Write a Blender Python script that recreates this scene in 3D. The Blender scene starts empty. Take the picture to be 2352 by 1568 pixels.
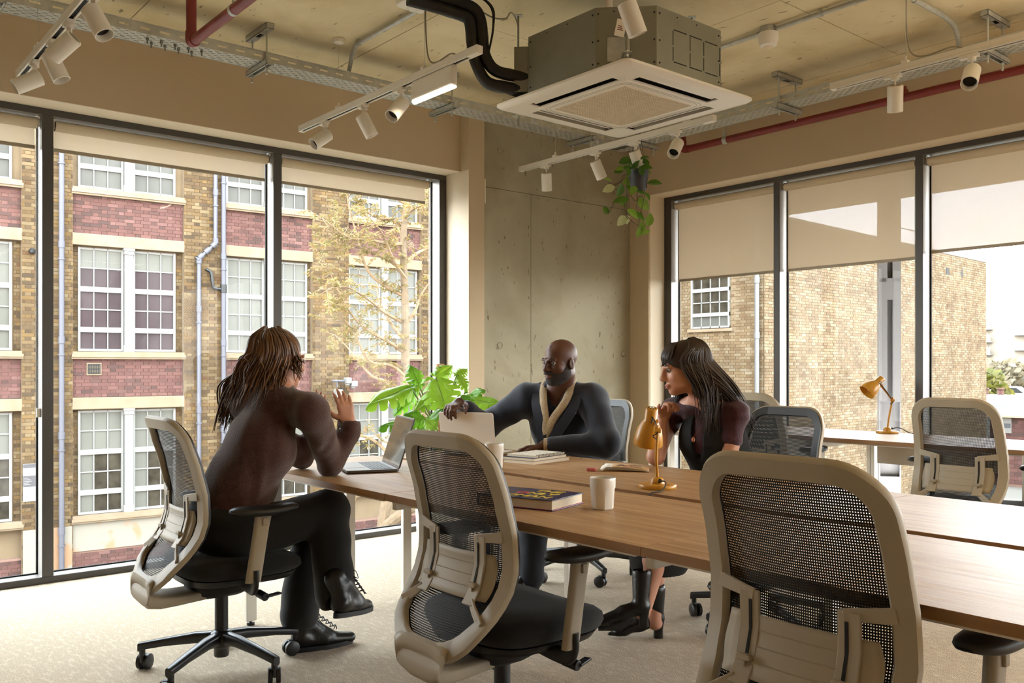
import bpy, bmesh, math, random
import numpy as np
from mathutils import Vector, Matrix, Euler, noise

random.seed(7); rng = np.random.default_rng(7)
sc = bpy.context.scene
COL = sc.collection
R = math.radians
PI = math.pi

# ---------------------------------------------------------------- camera
cam = bpy.data.cameras.new('camera')
cam.sensor_width = 36.0
cam.lens = 31.243
cam.shift_y = 0.02498
cam.clip_start = 0.05; cam.clip_end = 600
camo = bpy.data.objects.new('camera', cam); COL.objects.link(camo)
camo.location = (0, 0, 1.19)
camo.rotation_euler = (R(90), 0, R(50.181 - 90))
sc.camera = camo

# ---------------------------------------------------------------- world: bright overcast sky
W = bpy.data.worlds.new('World'); sc.world = W; W.use_nodes = True
wn = W.node_tree.nodes; wl = W.node_tree.links
bg = wn['Background']
tc = wn.new('ShaderNodeTexCoord'); sp = wn.new('ShaderNodeSeparateXYZ'); rp = wn.new('ShaderNodeValToRGB')
wl.new(tc.outputs['Generated'], sp.inputs[0]); wl.new(sp.outputs['Z'], rp.inputs[0])
e = rp.color_ramp.elements
e[0].position = 0.0; e[0].color = (1.0, 0.99, 0.97, 1)
e[1].position = 0.55; e[1].color = (0.78, 0.89, 1.0, 1)
wl.new(rp.outputs[0], bg.inputs['Color'])
bg.inputs['Strength'].default_value = 22.0

# hazy sun behind our own building: it reaches the street fronts, never the room
sn = bpy.data.lights.new('sun', 'SUN'); sn.energy = 0.8; sn.angle = R(24); sn.color = (1.0, 0.9, 0.74)
sno = bpy.data.objects.new('sun', sn); COL.objects.link(sno)
sno.rotation_euler = Vector((0.62, 0.62, -0.62)).to_track_quat('-Z', 'Y').to_euler()

# ---------------------------------------------------------------- linear luminaires further back in the room, with added uplights to brighten the ceiling
def area(name, loc, sx, sy, power, col):
    l = bpy.data.lights.new(name, 'AREA'); l.shape = 'RECTANGLE'; l.size = sx; l.size_y = sy
    l.energy = power; l.color = col
    o = bpy.data.objects.new(name, l); COL.objects.link(o); o.location = loc
    return o
WARM = (1.0, 0.86, 0.66)
for i, (x, y) in enumerate(((3.3, 0.1), (4.7, 0.6), (2.2, -1.2), (3.9, -2.2))):
    area('linear_luminaire_%d' % i, (x, y, 2.60), 0.08, 1.2, 4, WARM)
    up = area('linear_luminaire_uplight_%d' % i, (x, y, 2.64), 0.08, 1.2, 30, WARM); up.rotation_euler = (PI, 0, 0)

sc.view_settings.view_transform = 'Standard'
sc.view_settings.look = 'None'
sc.view_settings.gamma = 1.0
sc.view_settings.use_curve_mapping = False
sc.view_settings.exposure = -0.42
cy = sc.cycles
cy.max_bounces = 7; cy.diffuse_bounces = 4; cy.glossy_bounces = 3; cy.transmission_bounces = 4
cy.transparent_max_bounces = 16
cy.caustics_reflective = False; cy.caustics_refractive = False
cy.sample_clamp_indirect = 6.0
try:
    cy.use_denoising = True
except Exception:
    pass

# ---------------------------------------------------------------- mesh builder
class MB:
    def __init__(s):
        s.v = []; s.f = []; s.M = Matrix.Identity(4)
    def add(s, vs, fs):
        b = len(s.v); M = s.M
        s.v += [tuple(M @ Vector(p)) for p in vs]
        s.f += [tuple(b + i for i in f) for f in fs]
        return s
    def box(s, x0, x1, y0, y1, z0, z1):
        return s.add([(x0,y0,z0),(x1,y0,z0),(x1,y1,z0),(x0,y1,z0),(x0,y0,z1),(x1,y0,z1),(x1,y1,z1),(x0,y1,z1)],
                     [(3,2,1,0),(4,5,6,7),(0,1,5,4),(1,2,6,5),(2,3,7,6),(3,0,4,7)])
    def boxc(s, c, d):
        return s.box(c[0]-d[0]/2, c[0]+d[0]/2, c[1]-d[1]/2, c[1]+d[1]/2, c[2]-d[2]/2, c[2]+d[2]/2)
    def loft(s, rings, closed=True, cap0=True, cap1=True):
        n = len(rings[0]); vs = [p for r in rings for p in r]; fs = []
        for i in range(len(rings)-1):
            for j in range(n if closed else n-1):
                k = (j+1) % n
                fs.append((i*n+j, i*n+k, (i+1)*n+k, (i+1)*n+j))
        if cap0: fs.append(tuple(reversed(range(n))))
        if cap1: fs.append(tuple((len(rings)-1)*n + j for j in range(n)))
        return s.add(vs, fs)
    def cyl(s, p0, p1, r0, r1=None, n=14, caps=True):
        return s.tube([p0, p1], [r0, r0 if r1 is None else r1], n, caps)
    def tube(s, pts, r, n=8, caps=True, closed=False):
        pts = [Vector(p) for p in pts]; m = len(pts)
        rs = list(r) if hasattr(r, '__len__') else [r]*m
        T = []
        for i in range(m):
            if closed: t = pts[(i+1) % m] - pts[i-1]
            else: t = pts[min(i+1, m-1)] - pts[max(i-1, 0)]
            T.append(t.normalized() if t.length > 1e-9 else Vector((0,0,1)))
        a = Vector((0,0,1)) if abs(T[0].z) < 0.9 else Vector((1,0,0))
        u = (a - T[0]*a.dot(T[0])).normalized(); rings = []
        for i in range(m):
            u = (u - T[i]*u.dot(T[i])).normalized(); w = T[i].cross(u)
            rings.append([pts[i] + (u*math.cos(2*PI*k/n) + w*math.sin(2*PI*k/n))*rs[i] for k in range(n)])
        if closed:
            rings.append(rings[0]); caps = False
        return s.loft(rings, True, caps, caps)
    def sweep(s, pts, sec, ups, closed=False, caps=True):
        # sec: 2-D profile (a along side, b along up)
        pts = [Vector(p) for p in pts]; m = len(pts); rings = []
        for i in range(m):
            if closed: t = pts[(i+1) % m] - pts[i-1]
            else: t = pts[min(i+1, m-1)] - pts[max(i-1, 0)]
            t.normalize(); up = Vector(ups[i] if isinstance(ups, list) else ups)
            up = (up - t*up.dot(t)).normalized(); sd = t.cross(up)
            S = sec(i) if callable(sec) else sec
            rings.append([pts[i] + sd*a + up*b for a, b in S])
        if closed: rings.append(rings[0]); caps = False
        return s.loft(rings, True, caps, caps)
    def lathe(s, prof, n=24, c=(0,0,0), caps=True):
        rings = [[(c[0]+r*math.cos(2*PI*k/n), c[1]+r*math.sin(2*PI*k/n), c[2]+z) for k in range(n)] for r, z in prof]
        return s.loft(rings, True, caps, caps)
    def prism(s, poly, z0, z1):
        return s.loft([[(x, y, z0) for x, y in poly], [(x, y, z1) for x, y in poly]])
    def grid(s, fn, nu, nv):
        vs = [fn(i/nu, j/nv) for j in range(nv+1) for i in range(nu+1)]
        fs = [(j*(nu+1)+i, j*(nu+1)+i+1, (j+1)*(nu+1)+i+1, (j+1)*(nu+1)+i) for j in range(nv) for i in range(nu)]
        return s.add(vs, fs)
    def mesh(s, name):
        me = bpy.data.meshes.new(name); me.from_pydata(s.v, [], s.f); me.update()
        return me
    def build(s, name, m=None, parent=None, smooth=35, bev=0.0, seg=2):
        me = s.mesh(name)
        bm = bmesh.new(); bm.from_mesh(me); bmesh.ops.recalc_face_normals(bm, faces=bm.faces)
        bm.to_mesh(me); bm.free()
        return link(name, me, m, parent, smooth, bev, seg)

def link(name, me, m=None, parent=None, smooth=35, bev=0.0, seg=2):
    o = bpy.data.objects.new(name, me); COL.objects.link(o)
    if m: me.materials.append(m)
    if smooth:
        me.polygons.foreach_set('use_smooth', [True]*len(me.polygons))
        if smooth < 180: me.set_sharp_from_angle(angle=R(smooth))
    if parent: o.parent = parent
    if bev:
        b = o.modifiers.new('b', 'BEVEL'); b.width = bev; b.segments = seg; b.limit_method = 'ANGLE'; b.angle_limit = R(40)
    return o

def tag(o, label=None, cat=None, group=None, kind=None):
    if label: o['label'] = label
    if cat: o['category'] = cat
    if group: o['group'] = group
    if kind: o['kind'] = kind
    return o
def thing(name, label, cat, loc=(0,0,0), rz=0.0, group=None):
    o = bpy.data.objects.new(name, None); COL.objects.link(o)
    o.empty_display_size = 0.05; o.location = loc; o.rotation_euler = (0, 0, rz)
    return tag(o, label, cat, group)
def kids(o): return [c for c in bpy.data.objects if c.parent == o]
def copy_tree(o, parent=None, **kw):
    c = o.copy(); COL.objects.link(c)
    if parent: c.parent = parent; c.matrix_parent_inverse = o.matrix_parent_inverse.copy()
    for ch in list(o.children): copy_tree(ch, c)
    for k, v in kw.items():
        if k == 'loc': c.location = v
        elif k == 'rz': c.rotation_euler = (0, 0, v)
        else: c[k] = v
    return c
def rrect(w, h, r, n=5):
    pts = []
    for cx_, cy_, a0 in ((w/2-r, h/2-r, 0), (-w/2+r, h/2-r, 90), (-w/2+r, -h/2+r, 180), (w/2-r, -h/2+r, 270)):
        for k in range(n+1):
            a = R(a0 + 90*k/n); pts.append((cx_ + r*math.cos(a), cy_ + r*math.sin(a)))
    return pts
def bez(p, n=16):
    # Catmull-Rom through points
    P = [Vector(q) for q in p]; P = [P[0]*2-P[1]] + P + [P[-1]*2-P[-2]]; out = []
    for i in range(1, len(P)-2):
        for k in range(n):
            t = k/n
            out.append(0.5*((2*P[i]) + (P[i+1]-P[i-1])*t + (2*P[i-1]-5*P[i]+4*P[i+1]-P[i+2])*t*t + (3*P[i]-P[i-1]-3*P[i+1]+P[i+2])*t**3))
    out.append(P[-2].copy()); return out

# ---------------------------------------------------------------- materials
def lin(c):
    return tuple(((v/255)/12.92 if v/255 <= 0.04045 else ((v/255+0.055)/1.055)**2.4) for v in c)
class NT:
    def __init__(s, name):
        s.m = bpy.data.materials.new(name); s.m.use_nodes = True
        s.t = s.m.node_tree; s.n = s.t.nodes; s.l = s.t.links
        s.b = s.n['Principled BSDF']; s.out = s.n['Material Output']
    def add(s, typ, **kw):
        n = s.n.new(typ)
        for k, v in kw.items(): setattr(n, k, v)
        return n
    def link(s, a, b): s.l.new(a, b)
def mat(name, rgb, rough=0.5, metal=0.0, var=0.0, vscale=6.0, bump=0.0, bscale=40.0, spec=0.5, stretch=None, sheen=0.0, trans=None, coat=0.0, detail=4.0, col2=None):
    s = NT(name); b = s.b
    c = rgb if max(rgb) <= 1.0 else lin(rgb)
    b.inputs['Base Color'].default_value = (*c, 1); b.inputs['Roughness'].default_value = rough
    b.inputs['Metallic'].default_value = metal; b.inputs['Specular IOR Level'].default_value = spec
    b.inputs['Coat Weight'].default_value = coat
    if sheen: b.inputs['Sheen Weight'].default_value = sheen
    if var or bump:
        t = s.add('ShaderNodeTexCoord'); src = t.outputs['Object']
        if stretch:
            mp = s.add('ShaderNodeMapping'); mp.inputs['Scale'].default_value = stretch
            s.link(src, mp.inputs[0]); src = mp.outputs[0]
    if var:
        nz = s.add('ShaderNodeTexNoise'); nz.inputs['Scale'].default_value = vscale; nz.inputs['Detail'].default_value = detail
        s.link(src, nz.inputs['Vector'])
        r = s.add('ShaderNodeValToRGB')
        c1 = tuple(max(0, v*(1-var)) for v in c); c2 = tuple(min(1, v*(1+var)) for v in c) if col2 is None else (col2 if max(col2) <= 1 else lin(col2))
        r.color_ramp.elements[0].position = .3; r.color_ramp.elements[1].position = .7
        r.color_ramp.elements[0].color = (*c1, 1); r.color_ramp.elements[1].color = (*c2, 1)
        s.link(nz.outputs[0], r.inputs[0]); s.link(r.outputs[0], b.inputs['Base Color'])
    if bump:
        n2 = s.add('ShaderNodeTexNoise'); n2.inputs['Scale'].default_value = bscale; n2.inputs['Detail'].default_value = 3
        s.link(src, n2.inputs['Vector'])
        bp = s.add('ShaderNodeBump'); bp.inputs['Strength'].default_value = bump; bp.inputs['Distance'].default_value = 0.01
        s.link(n2.outputs[0], bp.inputs['Height']); s.link(bp.outputs[0], b.inputs['Normal'])
    if trans:
        tr = s.add('ShaderNodeBsdfTranslucent'); tr.inputs['Color'].default_value = (*(trans[0] if max(trans[0]) <= 1 else lin(trans[0])), 1)
        mx = s.add('ShaderNodeMixShader'); mx.inputs[0].default_value = trans[1]
        s.link(b.outputs[0], mx.inputs[1]); s.link(tr.outputs[0], mx.inputs[2]); s.link(mx.outputs[0], s.out.inputs[0])
    return s.m
M = {}
M['paint'] = mat('beige_wall_paint', (200, 180, 152), 0.85, var=.02, vscale=3)
M['paint_light'] = mat('pale_wall_paint', (232, 218, 196), 0.8)
M['frame'] = mat('dark_grey_window_aluminium', (62, 58, 54), 0.42, metal=0.0, spec=.5)
M['ledge'] = mat('grey_window_aluminium_reveal', (150, 146, 142), 0.35, metal=.3)
M['white'] = mat('white_powder_coat', (236, 230, 220), 0.4)
M['whitegloss'] = mat('white_plastic', (240, 234, 224), 0.3)
M['steel'] = mat('galvanised_steel', (186, 186, 178), 0.42, metal=.4, var=.12, vscale=30)
M['steel_dull'] = mat('dull_galvanised_sheet', (132, 131, 118), 0.5, metal=.4, var=.06, vscale=8)
M['red'] = mat('oxide_red_pipe_paint', (122, 36, 30), 0.45)
M['foam'] = mat('black_pipe_insulation', (16, 15, 14), 0.6, bump=.15, bscale=60)
M['blackp'] = mat('black_nylon', (13, 13, 14), 0.45)
M['black_gloss'] = mat('black_polished_arm', (30, 31, 33), 0.32)
M['cable'] = mat('grey_cable_sheath', (150, 140, 122), 0.5)
M['cable_black'] = mat('black_cable_sheath', (12, 12, 12), 0.4)
M['beige'] = mat('beige_chair_plastic', (164, 152, 132), 0.5, bump=.03, bscale=300)
M['fabric_black'] = mat('black_seat_fabric', (9, 9, 10), 0.9, bump=.3, bscale=500, sheen=.1)
M['leg'] = mat('white_desk_steel', (226, 220, 208), 0.4)
M['yellow'] = mat('mustard_lamp_enamel', (196, 140, 44), 0.32)
M['mug'] = mat('white_glazed_ceramic', (238, 234, 226), 0.12)
M['dark'] = mat('dark_void', (14, 13, 12), 0.8)
M['chrome'] = mat('bright_metal', (210, 210, 208), 0.2, metal=1.0)
# ================================================================ ROOM SHELL
ZC = 3.07          # underside of the concrete slab
def concrete(name, c1, c2, stain, vs=1.6):
    s = NT(name); b = s.b; b.inputs['Roughness'].default_value = .85
    t = s.add('ShaderNodeTexCoord')
    def noise_(scale, det=6, dis=0.0, vec=None):
        n = s.add('ShaderNodeTexNoise'); n.inputs['Scale'].default_value = scale; n.inputs['Detail'].default_value = det
        n.inputs['Distortion'].default_value = dis; s.link(vec or t.outputs['Object'], n.inputs['Vector']); return n.outputs[0]
    def ramp(src, a, b_, ca, cb):
        r = s.add('ShaderNodeValToRGB'); r.color_ramp.elements[0].position = a; r.color_ramp.elements[1].position = b_
        r.color_ramp.elements[0].color = (*ca, 1); r.color_ramp.elements[1].color = (*cb, 1); s.link(src, r.inputs[0]); return r.outputs[0]
    def mix(f, a, b_, typ='MIX'):
        m_ = s.add('ShaderNodeMix', data_type='RGBA', blend_type=typ)
        if isinstance(f, float): m_.inputs[0].default_value = f
        else: s.link(f, m_.inputs[0])
        s.link(a, m_.inputs[6])
        if isinstance(b_, tuple): m_.inputs[7].default_value = (*b_, 1)
        else: s.link(b_, m_.inputs[7])
        return m_.outputs[2]
    base = ramp(noise_(vs, 7, .6), .3, .7, lin(c1), lin(c2))
    st = ramp(noise_(1.7, 9, .5), .5, .85, (0, 0, 0), (1, 1, 1))
    base = mix(st, base, lin(stain))
    mp = s.add('ShaderNodeMapping'); mp.inputs['Scale'].default_value = (30, 9, 14); s.link(t.outputs['Object'], mp.inputs[0])
    sp_ = ramp(noise_(1.0, 3, 0, mp.outputs[0]), .66, .72, (0, 0, 0), (.7, .7, .7))
    base = mix(sp_, base, lin((96, 78, 50)))
    s.link(base, b.inputs['Base Color'])
    bp = s.add('ShaderNodeBump'); bp.inputs['Strength'].default_value = .25; bp.inputs['Distance'].default_value = .01
    s.link(noise_(22, 6), bp.inputs['Height']); s.link(bp.outputs[0], b.inputs['Normal'])
    return s.m
M['conc_ceiling'] = concrete('ceiling_concrete', (212, 196, 158), (236, 222, 188), (192, 170, 122))
M['conc_wall'] = concrete('wall_concrete', (150, 142, 120), (178, 170, 148), (138, 124, 94), 1.2)

def carpet():
    s = NT('oatmeal_loop_carpet'); b = s.b; b.inputs['Roughness'].default_value = .95; b.inputs['Sheen Weight'].default_value = .15
    t = s.add('ShaderNodeTexCoord')
    def nz(scale, det, st=None):
        v = t.outputs['Object']
        if st:
            mp = s.add('ShaderNodeMapping'); mp.inputs['Scale'].default_value = st; s.link(v, mp.inputs[0]); v = mp.outputs[0]
        n = s.add('ShaderNodeTexNoise'); n.inputs['Scale'].default_value = scale; n.inputs['Detail'].default_value = det
        s.link(v, n.inputs['Vector']); return n.outputs[0]
    def ramp(src, pts):
        r = s.add('ShaderNodeValToRGB'); r.color_ramp.elements[0].position = pts[0][0]; r.color_ramp.elements[1].position = pts[1][0]
        r.color_ramp.elements[0].color = (*lin(pts[0][1]), 1); r.color_ramp.elements[1].color = (*lin(pts[1][1]), 1)
        s.link(src, r.inputs[0]); return r.outputs[0]
    loops = ramp(nz(1, 2, (160, 260, 160)), [(.32, (142, 122, 97)), (.62, (214, 197, 171))])
    dash = ramp(nz(1, 4, (60, 18, 10)), [(.5, (170, 151, 124)), (.66, (212, 196, 171))])
    mx = s.add('ShaderNodeMix', data_type='RGBA'); mx.inputs[0].default_value = .45
    s.link(loops, mx.inputs[6]); s.link(dash, mx.inputs[7]); s.link(mx.outputs[2], b.inputs['Base Color'])
    bp = s.add('ShaderNodeBump'); bp.inputs['Strength'].default_value = .7; bp.inputs['Distance'].default_value = .006
    s.link(nz(1, 2, (160, 260, 160)), bp.inputs['Height']); s.link(bp.outputs[0], b.inputs['Normal'])
    return s.m
M['carpet'] = carpet()

def glass(name, tint, refl=1.0):
    s = NT(name); s.n.remove(s.b)
    tr = s.add('ShaderNodeBsdfTransparent'); tr.inputs[0].default_value = (*tint, 1)
    gl = s.add('ShaderNodeBsdfGlossy'); gl.inputs['Roughness'].default_value = 0.0
    fr = s.add('ShaderNodeFresnel'); fr.inputs['IOR'].default_value = 1.45
    mu = s.add('ShaderNodeMath', operation='MULTIPLY'); mu.inputs[1].default_value = refl
    mx = s.add('ShaderNodeMixShader'); s.link(fr.outputs[0], mu.inputs[0]); s.link(mu.outputs[0], mx.inputs[0])
    s.link(tr.outputs[0], mx.inputs[1]); s.link(gl.outputs[0], mx.inputs[2]); s.link(mx.outputs[0], s.out.inputs[0])
    return s.m
M['glass'] = glass('clear_window_glass', (.95, .96, .95), .12)

def structure(name, mb, m, parent=None, smooth=0, bev=0.0):
    o = mb.build(name, m, parent, smooth, bev)
    if parent is None: o['kind'] = 'structure'
    return o

XW0, YW0 = -5.0, -6.0             # far ends of the room, behind the camera
structure('floor', MB().box(XW0, 6.05, YW0, 5.62, -0.12, 0.0), M['carpet'])

# ceiling: concrete slab whose formwork panels are separate, slightly uneven pieces
ceil = structure('ceiling', MB().box(XW0, 6.2, YW0, 5.9, ZC+.012, ZC+.3), M['conc_ceiling'])
k = 0
for i in range(-4, 4):
    x0 = 2.735 + 1.243*(i); x1 = x0 + 1.243
    off = 0.0 if i % 2 else -1.25
    for j in range(-3, 3):
        y0 = 2.62 + 2.5*j + off; y1 = y0 + 2.5
        a0, a1, b0, b1 = max(x0, XW0), min(x1, 5.6), max(y0, YW0), min(y1, 5.2)
        if a1 - a0 < .1 or b1 - b0 < .1: continue
        dz = rng.uniform(-.0015, .0015)
        MB().box(a0+.003, a1-.003, b0+.003, b1-.003, ZC+dz, ZC+.014).build('panel', M['conc_ceiling'], ceil, 0)

# ---- left wall: bulkhead above the window, reveal, and boxed column by the concrete
wl_ = structure('wall_left', MB().box(XW0, 3.9, 5.217, 5.62, 2.616, ZC+.02), M['paint'])
structure('soffit', MB().box(XW0, 3.863, 5.216, 5.62, 2.613, 2.6165), M['paint_light'], wl_)
structure('trim_1', MB().box(3.863, 4.004, 5.118, 5.62, 0, ZC+.02), M['paint'])
structure('trim_2', MB().box(3.861, 3.8635, 5.119, 5.55, 0, 2.614), M['paint_light'])
# ---- bare concrete wall in the corner: cast panels with a recessed joint
cw = structure('wall_back', MB().box(4.0, 5.75, 5.165, 5.62, 0, ZC+.02), M['conc_wall'])
for (x0, x1, z0, z1) in ((4.008, 4.47, 0, 2.512), (4.474, 5.584, 0, 2.42), (4.008, 5.584, 2.516, ZC)):
    if x0 > 4.4: z1 = 2.512
    MB().box(x0, x1, 5.138+rng.uniform(0, .001), 5.17, z0, z1).build('panel', M['conc_wall'], cw, 0)
for (x, z) in ((4.166, 2.796), (4.166, 1.35), (5.50, 1.30), (5.40, 2.72)):
    o = MB().lathe([(0.0, 0), (.021, 0), (.024, .006), (.024, .012)], 18); o.M = Matrix()
    b = MB(); b.M = Matrix.Translation((x, 5.1372, z)) @ Matrix.Rotation(R(-90), 4, 'X')
    b.lathe([(.0, .0), (.020, .0), (.024, -.004), (.024, .006)], 18)
    b.build('tie_hole_plug', M['conc_wall'], cw)
tag(MB().box(4.004, 4.013, 5.112, 5.13, 2.385, 2.565).build('junction_strip', M['whitegloss'], None, 0, .002),
    'small white vertical strip fixed where the beige column meets the concrete', 'wall fitting')

# ---- right wall
wr = structure('wall_right', MB().box(5.60, 6.0, YW0, 5.17, 2.616, ZC+.02), M['paint'])
structure('soffit', MB().box(5.599, 6.0, YW0, 4.93, 2.613, 2.6165), M['paint_light'], wr)
structure('trim_3', MB().box(5.584, 6.0, 4.93, 5.30, 0, ZC+.02), M['paint'])
structure('trim_4', MB().box(5.60, 5.93, 4.9275, 4.931, 0, 2.614), M['paint_light'])
# ---- plain walls behind the camera close the room
structure('wall_front', MB().box(XW0, 6.0, YW0-.2, YW0, 0, ZC), M['paint'])
structure('wall_west', MB().box(XW0-.2, XW0, YW0, 5.6, 0, ZC), M['paint'])
# roof over the slab and the storey below, so the building is a solid block to the sky
structure('roof', MB().box(XW0-.2, 6.2, YW0-.2, 5.9, ZC+.3, ZC+.9), M['dark'])

# ---- window frames
def window_run(name, axis, plane, lo, hi, mulls, outward, zt=2.613, zb=0.0):
    """axis 'x': frame runs along X at Y=plane; 'y': runs along Y at X=plane; mulls: (a0,a1) mullions"""
    fr = MB(); D = .125; g = .105
    def bx(m, a0, a1, d0, d1, z0, z1):
        if axis == 'x': m.box(a0, a1, plane+d0, plane+d1, z0, z1)
        else: m.box(plane+d0, plane+d1, a0, a1, z0, z1)
    bx(fr, lo, hi, 0, D, zt-.037, zt); bx(fr, lo, hi, 0, D, zb, zb+.036)
    for a0, a1 in mulls: bx(fr, a0, a1, 0, D, zb+.036, zt-.037)
    fo = fr.build(name, M['frame'], None, 0, .002); tag(fo, kind='structure')
    ed = sorted(mulls)
    lm = MB(); gk = MB()
    for (a, b) in zip(ed[:-1], ed[1:]):
        x0, x1 = a[1], b[0]
        # reveal faces coloured paler for daylight on them, and black gasket round the pane
        bx(lm, x0, x1, .003, D-.004, zb+.036, zb+.0375); bx(lm, x0, x1, .003, D-.004, zt-.0385, zt-.037)
        bx(lm, x0, x0+.0015, .004, D-.004, zb+.0375, zt-.0385); bx(lm, x1-.0015, x1, .004, D-.004, zb+.0375, zt-.0385)
        for (c0, c1, z0, z1) in ((x0+.0015, x0+.01, zb+.038, zt-.039), (x1-.01, x1-.0015, zb+.038, zt-.039), (x0+.01, x1-.01, zb+.038, zb+.045), (x0+.01, x1-.01, zt-.046, zt-.039)):
            bx(gk, c0, c1, g-.006, g+.006, z0, z1)
        pn = MB(); bx(pn, x0+.004, x1-.004, g-.002, g+.002, zb+.04, zt-.04)
        pn.build('pane', M['glass'], fo, 0)
    lm.build('reveal_lining', M['ledge'], fo, 0); gk.build('gasket', M['dark'], fo, 0)
    return fo
ml = [(1.171+1.351*i-.028, 1.171+1.351*i+.028) for i in range(-1, 2)] + [(3.803, 3.863)]
structure('trim_8', MB().box(XW0, -.208, 5.30, 5.62, 0, 2.62), M['paint'])  # unseen solid wall added to keep window light off the chair backs
window_run('window_1', 'x', 5.395, -.208, 3.863, ml, 1)
mr = [(4.855, 4.93), (3.815, 3.865), (2.741, 2.79)] + [(2.766-1.07*i-.025, 2.766-1.07*i+.025) for i in range(1, 7)]
window_run('window_2', 'y', 5.777, -3.7, 4.93, mr, 1)
# ================================================================ ROLLER BLINDS
def blind_fabric():
    s = NT('sunscreen_blind_fabric'); b = s.b
    c = lin((214, 200, 178)); b.inputs['Base Color'].default_value = (*c, 1); b.inputs['Roughness'].default_value = .9
    tl = s.add('ShaderNodeBsdfTranslucent'); tl.inputs[0].default_value = (*lin((214, 198, 172)), 1)
    m1 = s.add('ShaderNodeMixShader'); m1.inputs[0].default_value = .42
    s.link(b.outputs[0], m1.inputs[1]); s.link(tl.outputs[0], m1.inputs[2])
    tr = s.add('ShaderNodeBsdfTransparent'); tr.inputs[0].default_value = (.95, .96, 1, 1)
    m2 = s.add('ShaderNodeMixShader'); m2.inputs[0].default_value = .20
    s.link(m1.outputs[0], m2.inputs[1]); s.link(tr.outputs[0], m2.inputs[2]); s.link(m2.outputs[0], s.out.inputs[0])
    return s.m
M['blind'] = blind_fabric()
M['blind_roll'] = mat('rolled_blind_fabric', (206, 192, 168), .9)
M['blind_bar'] = mat('blind_bottom_bar', (158, 146, 126), .5)
def roller_blind(axis, a0, a1, plane, zr, zb, label, group, chain_end, chain_z):
    rd = .03
    if axis == 'x': root = thing('roller_blind', label, 'blind', (a0, plane, 0), 0, group)
    else: root = thing('roller_blind', label, 'blind', (plane, a0, 0), R(90), group)   # local x -> +Y, local y -> -X
    L = a1 - a0; sg = 1 if axis == 'x' else -1
    b = MB(); b.M = Matrix.Translation((0, 0, zr)) @ Matrix.Rotation(R(90), 4, 'Y')
    b.cyl((0, 0, .012), (0, 0, L-.012), rd, n=20); b.build('roller', M['blind_roll'], root, 40)
    MB().box(.016, L-.016, sg*(rd-.002)-.0006, sg*(rd-.002)+.0006, zb+.01, zr).build('fabric', M['blind'], root, 0)
    MB().box(.014, L-.014, sg*(rd-.002)-.006, sg*(rd-.002)+.006, zb, zb+.02).build('bottom_bar', M['blind_bar'], root, 0, .003)
    for x in (0.004, L-.004):
        br = MB(); br.boxc((x, 0, zr+.008), (.005, .05, .06)); br.boxc((x, sg*.01, zr+.04), (.02, .05, .005)); br.boxc((x, -sg*.02, zr+.025), (.014, .02, .014))
        br.build('bracket', M['chrome'], root, 0, .001)
    cx = L-.006 if chain_end == 'hi' else .006
    for dx in (-.006, .008):
        ch = MB(); n = int((zr-chain_z)/.012)
        ch.tube([(cx+dx, -sg*.018, zr), (cx+dx, -sg*.018, chain_z)], .0012, 5)
        for i in range(n): ch.lathe([(0, -.0026), (.0026, 0), (0, .0026)], 5, (cx+dx, -sg*.018, zr-.01-i*.012), False)
        o = ch.build('chain', M['whitegloss'], root); o['kind'] = 'stuff'
    c2 = MB(); c2.boxc((cx, -sg*.02, chain_z-.012), (.02, .012, .05)); c2.build('chain_tensioner', M['whitegloss'], root, 0, .003)
    return root
gl_ = 'short roller blinds on the left window'; gr_ = 'half lowered roller blinds on the right window'
roller_blind('x', 2.555, 3.74, 5.45, 2.536, 2.398, 'short beige roller blind on the left window, on the pane showing the tree', gl_, 'hi', .95)
roller_blind('x', 1.205, 2.485, 5.45, 2.536, 2.398, 'short beige roller blind on the middle pane, above the woman in brown', gl_, 'hi', .95)
roller_blind('x', -.145, 1.137, 5.45, 2.536, 2.398, 'short beige roller blind on the left window, cut off by the edge of the picture', gl_, 'hi', .95)
roller_blind('y', 3.87, 4.85, 5.83, 2.536, 1.905, 'beige roller blind half lowered on the right window, nearest the concrete corner', gr_, 'lo', 1.0)
roller_blind('y', 2.795, 3.81, 5.83, 2.536, 1.905, 'beige roller blind half lowered, middle of the right window, showing a roofline through its fabric', gr_, 'lo', .95)
roller_blind('y', 1.725, 2.736, 5.83, 2.536, 1.935, 'beige roller blind half lowered on the right window, cut off by the picture edge', gr_, 'lo', .95)
for i in range(3):
    roller_blind('y', 1.725-1.07*(i+1), 2.736-1.07*(i+1), 5.83, 2.536, 1.935, 'beige roller blind further along the right window, number %s from the picture edge' % ('one', 'two', 'three')[i], gr_, 'lo', .95)

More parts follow.
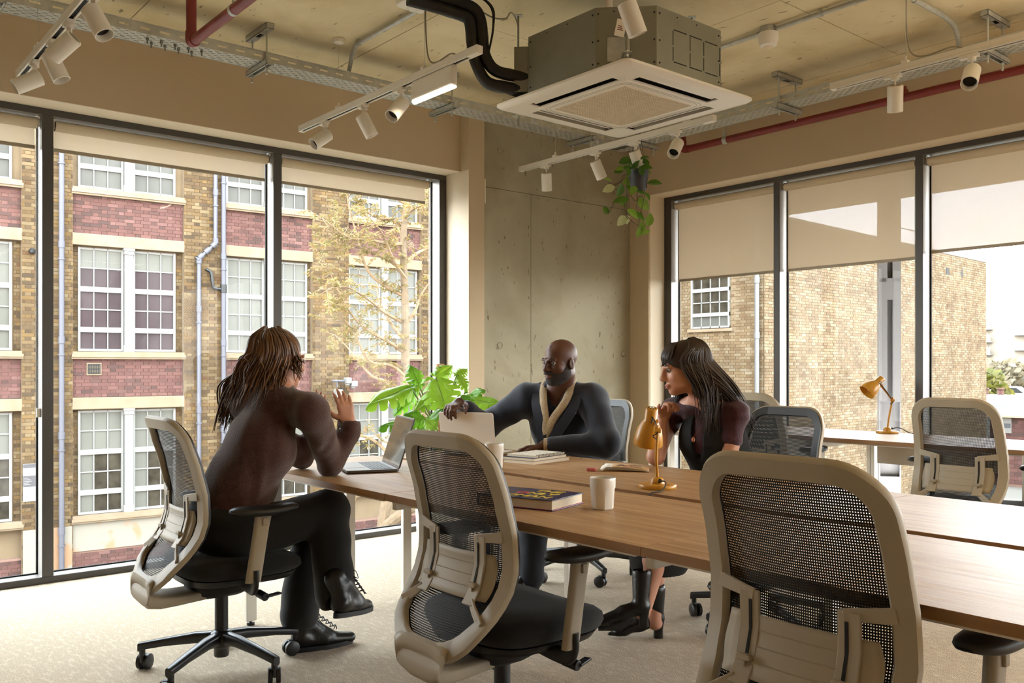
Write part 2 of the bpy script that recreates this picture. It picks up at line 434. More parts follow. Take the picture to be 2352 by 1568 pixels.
# ================================================================ THE STREET OUTSIDE
def brick_mat(name, cols, rough=.9, k=.26, d=.2):
    s = NT(name); b = s.b; b.inputs['Roughness'].default_value = rough; b.inputs['Specular IOR Level'].default_value = .2
    g = s.add('ShaderNodeNewGeometry'); oi = s.add('ShaderNodeObjectInfo')
    a = s.add('ShaderNodeMath', operation='ADD'); fr = s.add('ShaderNodeMath', operation='FRACT')
    s.link(g.outputs['Random Per Island'], a.inputs[0]); s.link(oi.outputs['Random'], a.inputs[1]); s.link(a.outputs[0], fr.inputs[0])
    r = s.add('ShaderNodeValToRGB'); el = r.color_ramp.elements
    for i, c in enumerate(cols):
        p = i/(len(cols)-1)
        if i == 0: e_ = el[0]
        elif i == len(cols)-1: e_ = el[len(el)-1]; e_.position = 1.0
        else: e_ = el.new(p)
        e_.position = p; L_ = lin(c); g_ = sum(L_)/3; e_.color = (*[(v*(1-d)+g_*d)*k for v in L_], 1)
    s.link(fr.outputs[0], r.inputs[0])
    t = s.add('ShaderNodeTexCoord'); n = s.add('ShaderNodeTexNoise'); n.inputs['Scale'].default_value = 1.3; n.inputs['Detail'].default_value = 5
    s.link(t.outputs['Object'], n.inputs[0])
    r2 = s.add('ShaderNodeValToRGB'); r2.color_ramp.elements[0].position = .35; r2.color_ramp.elements[1].position = .62
    r2.color_ramp.elements[0].color = (.72, .70, .68, 1); r2.color_ramp.elements[1].color = (1.05, 1.05, 1.05, 1); s.link(n.outputs[0], r2.inputs[0])
    mx = s.add('ShaderNodeMix', data_type='RGBA', blend_type='MULTIPLY'); mx.inputs[0].default_value = 1
    s.link(r.outputs[0], mx.inputs[6]); s.link(r2.outputs[0], mx.inputs[7]); s.link(mx.outputs[2], b.inputs['Base Color'])
    return s.m
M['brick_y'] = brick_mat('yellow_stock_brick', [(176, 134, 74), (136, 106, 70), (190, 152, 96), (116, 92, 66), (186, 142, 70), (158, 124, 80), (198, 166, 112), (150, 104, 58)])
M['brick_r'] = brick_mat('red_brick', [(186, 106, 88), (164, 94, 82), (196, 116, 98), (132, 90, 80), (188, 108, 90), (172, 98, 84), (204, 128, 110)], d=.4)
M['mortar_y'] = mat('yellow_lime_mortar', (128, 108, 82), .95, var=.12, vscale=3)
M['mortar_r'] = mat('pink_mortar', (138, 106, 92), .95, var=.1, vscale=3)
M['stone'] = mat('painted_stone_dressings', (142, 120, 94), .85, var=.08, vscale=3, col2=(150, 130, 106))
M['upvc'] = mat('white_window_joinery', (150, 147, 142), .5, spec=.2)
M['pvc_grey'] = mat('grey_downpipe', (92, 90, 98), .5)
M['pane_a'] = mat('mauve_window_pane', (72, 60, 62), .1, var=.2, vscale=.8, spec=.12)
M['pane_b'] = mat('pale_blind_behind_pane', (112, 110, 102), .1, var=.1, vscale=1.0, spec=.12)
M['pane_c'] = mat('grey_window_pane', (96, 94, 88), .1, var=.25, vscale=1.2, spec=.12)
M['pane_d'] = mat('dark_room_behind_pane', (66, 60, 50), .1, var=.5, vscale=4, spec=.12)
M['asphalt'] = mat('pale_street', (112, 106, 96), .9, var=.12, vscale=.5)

def bond(s0, s1, z0, z1, h=.075, st=.225, hd=.1125, keep=None):
    """Flemish bond: yields (a0, a1, b0, b1) brick fronts"""
    g = .005; out = []; row = 0; z = z0
    while z < z1 - .02:
        zt = min(z+h, z1); x = s0 - (0 if row % 2 == 0 else (st+hd)/2*1.0); k = 0
        while x < s1:
            w = st if k % 2 == 0 else hd
            a, c = max(x, s0), min(x+w, s1)
            if c-a > .035: out.append((a+g, c-g, z+g, zt-g))
            x += w; k += 1
        z += h; row += 1
    if keep: out = [b for b in out if keep(b)]
    return out
def brick_mesh(bricks, y, depth=.014):
    A = np.array(bricks); n = len(A); d = depth + rng.uniform(-.004, .004, n)
    x0, x1, z0, z1 = A.T; jit = rng.uniform(-.0025, .0025, (n, 8))
    V = np.zeros((n, 8, 3))
    V[:, 0] = np.stack([x0+jit[:,0], y-d, z0+jit[:,1]], 1); V[:, 1] = np.stack([x1+jit[:,2], y-d, z0+jit[:,3]], 1)
    V[:, 2] = np.stack([x1+jit[:,4], y-d, z1+jit[:,5]], 1); V[:, 3] = np.stack([x0+jit[:,6], y-d, z1+jit[:,7]], 1)
    V[:, 4] = np.stack([x0, y+0*d, z0], 1); V[:, 5] = np.stack([x1, y+0*d, z0], 1); V[:, 6] = np.stack([x1, y+0*d, z1], 1); V[:, 7] = np.stack([x0, y+0*d, z1], 1)
    F = np.array([(0,1,2,3), (1,5,6,2), (2,6,7,3), (3,7,4,0), (4,5,1,0)])
    return V.reshape(-1, 3), (F[None] + 8*np.arange(n)[:, None, None]).reshape(-1, 4)
def mesh_np(name, V, F):
    me = bpy.data.meshes.new(name); me.from_pydata(V.tolist(), [], F.tolist()); me.update(); return me
def stuff_bricks(parts, m, parent):
    Vs, Fs, b = [], [], 0
    for V, F in parts: Vs.append(V); Fs.append(F+b); b += len(V)
    o = link('brick_courses', mesh_np('brick_courses', np.concatenate(Vs), np.concatenate(Fs)), m, parent, 0); o['kind'] = 'stuff'; return o

fac = thing('brick_building', 'old yellow and red brick works with white grid windows, filling the left window', 'building', (5.935, 19.919, 0), R(-3.27))
GZ = -3.3; TOP = 7.4
bays = [(-7.55, -5.35), (-4.33, -2.07), (-1.13, 1.12), (2.04, 4.17), (5.14, 7.23), (8.25, 10.35)]
floors = [-3.43, 0.0, 3.43]
wall = MB(); wall.box(-9, 13.2, .16, .6, GZ, TOP)
edges = [-9] + [e_ for b in bays for e_ in b] + [13.2]
for i in range(0, len(edges), 2): wall.box(edges[i], edges[i+1], 0, .17, GZ, TOP)
wall.build('wall', M['mortar_y'], fac, 0)
red = MB()
for b0, b1 in bays:
    for f in floors: red.box(b0, b1, .075, .17, f+3.99, f+4.87)
    red.box(b0, b1, .075, .17, GZ, -2.66)
red.build('red_panel_backing', M['mortar_r'], fac, 0)
PY, PR, singles = [], [], []
vis = lambda b: b[1] > -3.0 and b[0] < 9.0 and b[3] > -3.3 and b[2] < 5.7
for i in range(0, len(edges), 2):
    bb = bond(edges[i], edges[i+1], GZ, 6.0, keep=vis)
    if bb: PY.append(brick_mesh(bb, 0.0))
for (b0, b1) in bays:
    c = (b0+b1)/2
    for f in floors:
        bb = bond(b0, b1, f+3.99, f+4.86, keep=vis)
        if not bb: continue
        if b0 == -1.13 and f in (-3.43, 0.0): singles += bb
        else: PR.append(brick_mesh(bb, .075))
        for s0, s1 in ((b0, c-1.0), (c+1.0, b1)):
            j = bond(s0, s1, f+1.5, f+3.73, keep=vis)
            if j: PY.append(brick_mesh(j, .16))
    bb = bond(b0, b1, GZ, -2.68, keep=vis)
    if bb: PR.append(brick_mesh(bb, .075))
random.shuffle(singles)
if len(singles) > 300: PR.append(brick_mesh(singles[300:], .075))
cache = {}
for (a, c, z0, z1) in singles[:300]:
    kx = (round(c-a, 2), round(z1-z0, 3))
    if kx not in cache:
        V, F = brick_mesh([(-(c-a)/2, (c-a)/2, -(z1-z0)/2, (z1-z0)/2)], 0.0); me = mesh_np('brick', V, F); me.materials.append(M['brick_r']); cache[kx] = me
    o = bpy.data.objects.new('brick', cache[kx]); COL.objects.link(o); o.parent = fac
    o.location = ((a+c)/2, .075-rng.uniform(0, .004), (z0+z1)/2)
stuff_bricks(PY, M['brick_y'], fac); stuff_bricks(PR, M['brick_r'], fac)

rows = [(3.29, 3.66), (2.885, 3.265), (2.42, 2.775), (2.035, 2.395), (1.575, 1.925)]
def upvc_window(parent, s0, s1, f, y, ncol, rows, mats, bar=.022, fr=.045, name='window'):
    zb, zt = rows[-1][0]-.05+f, rows[0][1]+.045+f
    b = MB()
    for (z0, z1) in [(zb, rows[-1][0]+f)] + [(rows[i+1][1]+f, rows[i][0]+f) for i in range(len(rows)-1)] + [(rows[0][1]+f, zt)]:
        th = .05 if z1-z0 > .05 else .03
        b.box(s0, s1, y-th, y, z0, z1)
    cw = (s1-s0-2*fr-(ncol-1)*bar)/ncol; xs = []
    b.box(s0, s0+fr, y-.055, y, zb, zt); b.box(s1-fr, s1, y-.055, y, zb, zt)
    for k in range(ncol):
        x0 = s0+fr+k*(cw+bar); xs.append((x0, x0+cw))
        if k: b.box(x0-bar, x0, y-.03, y, zb, zt)
    w = b.build(name, M['upvc'], parent, 0)
    for r_, (z0, z1) in enumerate(rows):
        for k, (x0, x1) in enumerate(xs):
            tl = rng.uniform(-.003, .003)
            MB().add([(x0, y-.006+tl, z0+f), (x1, y-.006-tl, z0+f), (x1, y-.006, z1+f), (x0, y-.006, z1+f), (x0, y, z0+f), (x1, y, z0+f), (x1, y, z1+f), (x0, y, z1+f)],
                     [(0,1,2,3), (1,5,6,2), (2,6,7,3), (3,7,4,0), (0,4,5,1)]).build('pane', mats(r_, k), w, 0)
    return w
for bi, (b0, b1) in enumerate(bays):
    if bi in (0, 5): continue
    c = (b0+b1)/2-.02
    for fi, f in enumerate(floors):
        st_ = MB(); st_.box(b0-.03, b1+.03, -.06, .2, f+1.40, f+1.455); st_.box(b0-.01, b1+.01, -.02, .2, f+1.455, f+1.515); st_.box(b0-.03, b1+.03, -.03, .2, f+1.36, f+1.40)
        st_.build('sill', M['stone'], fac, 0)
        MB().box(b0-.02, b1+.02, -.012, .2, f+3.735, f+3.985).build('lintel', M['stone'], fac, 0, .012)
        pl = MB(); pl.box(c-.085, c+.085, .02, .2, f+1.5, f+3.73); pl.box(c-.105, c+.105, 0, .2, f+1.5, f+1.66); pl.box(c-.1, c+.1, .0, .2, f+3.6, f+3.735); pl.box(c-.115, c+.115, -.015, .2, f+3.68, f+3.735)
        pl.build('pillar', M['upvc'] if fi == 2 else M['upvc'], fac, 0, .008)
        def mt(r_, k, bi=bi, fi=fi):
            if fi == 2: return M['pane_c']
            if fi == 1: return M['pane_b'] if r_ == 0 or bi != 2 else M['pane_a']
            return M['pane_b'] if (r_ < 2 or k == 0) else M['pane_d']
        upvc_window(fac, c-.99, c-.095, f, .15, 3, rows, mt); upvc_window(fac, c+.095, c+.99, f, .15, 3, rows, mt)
# flaking white render under the ground floor window
def render_mat():
    s = NT('flaking_white_render'); b = s.b; b.inputs['Roughness'].default_value = .9
    t = s.add('ShaderNodeTexCoord'); n = s.add('ShaderNodeTexNoise'); n.inputs['Scale'].default_value = 1.7; n.inputs['Detail'].default_value = 8
    s.link(t.outputs['Object'], n.inputs[0]); r = s.add('ShaderNodeValToRGB'); e_ = r.color_ramp.elements
    e_[0].position = .40; e_[0].color = (*lin((166, 128, 96)), 1); e_[1].position = .47; e_[1].color = (*lin((150, 142, 128)), 1)
    s.link(n.outputs[0], r.inputs[0]); s.link(r.outputs[0], b.inputs['Base Color']); return s.m
M['render'] = render_mat()
MB().box(-1.13, 1.12, .05, .17, -2.66, -2.03).build('render_patch', M['render'], fac, 0)
MB().box(2.04, 4.17, .05, .17, -2.66, -2.03).build('render_patch', M['render'], fac, 0)
for (s0, s1) in ((-2.07, -1.13), (1.12, 2.04)): MB().box(s0+.02, s1-.02, -.02, .02, -3.28, -2.1).build('render_patch', M['render'], fac, 0)
def downpipe(pts, r=.055):
    b = MB(); b.tube(pts, r, 14)
    for i in range(len(pts)-1):
        p, q = Vector(pts[i]), Vector(pts[i+1]); L = (q-p).length; n = max(1, int(L/1.75)); d = (q-p).normalized()
        for k_ in range(n): 
            c = p + d*(L*(k_+.5)/n); b.cyl(c-d*.07, c+d*.07, r+.012, n=14); b.cyl(c+d*.3-d*.015, c+d*.3+d*.015, r+.02, n=10)
        if i: b.cyl(p-d*.0, p+d*.12, r+.014, n=14); b.cyl(p-d*.0, p-(p-Vector(pts[i-1])).normalized()*.12, r+.014, n=14)
    b.build('downpipe', M['pvc_grey'], fac, 40)
downpipe([(-1.36, -.1, 8.6), (-1.36, -.1, GZ+.15)])
downpipe([(1.97, -.1, 8.6), (1.97, -.1, GZ+.15)])
downpipe([(1.79, -.1, 8.6), (1.79, -.1, 3.98), (1.42, -.1, 3.62), (1.42, -.1, GZ+.15)], .05)
b = MB(); b.tube(bez([(1.93, -.1, 2.95), (1.76, -.09, 2.98), (1.72, -.09, 3.1), (1.70, -.06, 3.32), (1.60, -.02, 3.4)], 5), .035, 8); b.cyl((1.97, -.1, 2.88), (1.97, -.1, 3.06), .072); b.build('overflow_bend', M['blackp'], fac)
lv = MB(); lv.box(-.86, -.57, .04, .075, 1.02, 1.28); lv.build('air_vent', M['stone'], fac, 0)
g_ = MB()
for i in range(8): g_.box(-.84+i*.033, -.823+i*.033, .035, .045, 1.045, 1.255); g_.box(-.84, -.592, .036, .044, 1.045+i*.028, 1.06+i*.028)
g_.build('vent_grille', M['dark'], fac, 0)
pq = MB().box(-2.05, -1.76, -.03, 0.0, -1.52, -.76).build('notice_plaque', M['upvc'], fac, 0)
for z0, z1 in ((-.84, -.765), (-1.22, -1.0)): MB().box(-2.045, -1.765, -.034, -.029, z0, z1).build('dark_band', mat('plaque_ink', (64, 60, 62), .6), pq, 0)
t_ = MB()
for i in range(5): t_.box(-2.03, -1.95+.03*(i % 3), -.0355, -.033, -1.05-i*.033, -1.04-i*.033)
t_.build('print_line', M['upvc'], pq, 0)
cb = MB(); cb.tube([(4.86, 0, .86), (4.86, -.35, .86)], .02, 8); cb.tube([(4.55, -.3, .86), (4.95, -.36, .84)], .025, 8); cb.tube([(4.68, -.3, .85), (4.68, -.3, .7)], .02)
cm = cb.build('camera_bracket', M['pvc_grey'], fac)
for (x, z, w, h) in ((4.93, .86, .14, .15), (5.08, .78, .16, .14), (4.68, .55, .17, .2)):
    b = MB(); b.boxc((x, -.36, z), (w, .2, h)); b.lathe([(.0, -.05), (.05, -.05), (.06, 0), (.06, .02)], 12, (x, -.36, z-h/2)); b.build('security_camera', M['upvc'], cm, 40, .02)
sp_ = MB(); sp_.lathe([(0, -.05), (.06, -.03), (.07, .02), (.03, .06), (0, .06)], 14, (-1.89, -.08, 3.52)); sp_.boxc((-1.89, -.03, 3.58), (.03, .08, .03)); sp_.build('bulkhead_lamp', M['blackp'], fac)

# street level
structure('ground', MB().box(-60, 160, 5.9, 160, GZ-.3, GZ), M['asphalt'])
structure('ground_2', MB().box(6.3, 160, -80, 5.9, GZ-.3, GZ), M['asphalt'])

# ---------------------------------------------------------------- plain brick building beyond the right window
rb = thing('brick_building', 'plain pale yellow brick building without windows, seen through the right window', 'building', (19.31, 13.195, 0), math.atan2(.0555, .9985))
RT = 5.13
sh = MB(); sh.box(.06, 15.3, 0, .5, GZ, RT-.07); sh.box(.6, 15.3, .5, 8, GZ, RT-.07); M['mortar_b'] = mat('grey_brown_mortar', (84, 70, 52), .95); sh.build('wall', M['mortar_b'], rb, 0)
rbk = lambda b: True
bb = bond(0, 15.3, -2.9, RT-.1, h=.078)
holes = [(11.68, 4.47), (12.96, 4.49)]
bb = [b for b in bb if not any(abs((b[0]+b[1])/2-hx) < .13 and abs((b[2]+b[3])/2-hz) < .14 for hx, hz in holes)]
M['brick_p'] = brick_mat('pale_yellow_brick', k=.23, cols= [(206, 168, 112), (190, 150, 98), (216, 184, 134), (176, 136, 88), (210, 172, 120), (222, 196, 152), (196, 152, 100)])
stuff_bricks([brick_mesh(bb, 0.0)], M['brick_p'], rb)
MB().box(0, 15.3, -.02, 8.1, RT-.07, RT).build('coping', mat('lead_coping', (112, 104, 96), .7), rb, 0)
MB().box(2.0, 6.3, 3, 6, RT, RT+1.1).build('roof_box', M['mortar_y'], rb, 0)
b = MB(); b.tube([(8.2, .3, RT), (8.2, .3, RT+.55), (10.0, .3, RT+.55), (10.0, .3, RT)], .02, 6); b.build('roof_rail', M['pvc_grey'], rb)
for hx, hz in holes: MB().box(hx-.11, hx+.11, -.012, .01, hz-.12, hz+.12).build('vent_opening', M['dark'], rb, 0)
# its return wall, square to ours, carries the window
rw = thing('brick_wing', 'yellow brick wing with one white sash window and a grey downpipe', 'building', (19.31, 13.22, 0), R(90))
MB().box(0, 6.6, -.055, -.02, GZ, 9.0).build('wall', M['mortar_y'], rw, 0)
wx0, wx1 = 14.23-13.22, 15.49-13.22
bb = [b for b in bond(0, 6.6, -2.9, 6.2, h=.078) if not (b[1] > wx0 and b[0] < wx1 and b[3] > 2.2 and b[2] < 4.3)]
# the wing faces -X: in its local frame the front is +y, so the courses are turned round
V, F = brick_mesh(bb, 0.0); V[:, 1] = -V[:, 1]-.02; F = F[:, ::-1]
stuff_bricks([(V, F)], M['brick_p'], rw)
rows2 = [(3.58, 3.88), (3.30, 3.55), (2.93, 3.20), (2.64, 2.90), (2.28, 2.54)]
wv = Matrix.Translation((wx0+wx1, -.02, 0)) @ Matrix.Rotation(PI, 4, 'Z')
w2 = upvc_window(rw, 0, 0+(wx1-wx0), 0, 0.0, 4, rows2, lambda r_, k: M['pane_d'] if r_ < 4 else M['pane_c'])
w2.matrix_local = Matrix.Translation((wx1, -.008, 0)) @ Matrix.Rotation(PI, 4, 'Z')
sl = MB(); sl.box(wx0-.1, wx1+.12, -.05, .06, 2.13, 2.21); sl.build('sill', M['stone'], rw, 0, .01)
bk = MB()
for i, wcol in enumerate((0, 1, 0, 0, 1)): bk.box(wx1-.1-.07*(i+1), wx1-.1-.07*i-.012, -.022, -.012, 2.29, 2.46+.02*(i % 2))
bk.build('binder_row', mat('red_binders', (150, 60, 70), .6), rw, 0)
b = MB(); b.tube([(.12, .1, 8.8), (.12, .1, GZ)], .06, 12)
for z in (-1.2, .4, 2.0, 3.4): b.cyl((.12, .1, z-.08), (.12, .1, z+.08), .075)
b.build('downpipe', mat('cast_iron_grey', (88, 86, 84), .5), rw)

# overhanging upper floor of our own building above the right window, and its steel post
structure('trim_5', MB().box(6.25, 8.6, -6, 6.4, 2.86, 3.2), mat('canopy_soffit', (170, 152, 124), .8))
cl = MB(); cl.box(-.085, -.075, -.06, .06, GZ, 2.86); cl.box(.075, .085, -.06, .06, GZ, 2.86); cl.box(-.075, .075, -.006, .006, GZ, 2.86)
for z0, z1 in ((GZ, .1), (.9, 1.75), (1.9, 2.86)): cl.box(-.075, -.02, -.06, -.045, z0, z1); cl.box(.02, .075, -.06, -.045, z0, z1)
for z in (.1, 1.75): cl.box(-.075, .075, -.06, -.045, z, z+.18)
post = cl.build('steel_post', mat('pale_grey_steel', (132, 130, 132), .4), None, 0); post.location = (7.2, 3.7, 0); post.rotation_euler = (0, 0, R(-55))
tag(post, 'pale grey steel post with long slots standing outside the right window', 'post')
# ================================================================ STREET TREE, AND THE DISTANCE
TR= [(7.36, 12.09, -1.95), (7.41, 12.05, -1.19), (7.59, 11.9, 0.04), (7.67, 11.83, 1.14), (7.67, 11.83, 2.17), (7.65, 11.85, 3.13), (7.68, 11.82, 3.75), (7.71, 11.8, 4.23), (7.73, 11.78, 4.91), (7.75, 11.76, 5.74)]
BR= [[(7.67, 11.83, 1.4), (7.42, 11.82, 1.55), (7.02, 11.94, 1.78), (6.73, 11.96, 2.07), (6.47, 11.96, 2.51), (6.27, 11.91, 2.82)], [(7.66, 11.84, 2.31), (7.47, 12.03, 2.45), (7.25, 12.26, 2.72), (7.13, 12.39, 3.28), (7.04, 12.5, 3.77), (7.03, 12.55, 4.12)], [(7.65, 11.85, 2.72), (7.35, 11.96, 2.91), (7.04, 12.09, 3.03), (6.8, 12.15, 3.15), (6.5, 12.27, 3.34)], [(7.64, 11.86, 3.23), (7.57, 12.0, 3.52), (7.42, 12.21, 3.56), (7.22, 12.47, 3.78), (7.2, 12.57, 4.07), (7.1, 12.74, 4.44)], [(7.7, 11.81, 1.89), (7.86, 11.81, 2.11), (7.97, 11.85, 2.32), (8.13, 11.84, 2.54), (8.32, 11.81, 2.76)], [(7.67, 11.83, 3.54), (7.52, 11.36, 3.6), (7.43, 10.82, 3.61), (7.33, 10.3, 3.68)], [(7.64, 11.86, 1.89), (7.2, 11.72, 2.04), (6.84, 11.51, 2.18), (6.4, 11.37, 2.34), (6.02, 11.18, 2.3)], [(7.7, 11.81, 2.86), (8.03, 12.0, 3.04), (8.41, 12.16, 3.19), (8.83, 12.27, 3.39)], [(7.66, 11.84, 3.13), (7.36, 11.84, 3.1), (7.05, 11.85, 3.14), (6.7, 11.89, 3.15), (6.3, 11.97, 3.41)], [(7.71, 11.8, 1.0), (7.42, 11.82, 1.21), (7.07, 11.89, 1.28), (6.81, 11.89, 1.67), (6.62, 11.82, 1.86), (6.36, 11.82, 2.11)], [(7.64, 11.86, 0.59), (7.67, 12.35, 0.93), (7.66, 12.88, 1.07), (7.58, 13.46, 1.51), (7.6, 13.96, 1.75)], [(7.7, 11.81, 3.75), (7.52, 11.92, 3.88), (7.38, 12.01, 4.08), (7.21, 12.12, 4.35), (7.09, 12.19, 4.75)], [(7.7, 11.81, 4.02), (8.16, 12.13, 4.34), (8.66, 12.41, 4.61)], [(7.54, 11.94, -0.3), (7.34, 12.08, -0.02), (7.12, 12.24, 0.11), (6.9, 12.4, 0.05), (6.74, 12.51, 0.19)], [(7.61, 11.89, 0.18), (7.91, 11.83, 0.38), (8.15, 11.82, 0.58), (8.4, 11.8, 0.78)], [(7.68, 11.82, 2.58), (7.34, 11.63, 2.81), (7.01, 11.41, 3.16), (6.67, 11.21, 3.35)], [(7.41, 12.05, -0.92), (7.27, 12.35, -0.66), (7.13, 12.66, -0.54), (6.98, 12.97, -0.63)], [(7.66, 11.84, 1.62), (7.72, 12.3, 1.88), (7.77, 12.78, 2.3), (7.94, 13.14, 2.7)]]
M['bark'] = mat('pale_tree_bark', (126, 106, 82), .9, var=.25, vscale=14, bump=.4, bscale=30)
M['twig'] = mat('pale_twig_bark', (146, 120, 90), .9)
def leaf_rand(name, cols, tl, mixv=.45, rough=.6):
    s = NT(name); b = s.b; b.inputs['Roughness'].default_value = rough
    g = s.add('ShaderNodeNewGeometry'); r = s.add('ShaderNodeValToRGB'); el = r.color_ramp.elements
    for i, c in enumerate(cols):
        e_ = el[0] if i == 0 else (el[len(el)-1] if i == len(cols)-1 else el.new(i/(len(cols)-1)))
        e_.position = i/(len(cols)-1); e_.color = (*lin(c), 1)
    s.link(g.outputs['Random Per Island'], r.inputs[0]); s.link(r.outputs[0], b.inputs['Base Color'])
    t = s.add('ShaderNodeBsdfTranslucent'); s.link(r.outputs[0], t.inputs[0])
    mx = s.add('ShaderNodeMixShader'); mx.inputs[0].default_value = mixv
    s.link(b.outputs[0], mx.inputs[1]); s.link(t.outputs[0], mx.inputs[2]); s.link(mx.outputs[0], s.out.inputs[0]); return s.m
M['leaf_gold'] = leaf_rand('golden_autumn_needles', [(160, 128, 68), (172, 146, 92), (146, 134, 66), (126, 122, 60), (178, 150, 106), (156, 118, 70)], .5)
tree = thing('street_tree', 'slender golden autumn tree with feathery leaves growing between the two buildings outside the left window', 'tree', (0, 0, 0))
tr = bez(TR, 4); n = len(tr)
tb = MB(); tb.tube([(7.33, 12.1, GZ)] + [tuple(p) for p in tr], [.13, .11] + [.10-.075*(i/(n-1))**.7 for i in range(n-1)], 10)
tb.build('trunk', M['bark'], tree)
st_ = MB(); st_.tube([(7.41, 12.05, -1.35), (7.6, 11.6, -1.0), (7.72, 11.45, -.92)], [.1, .09, .085], 10); st_.tube([(7.36, 12.1, -1.75), (7.65, 11.7, -1.7), (7.85, 11.4, -1.95), (7.95, 11.2, -2.0)], [.07, .06, .07, .09], 8)
st_.build('sawn_limb', M['bark'], tree)
LV, LF = [], []
tw = MB(); rnd = random.Random(5)
def spray(p, d, L):
    """one feathery spray: a drooping twig with paired leaflets"""
    d = d.normalized(); pts = [p]
    for i in range(4): pts.append(pts[-1] + (d*(.9) + Vector((0, 0, -.28*i/3)))*L/4)
    tw.tube(pts, [.004, .0035, .003, .002, .0015], 4, False)
    sd = d.cross(Vector((0, 0, 1)))
    if sd.length < .1: sd = Vector((1, 0, 0))
    sd.normalize()
    for i in range(1, 5):
        for q in range(3):
            for s_ in (-1, 1):
                c = pts[i-1].lerp(pts[i], (q+.5)/3); l = rnd.uniform(.05, .1); w = rnd.uniform(.007, .014)
                a = (sd*s_*rnd.uniform(.5, 1)+d*rnd.uniform(.1, .8)+Vector((rnd.uniform(-.4,.4), rnd.uniform(-.4,.4), rnd.uniform(-.9, .25)))).normalized()
                bb_ = a.cross(Vector((rnd.uniform(-1,1), rnd.uniform(-1,1), rnd.uniform(-1,1)))).normalized()*w
                k_ = len(LV)
                LV.extend([tuple(c), tuple(c+a*l*.5+bb_), tuple(c+a*l), tuple(c+a*l*.5-bb_)]); LF.append((k_, k_+1, k_+2, k_+3))
for B in BR:
    pts = bez(B, 5); m = len(pts)
    bm_ = MB(); bm_.tube(pts, [.032-.026*(i/(m-1)) for i in range(m)], 6); bm_.build('branch', M['twig'], tree)
    for i in range(3, m):
        t_ = i/(m-1); 
        for q in range(2 if B[-1][0] < 7.7 else 1):
            d = (pts[i]-pts[i-1]).normalized()*.5 + Vector((rnd.uniform(-1, 1), rnd.uniform(-1, 1), rnd.uniform(-.5, .6)))
            s0 = pts[i] + Vector((rnd.uniform(-.22,.22), rnd.uniform(-.3,.3), rnd.uniform(-.16,.2)))*t_
            if rnd.random() < .45+.55*t_:
                tw.tube([pts[i], s0], [.006, .004], 4, False); spray(s0, d, rnd.uniform(.16, .4))
for i in range(10, len(tr)):
    for q in range(2):
        d = Vector((rnd.uniform(-1, 1), rnd.uniform(-1, 1), rnd.uniform(-.1, .5))); spray(tr[i], d, rnd.uniform(.2, .5))
o = tw.build('twigs', M['twig'], tree); o['kind'] = 'stuff'
me = bpy.data.meshes.new('foliage'); me.from_pydata(LV, [], LF); me.update()
o = link('foliage', me, M['leaf_gold'], tree, 0); o['kind'] = 'stuff'
structure('trim_6', MB().box(7.6, 7.8, 14.0, 16.5, GZ, -1.5), M['stone'])

# ---- beyond the right window: low workshop, bushes, car and blocks of flats
lw = thing('low_workshop', 'low brick workshop with a sandy pitched roof and a white notice, far right outside', 'building', (35.8, 7.0, 0))
w_ = MB(); w_.box(0, 5, 0, 7.4, GZ, -.62); w_.build('wall', M['mortar_r'], lw, 0)
V, F = brick_mesh(bond(0, 7.4, -3.2, -.64, h=.15, st=.45, hd=.225), 0.0); V2 = V.copy(); V2[:, 0] = V[:, 1]; V2[:, 1] = V[:, 0]; F2 = F[:, ::-1]
stuff_bricks([(V2, F2)], M['brick_r'], lw)
rf = MB(); rf.add([(-.2, -.1, -.62), (5.2, -.1, -.06), (5.2, 7.5, -.06), (-.2, 7.5, -.62), (-.2, -.1, -.70), (5.2, -.1, -.7), (5.2, 7.5, -.7), (-.2, 7.5, -.70)], [(0,1,2,3), (7,6,5,4), (0,3,7,4), (1,5,6,2), (0,4,5,1), (3,2,6,7)])
rf.build('roof', mat('sandy_roof_felt', (190, 156, 116), .9, var=.2, vscale=3), lw, 0)
sg_ = MB().box(-.05, -.01, 6.62, 7.05, -1.30, -.72).build('notice', M['upvc'], lw, 0)
MB().box(-.055, -.045, 6.64, 7.03, -1.1, -.93).build('dark_band', mat('notice_ink', (70, 70, 74), .6), sg_, 0)
pw = thing('parapet_wall', 'long white parapet wall with two small red chimney pots beyond the low workshop', 'wall', (44, 8, 0))
MB().box(0, .5, 0, 12, GZ, -.1).build('wall', M['upvc'], pw, 0)
for y in (10.0, 9.3):
    b = MB(); b.lathe([(.16, -.1), (.13, .1), (.17, .14), (.17, .2), (.1, .2)], 10, (.2, y, 0)); b.build('chimney_pot', M['brick_r'], pw)
def bush(name, label, cat, loc, sz, n_, seed, m, trunk=0.0):
    r_ = random.Random(seed); root = thing(name, label, cat, loc); V, F = [], []
    for i in range(n_):
        d = Vector((r_.gauss(0, 1), r_.gauss(0, 1), r_.gauss(0, 1))).normalized()*r_.uniform(.55, 1)
        c = Vector((d.x*sz[0], d.y*sz[1], sz[2]+trunk+d.z*sz[2])); s_ = r_.uniform(.12, .3)*max(sz)/1.5
        a = Vector((r_.uniform(-1,1), r_.uniform(-1,1), r_.uniform(-1,1))).normalized()*s_; b_ = a.cross(Vector((r_.uniform(-1,1), r_.uniform(-1,1), r_.uniform(-1,1)))).normalized()*s_*.5
        k_ = len(V); V += [tuple(c-a), tuple(c+b_), tuple(c+a), tuple(c-b_)]; F.append((k_, k_+1, k_+2, k_+3))
    me = bpy.data.meshes.new('foliage'); me.from_pydata(V, [], F); o = link('foliage', me, m, root, 0); o['kind'] = 'stuff'
    b = MB(); b.tube([(0, 0, 0), (.05, 0, trunk+sz[2])], [.12+.02*trunk, .06], 7); b.build('trunk', M['bark'], root)
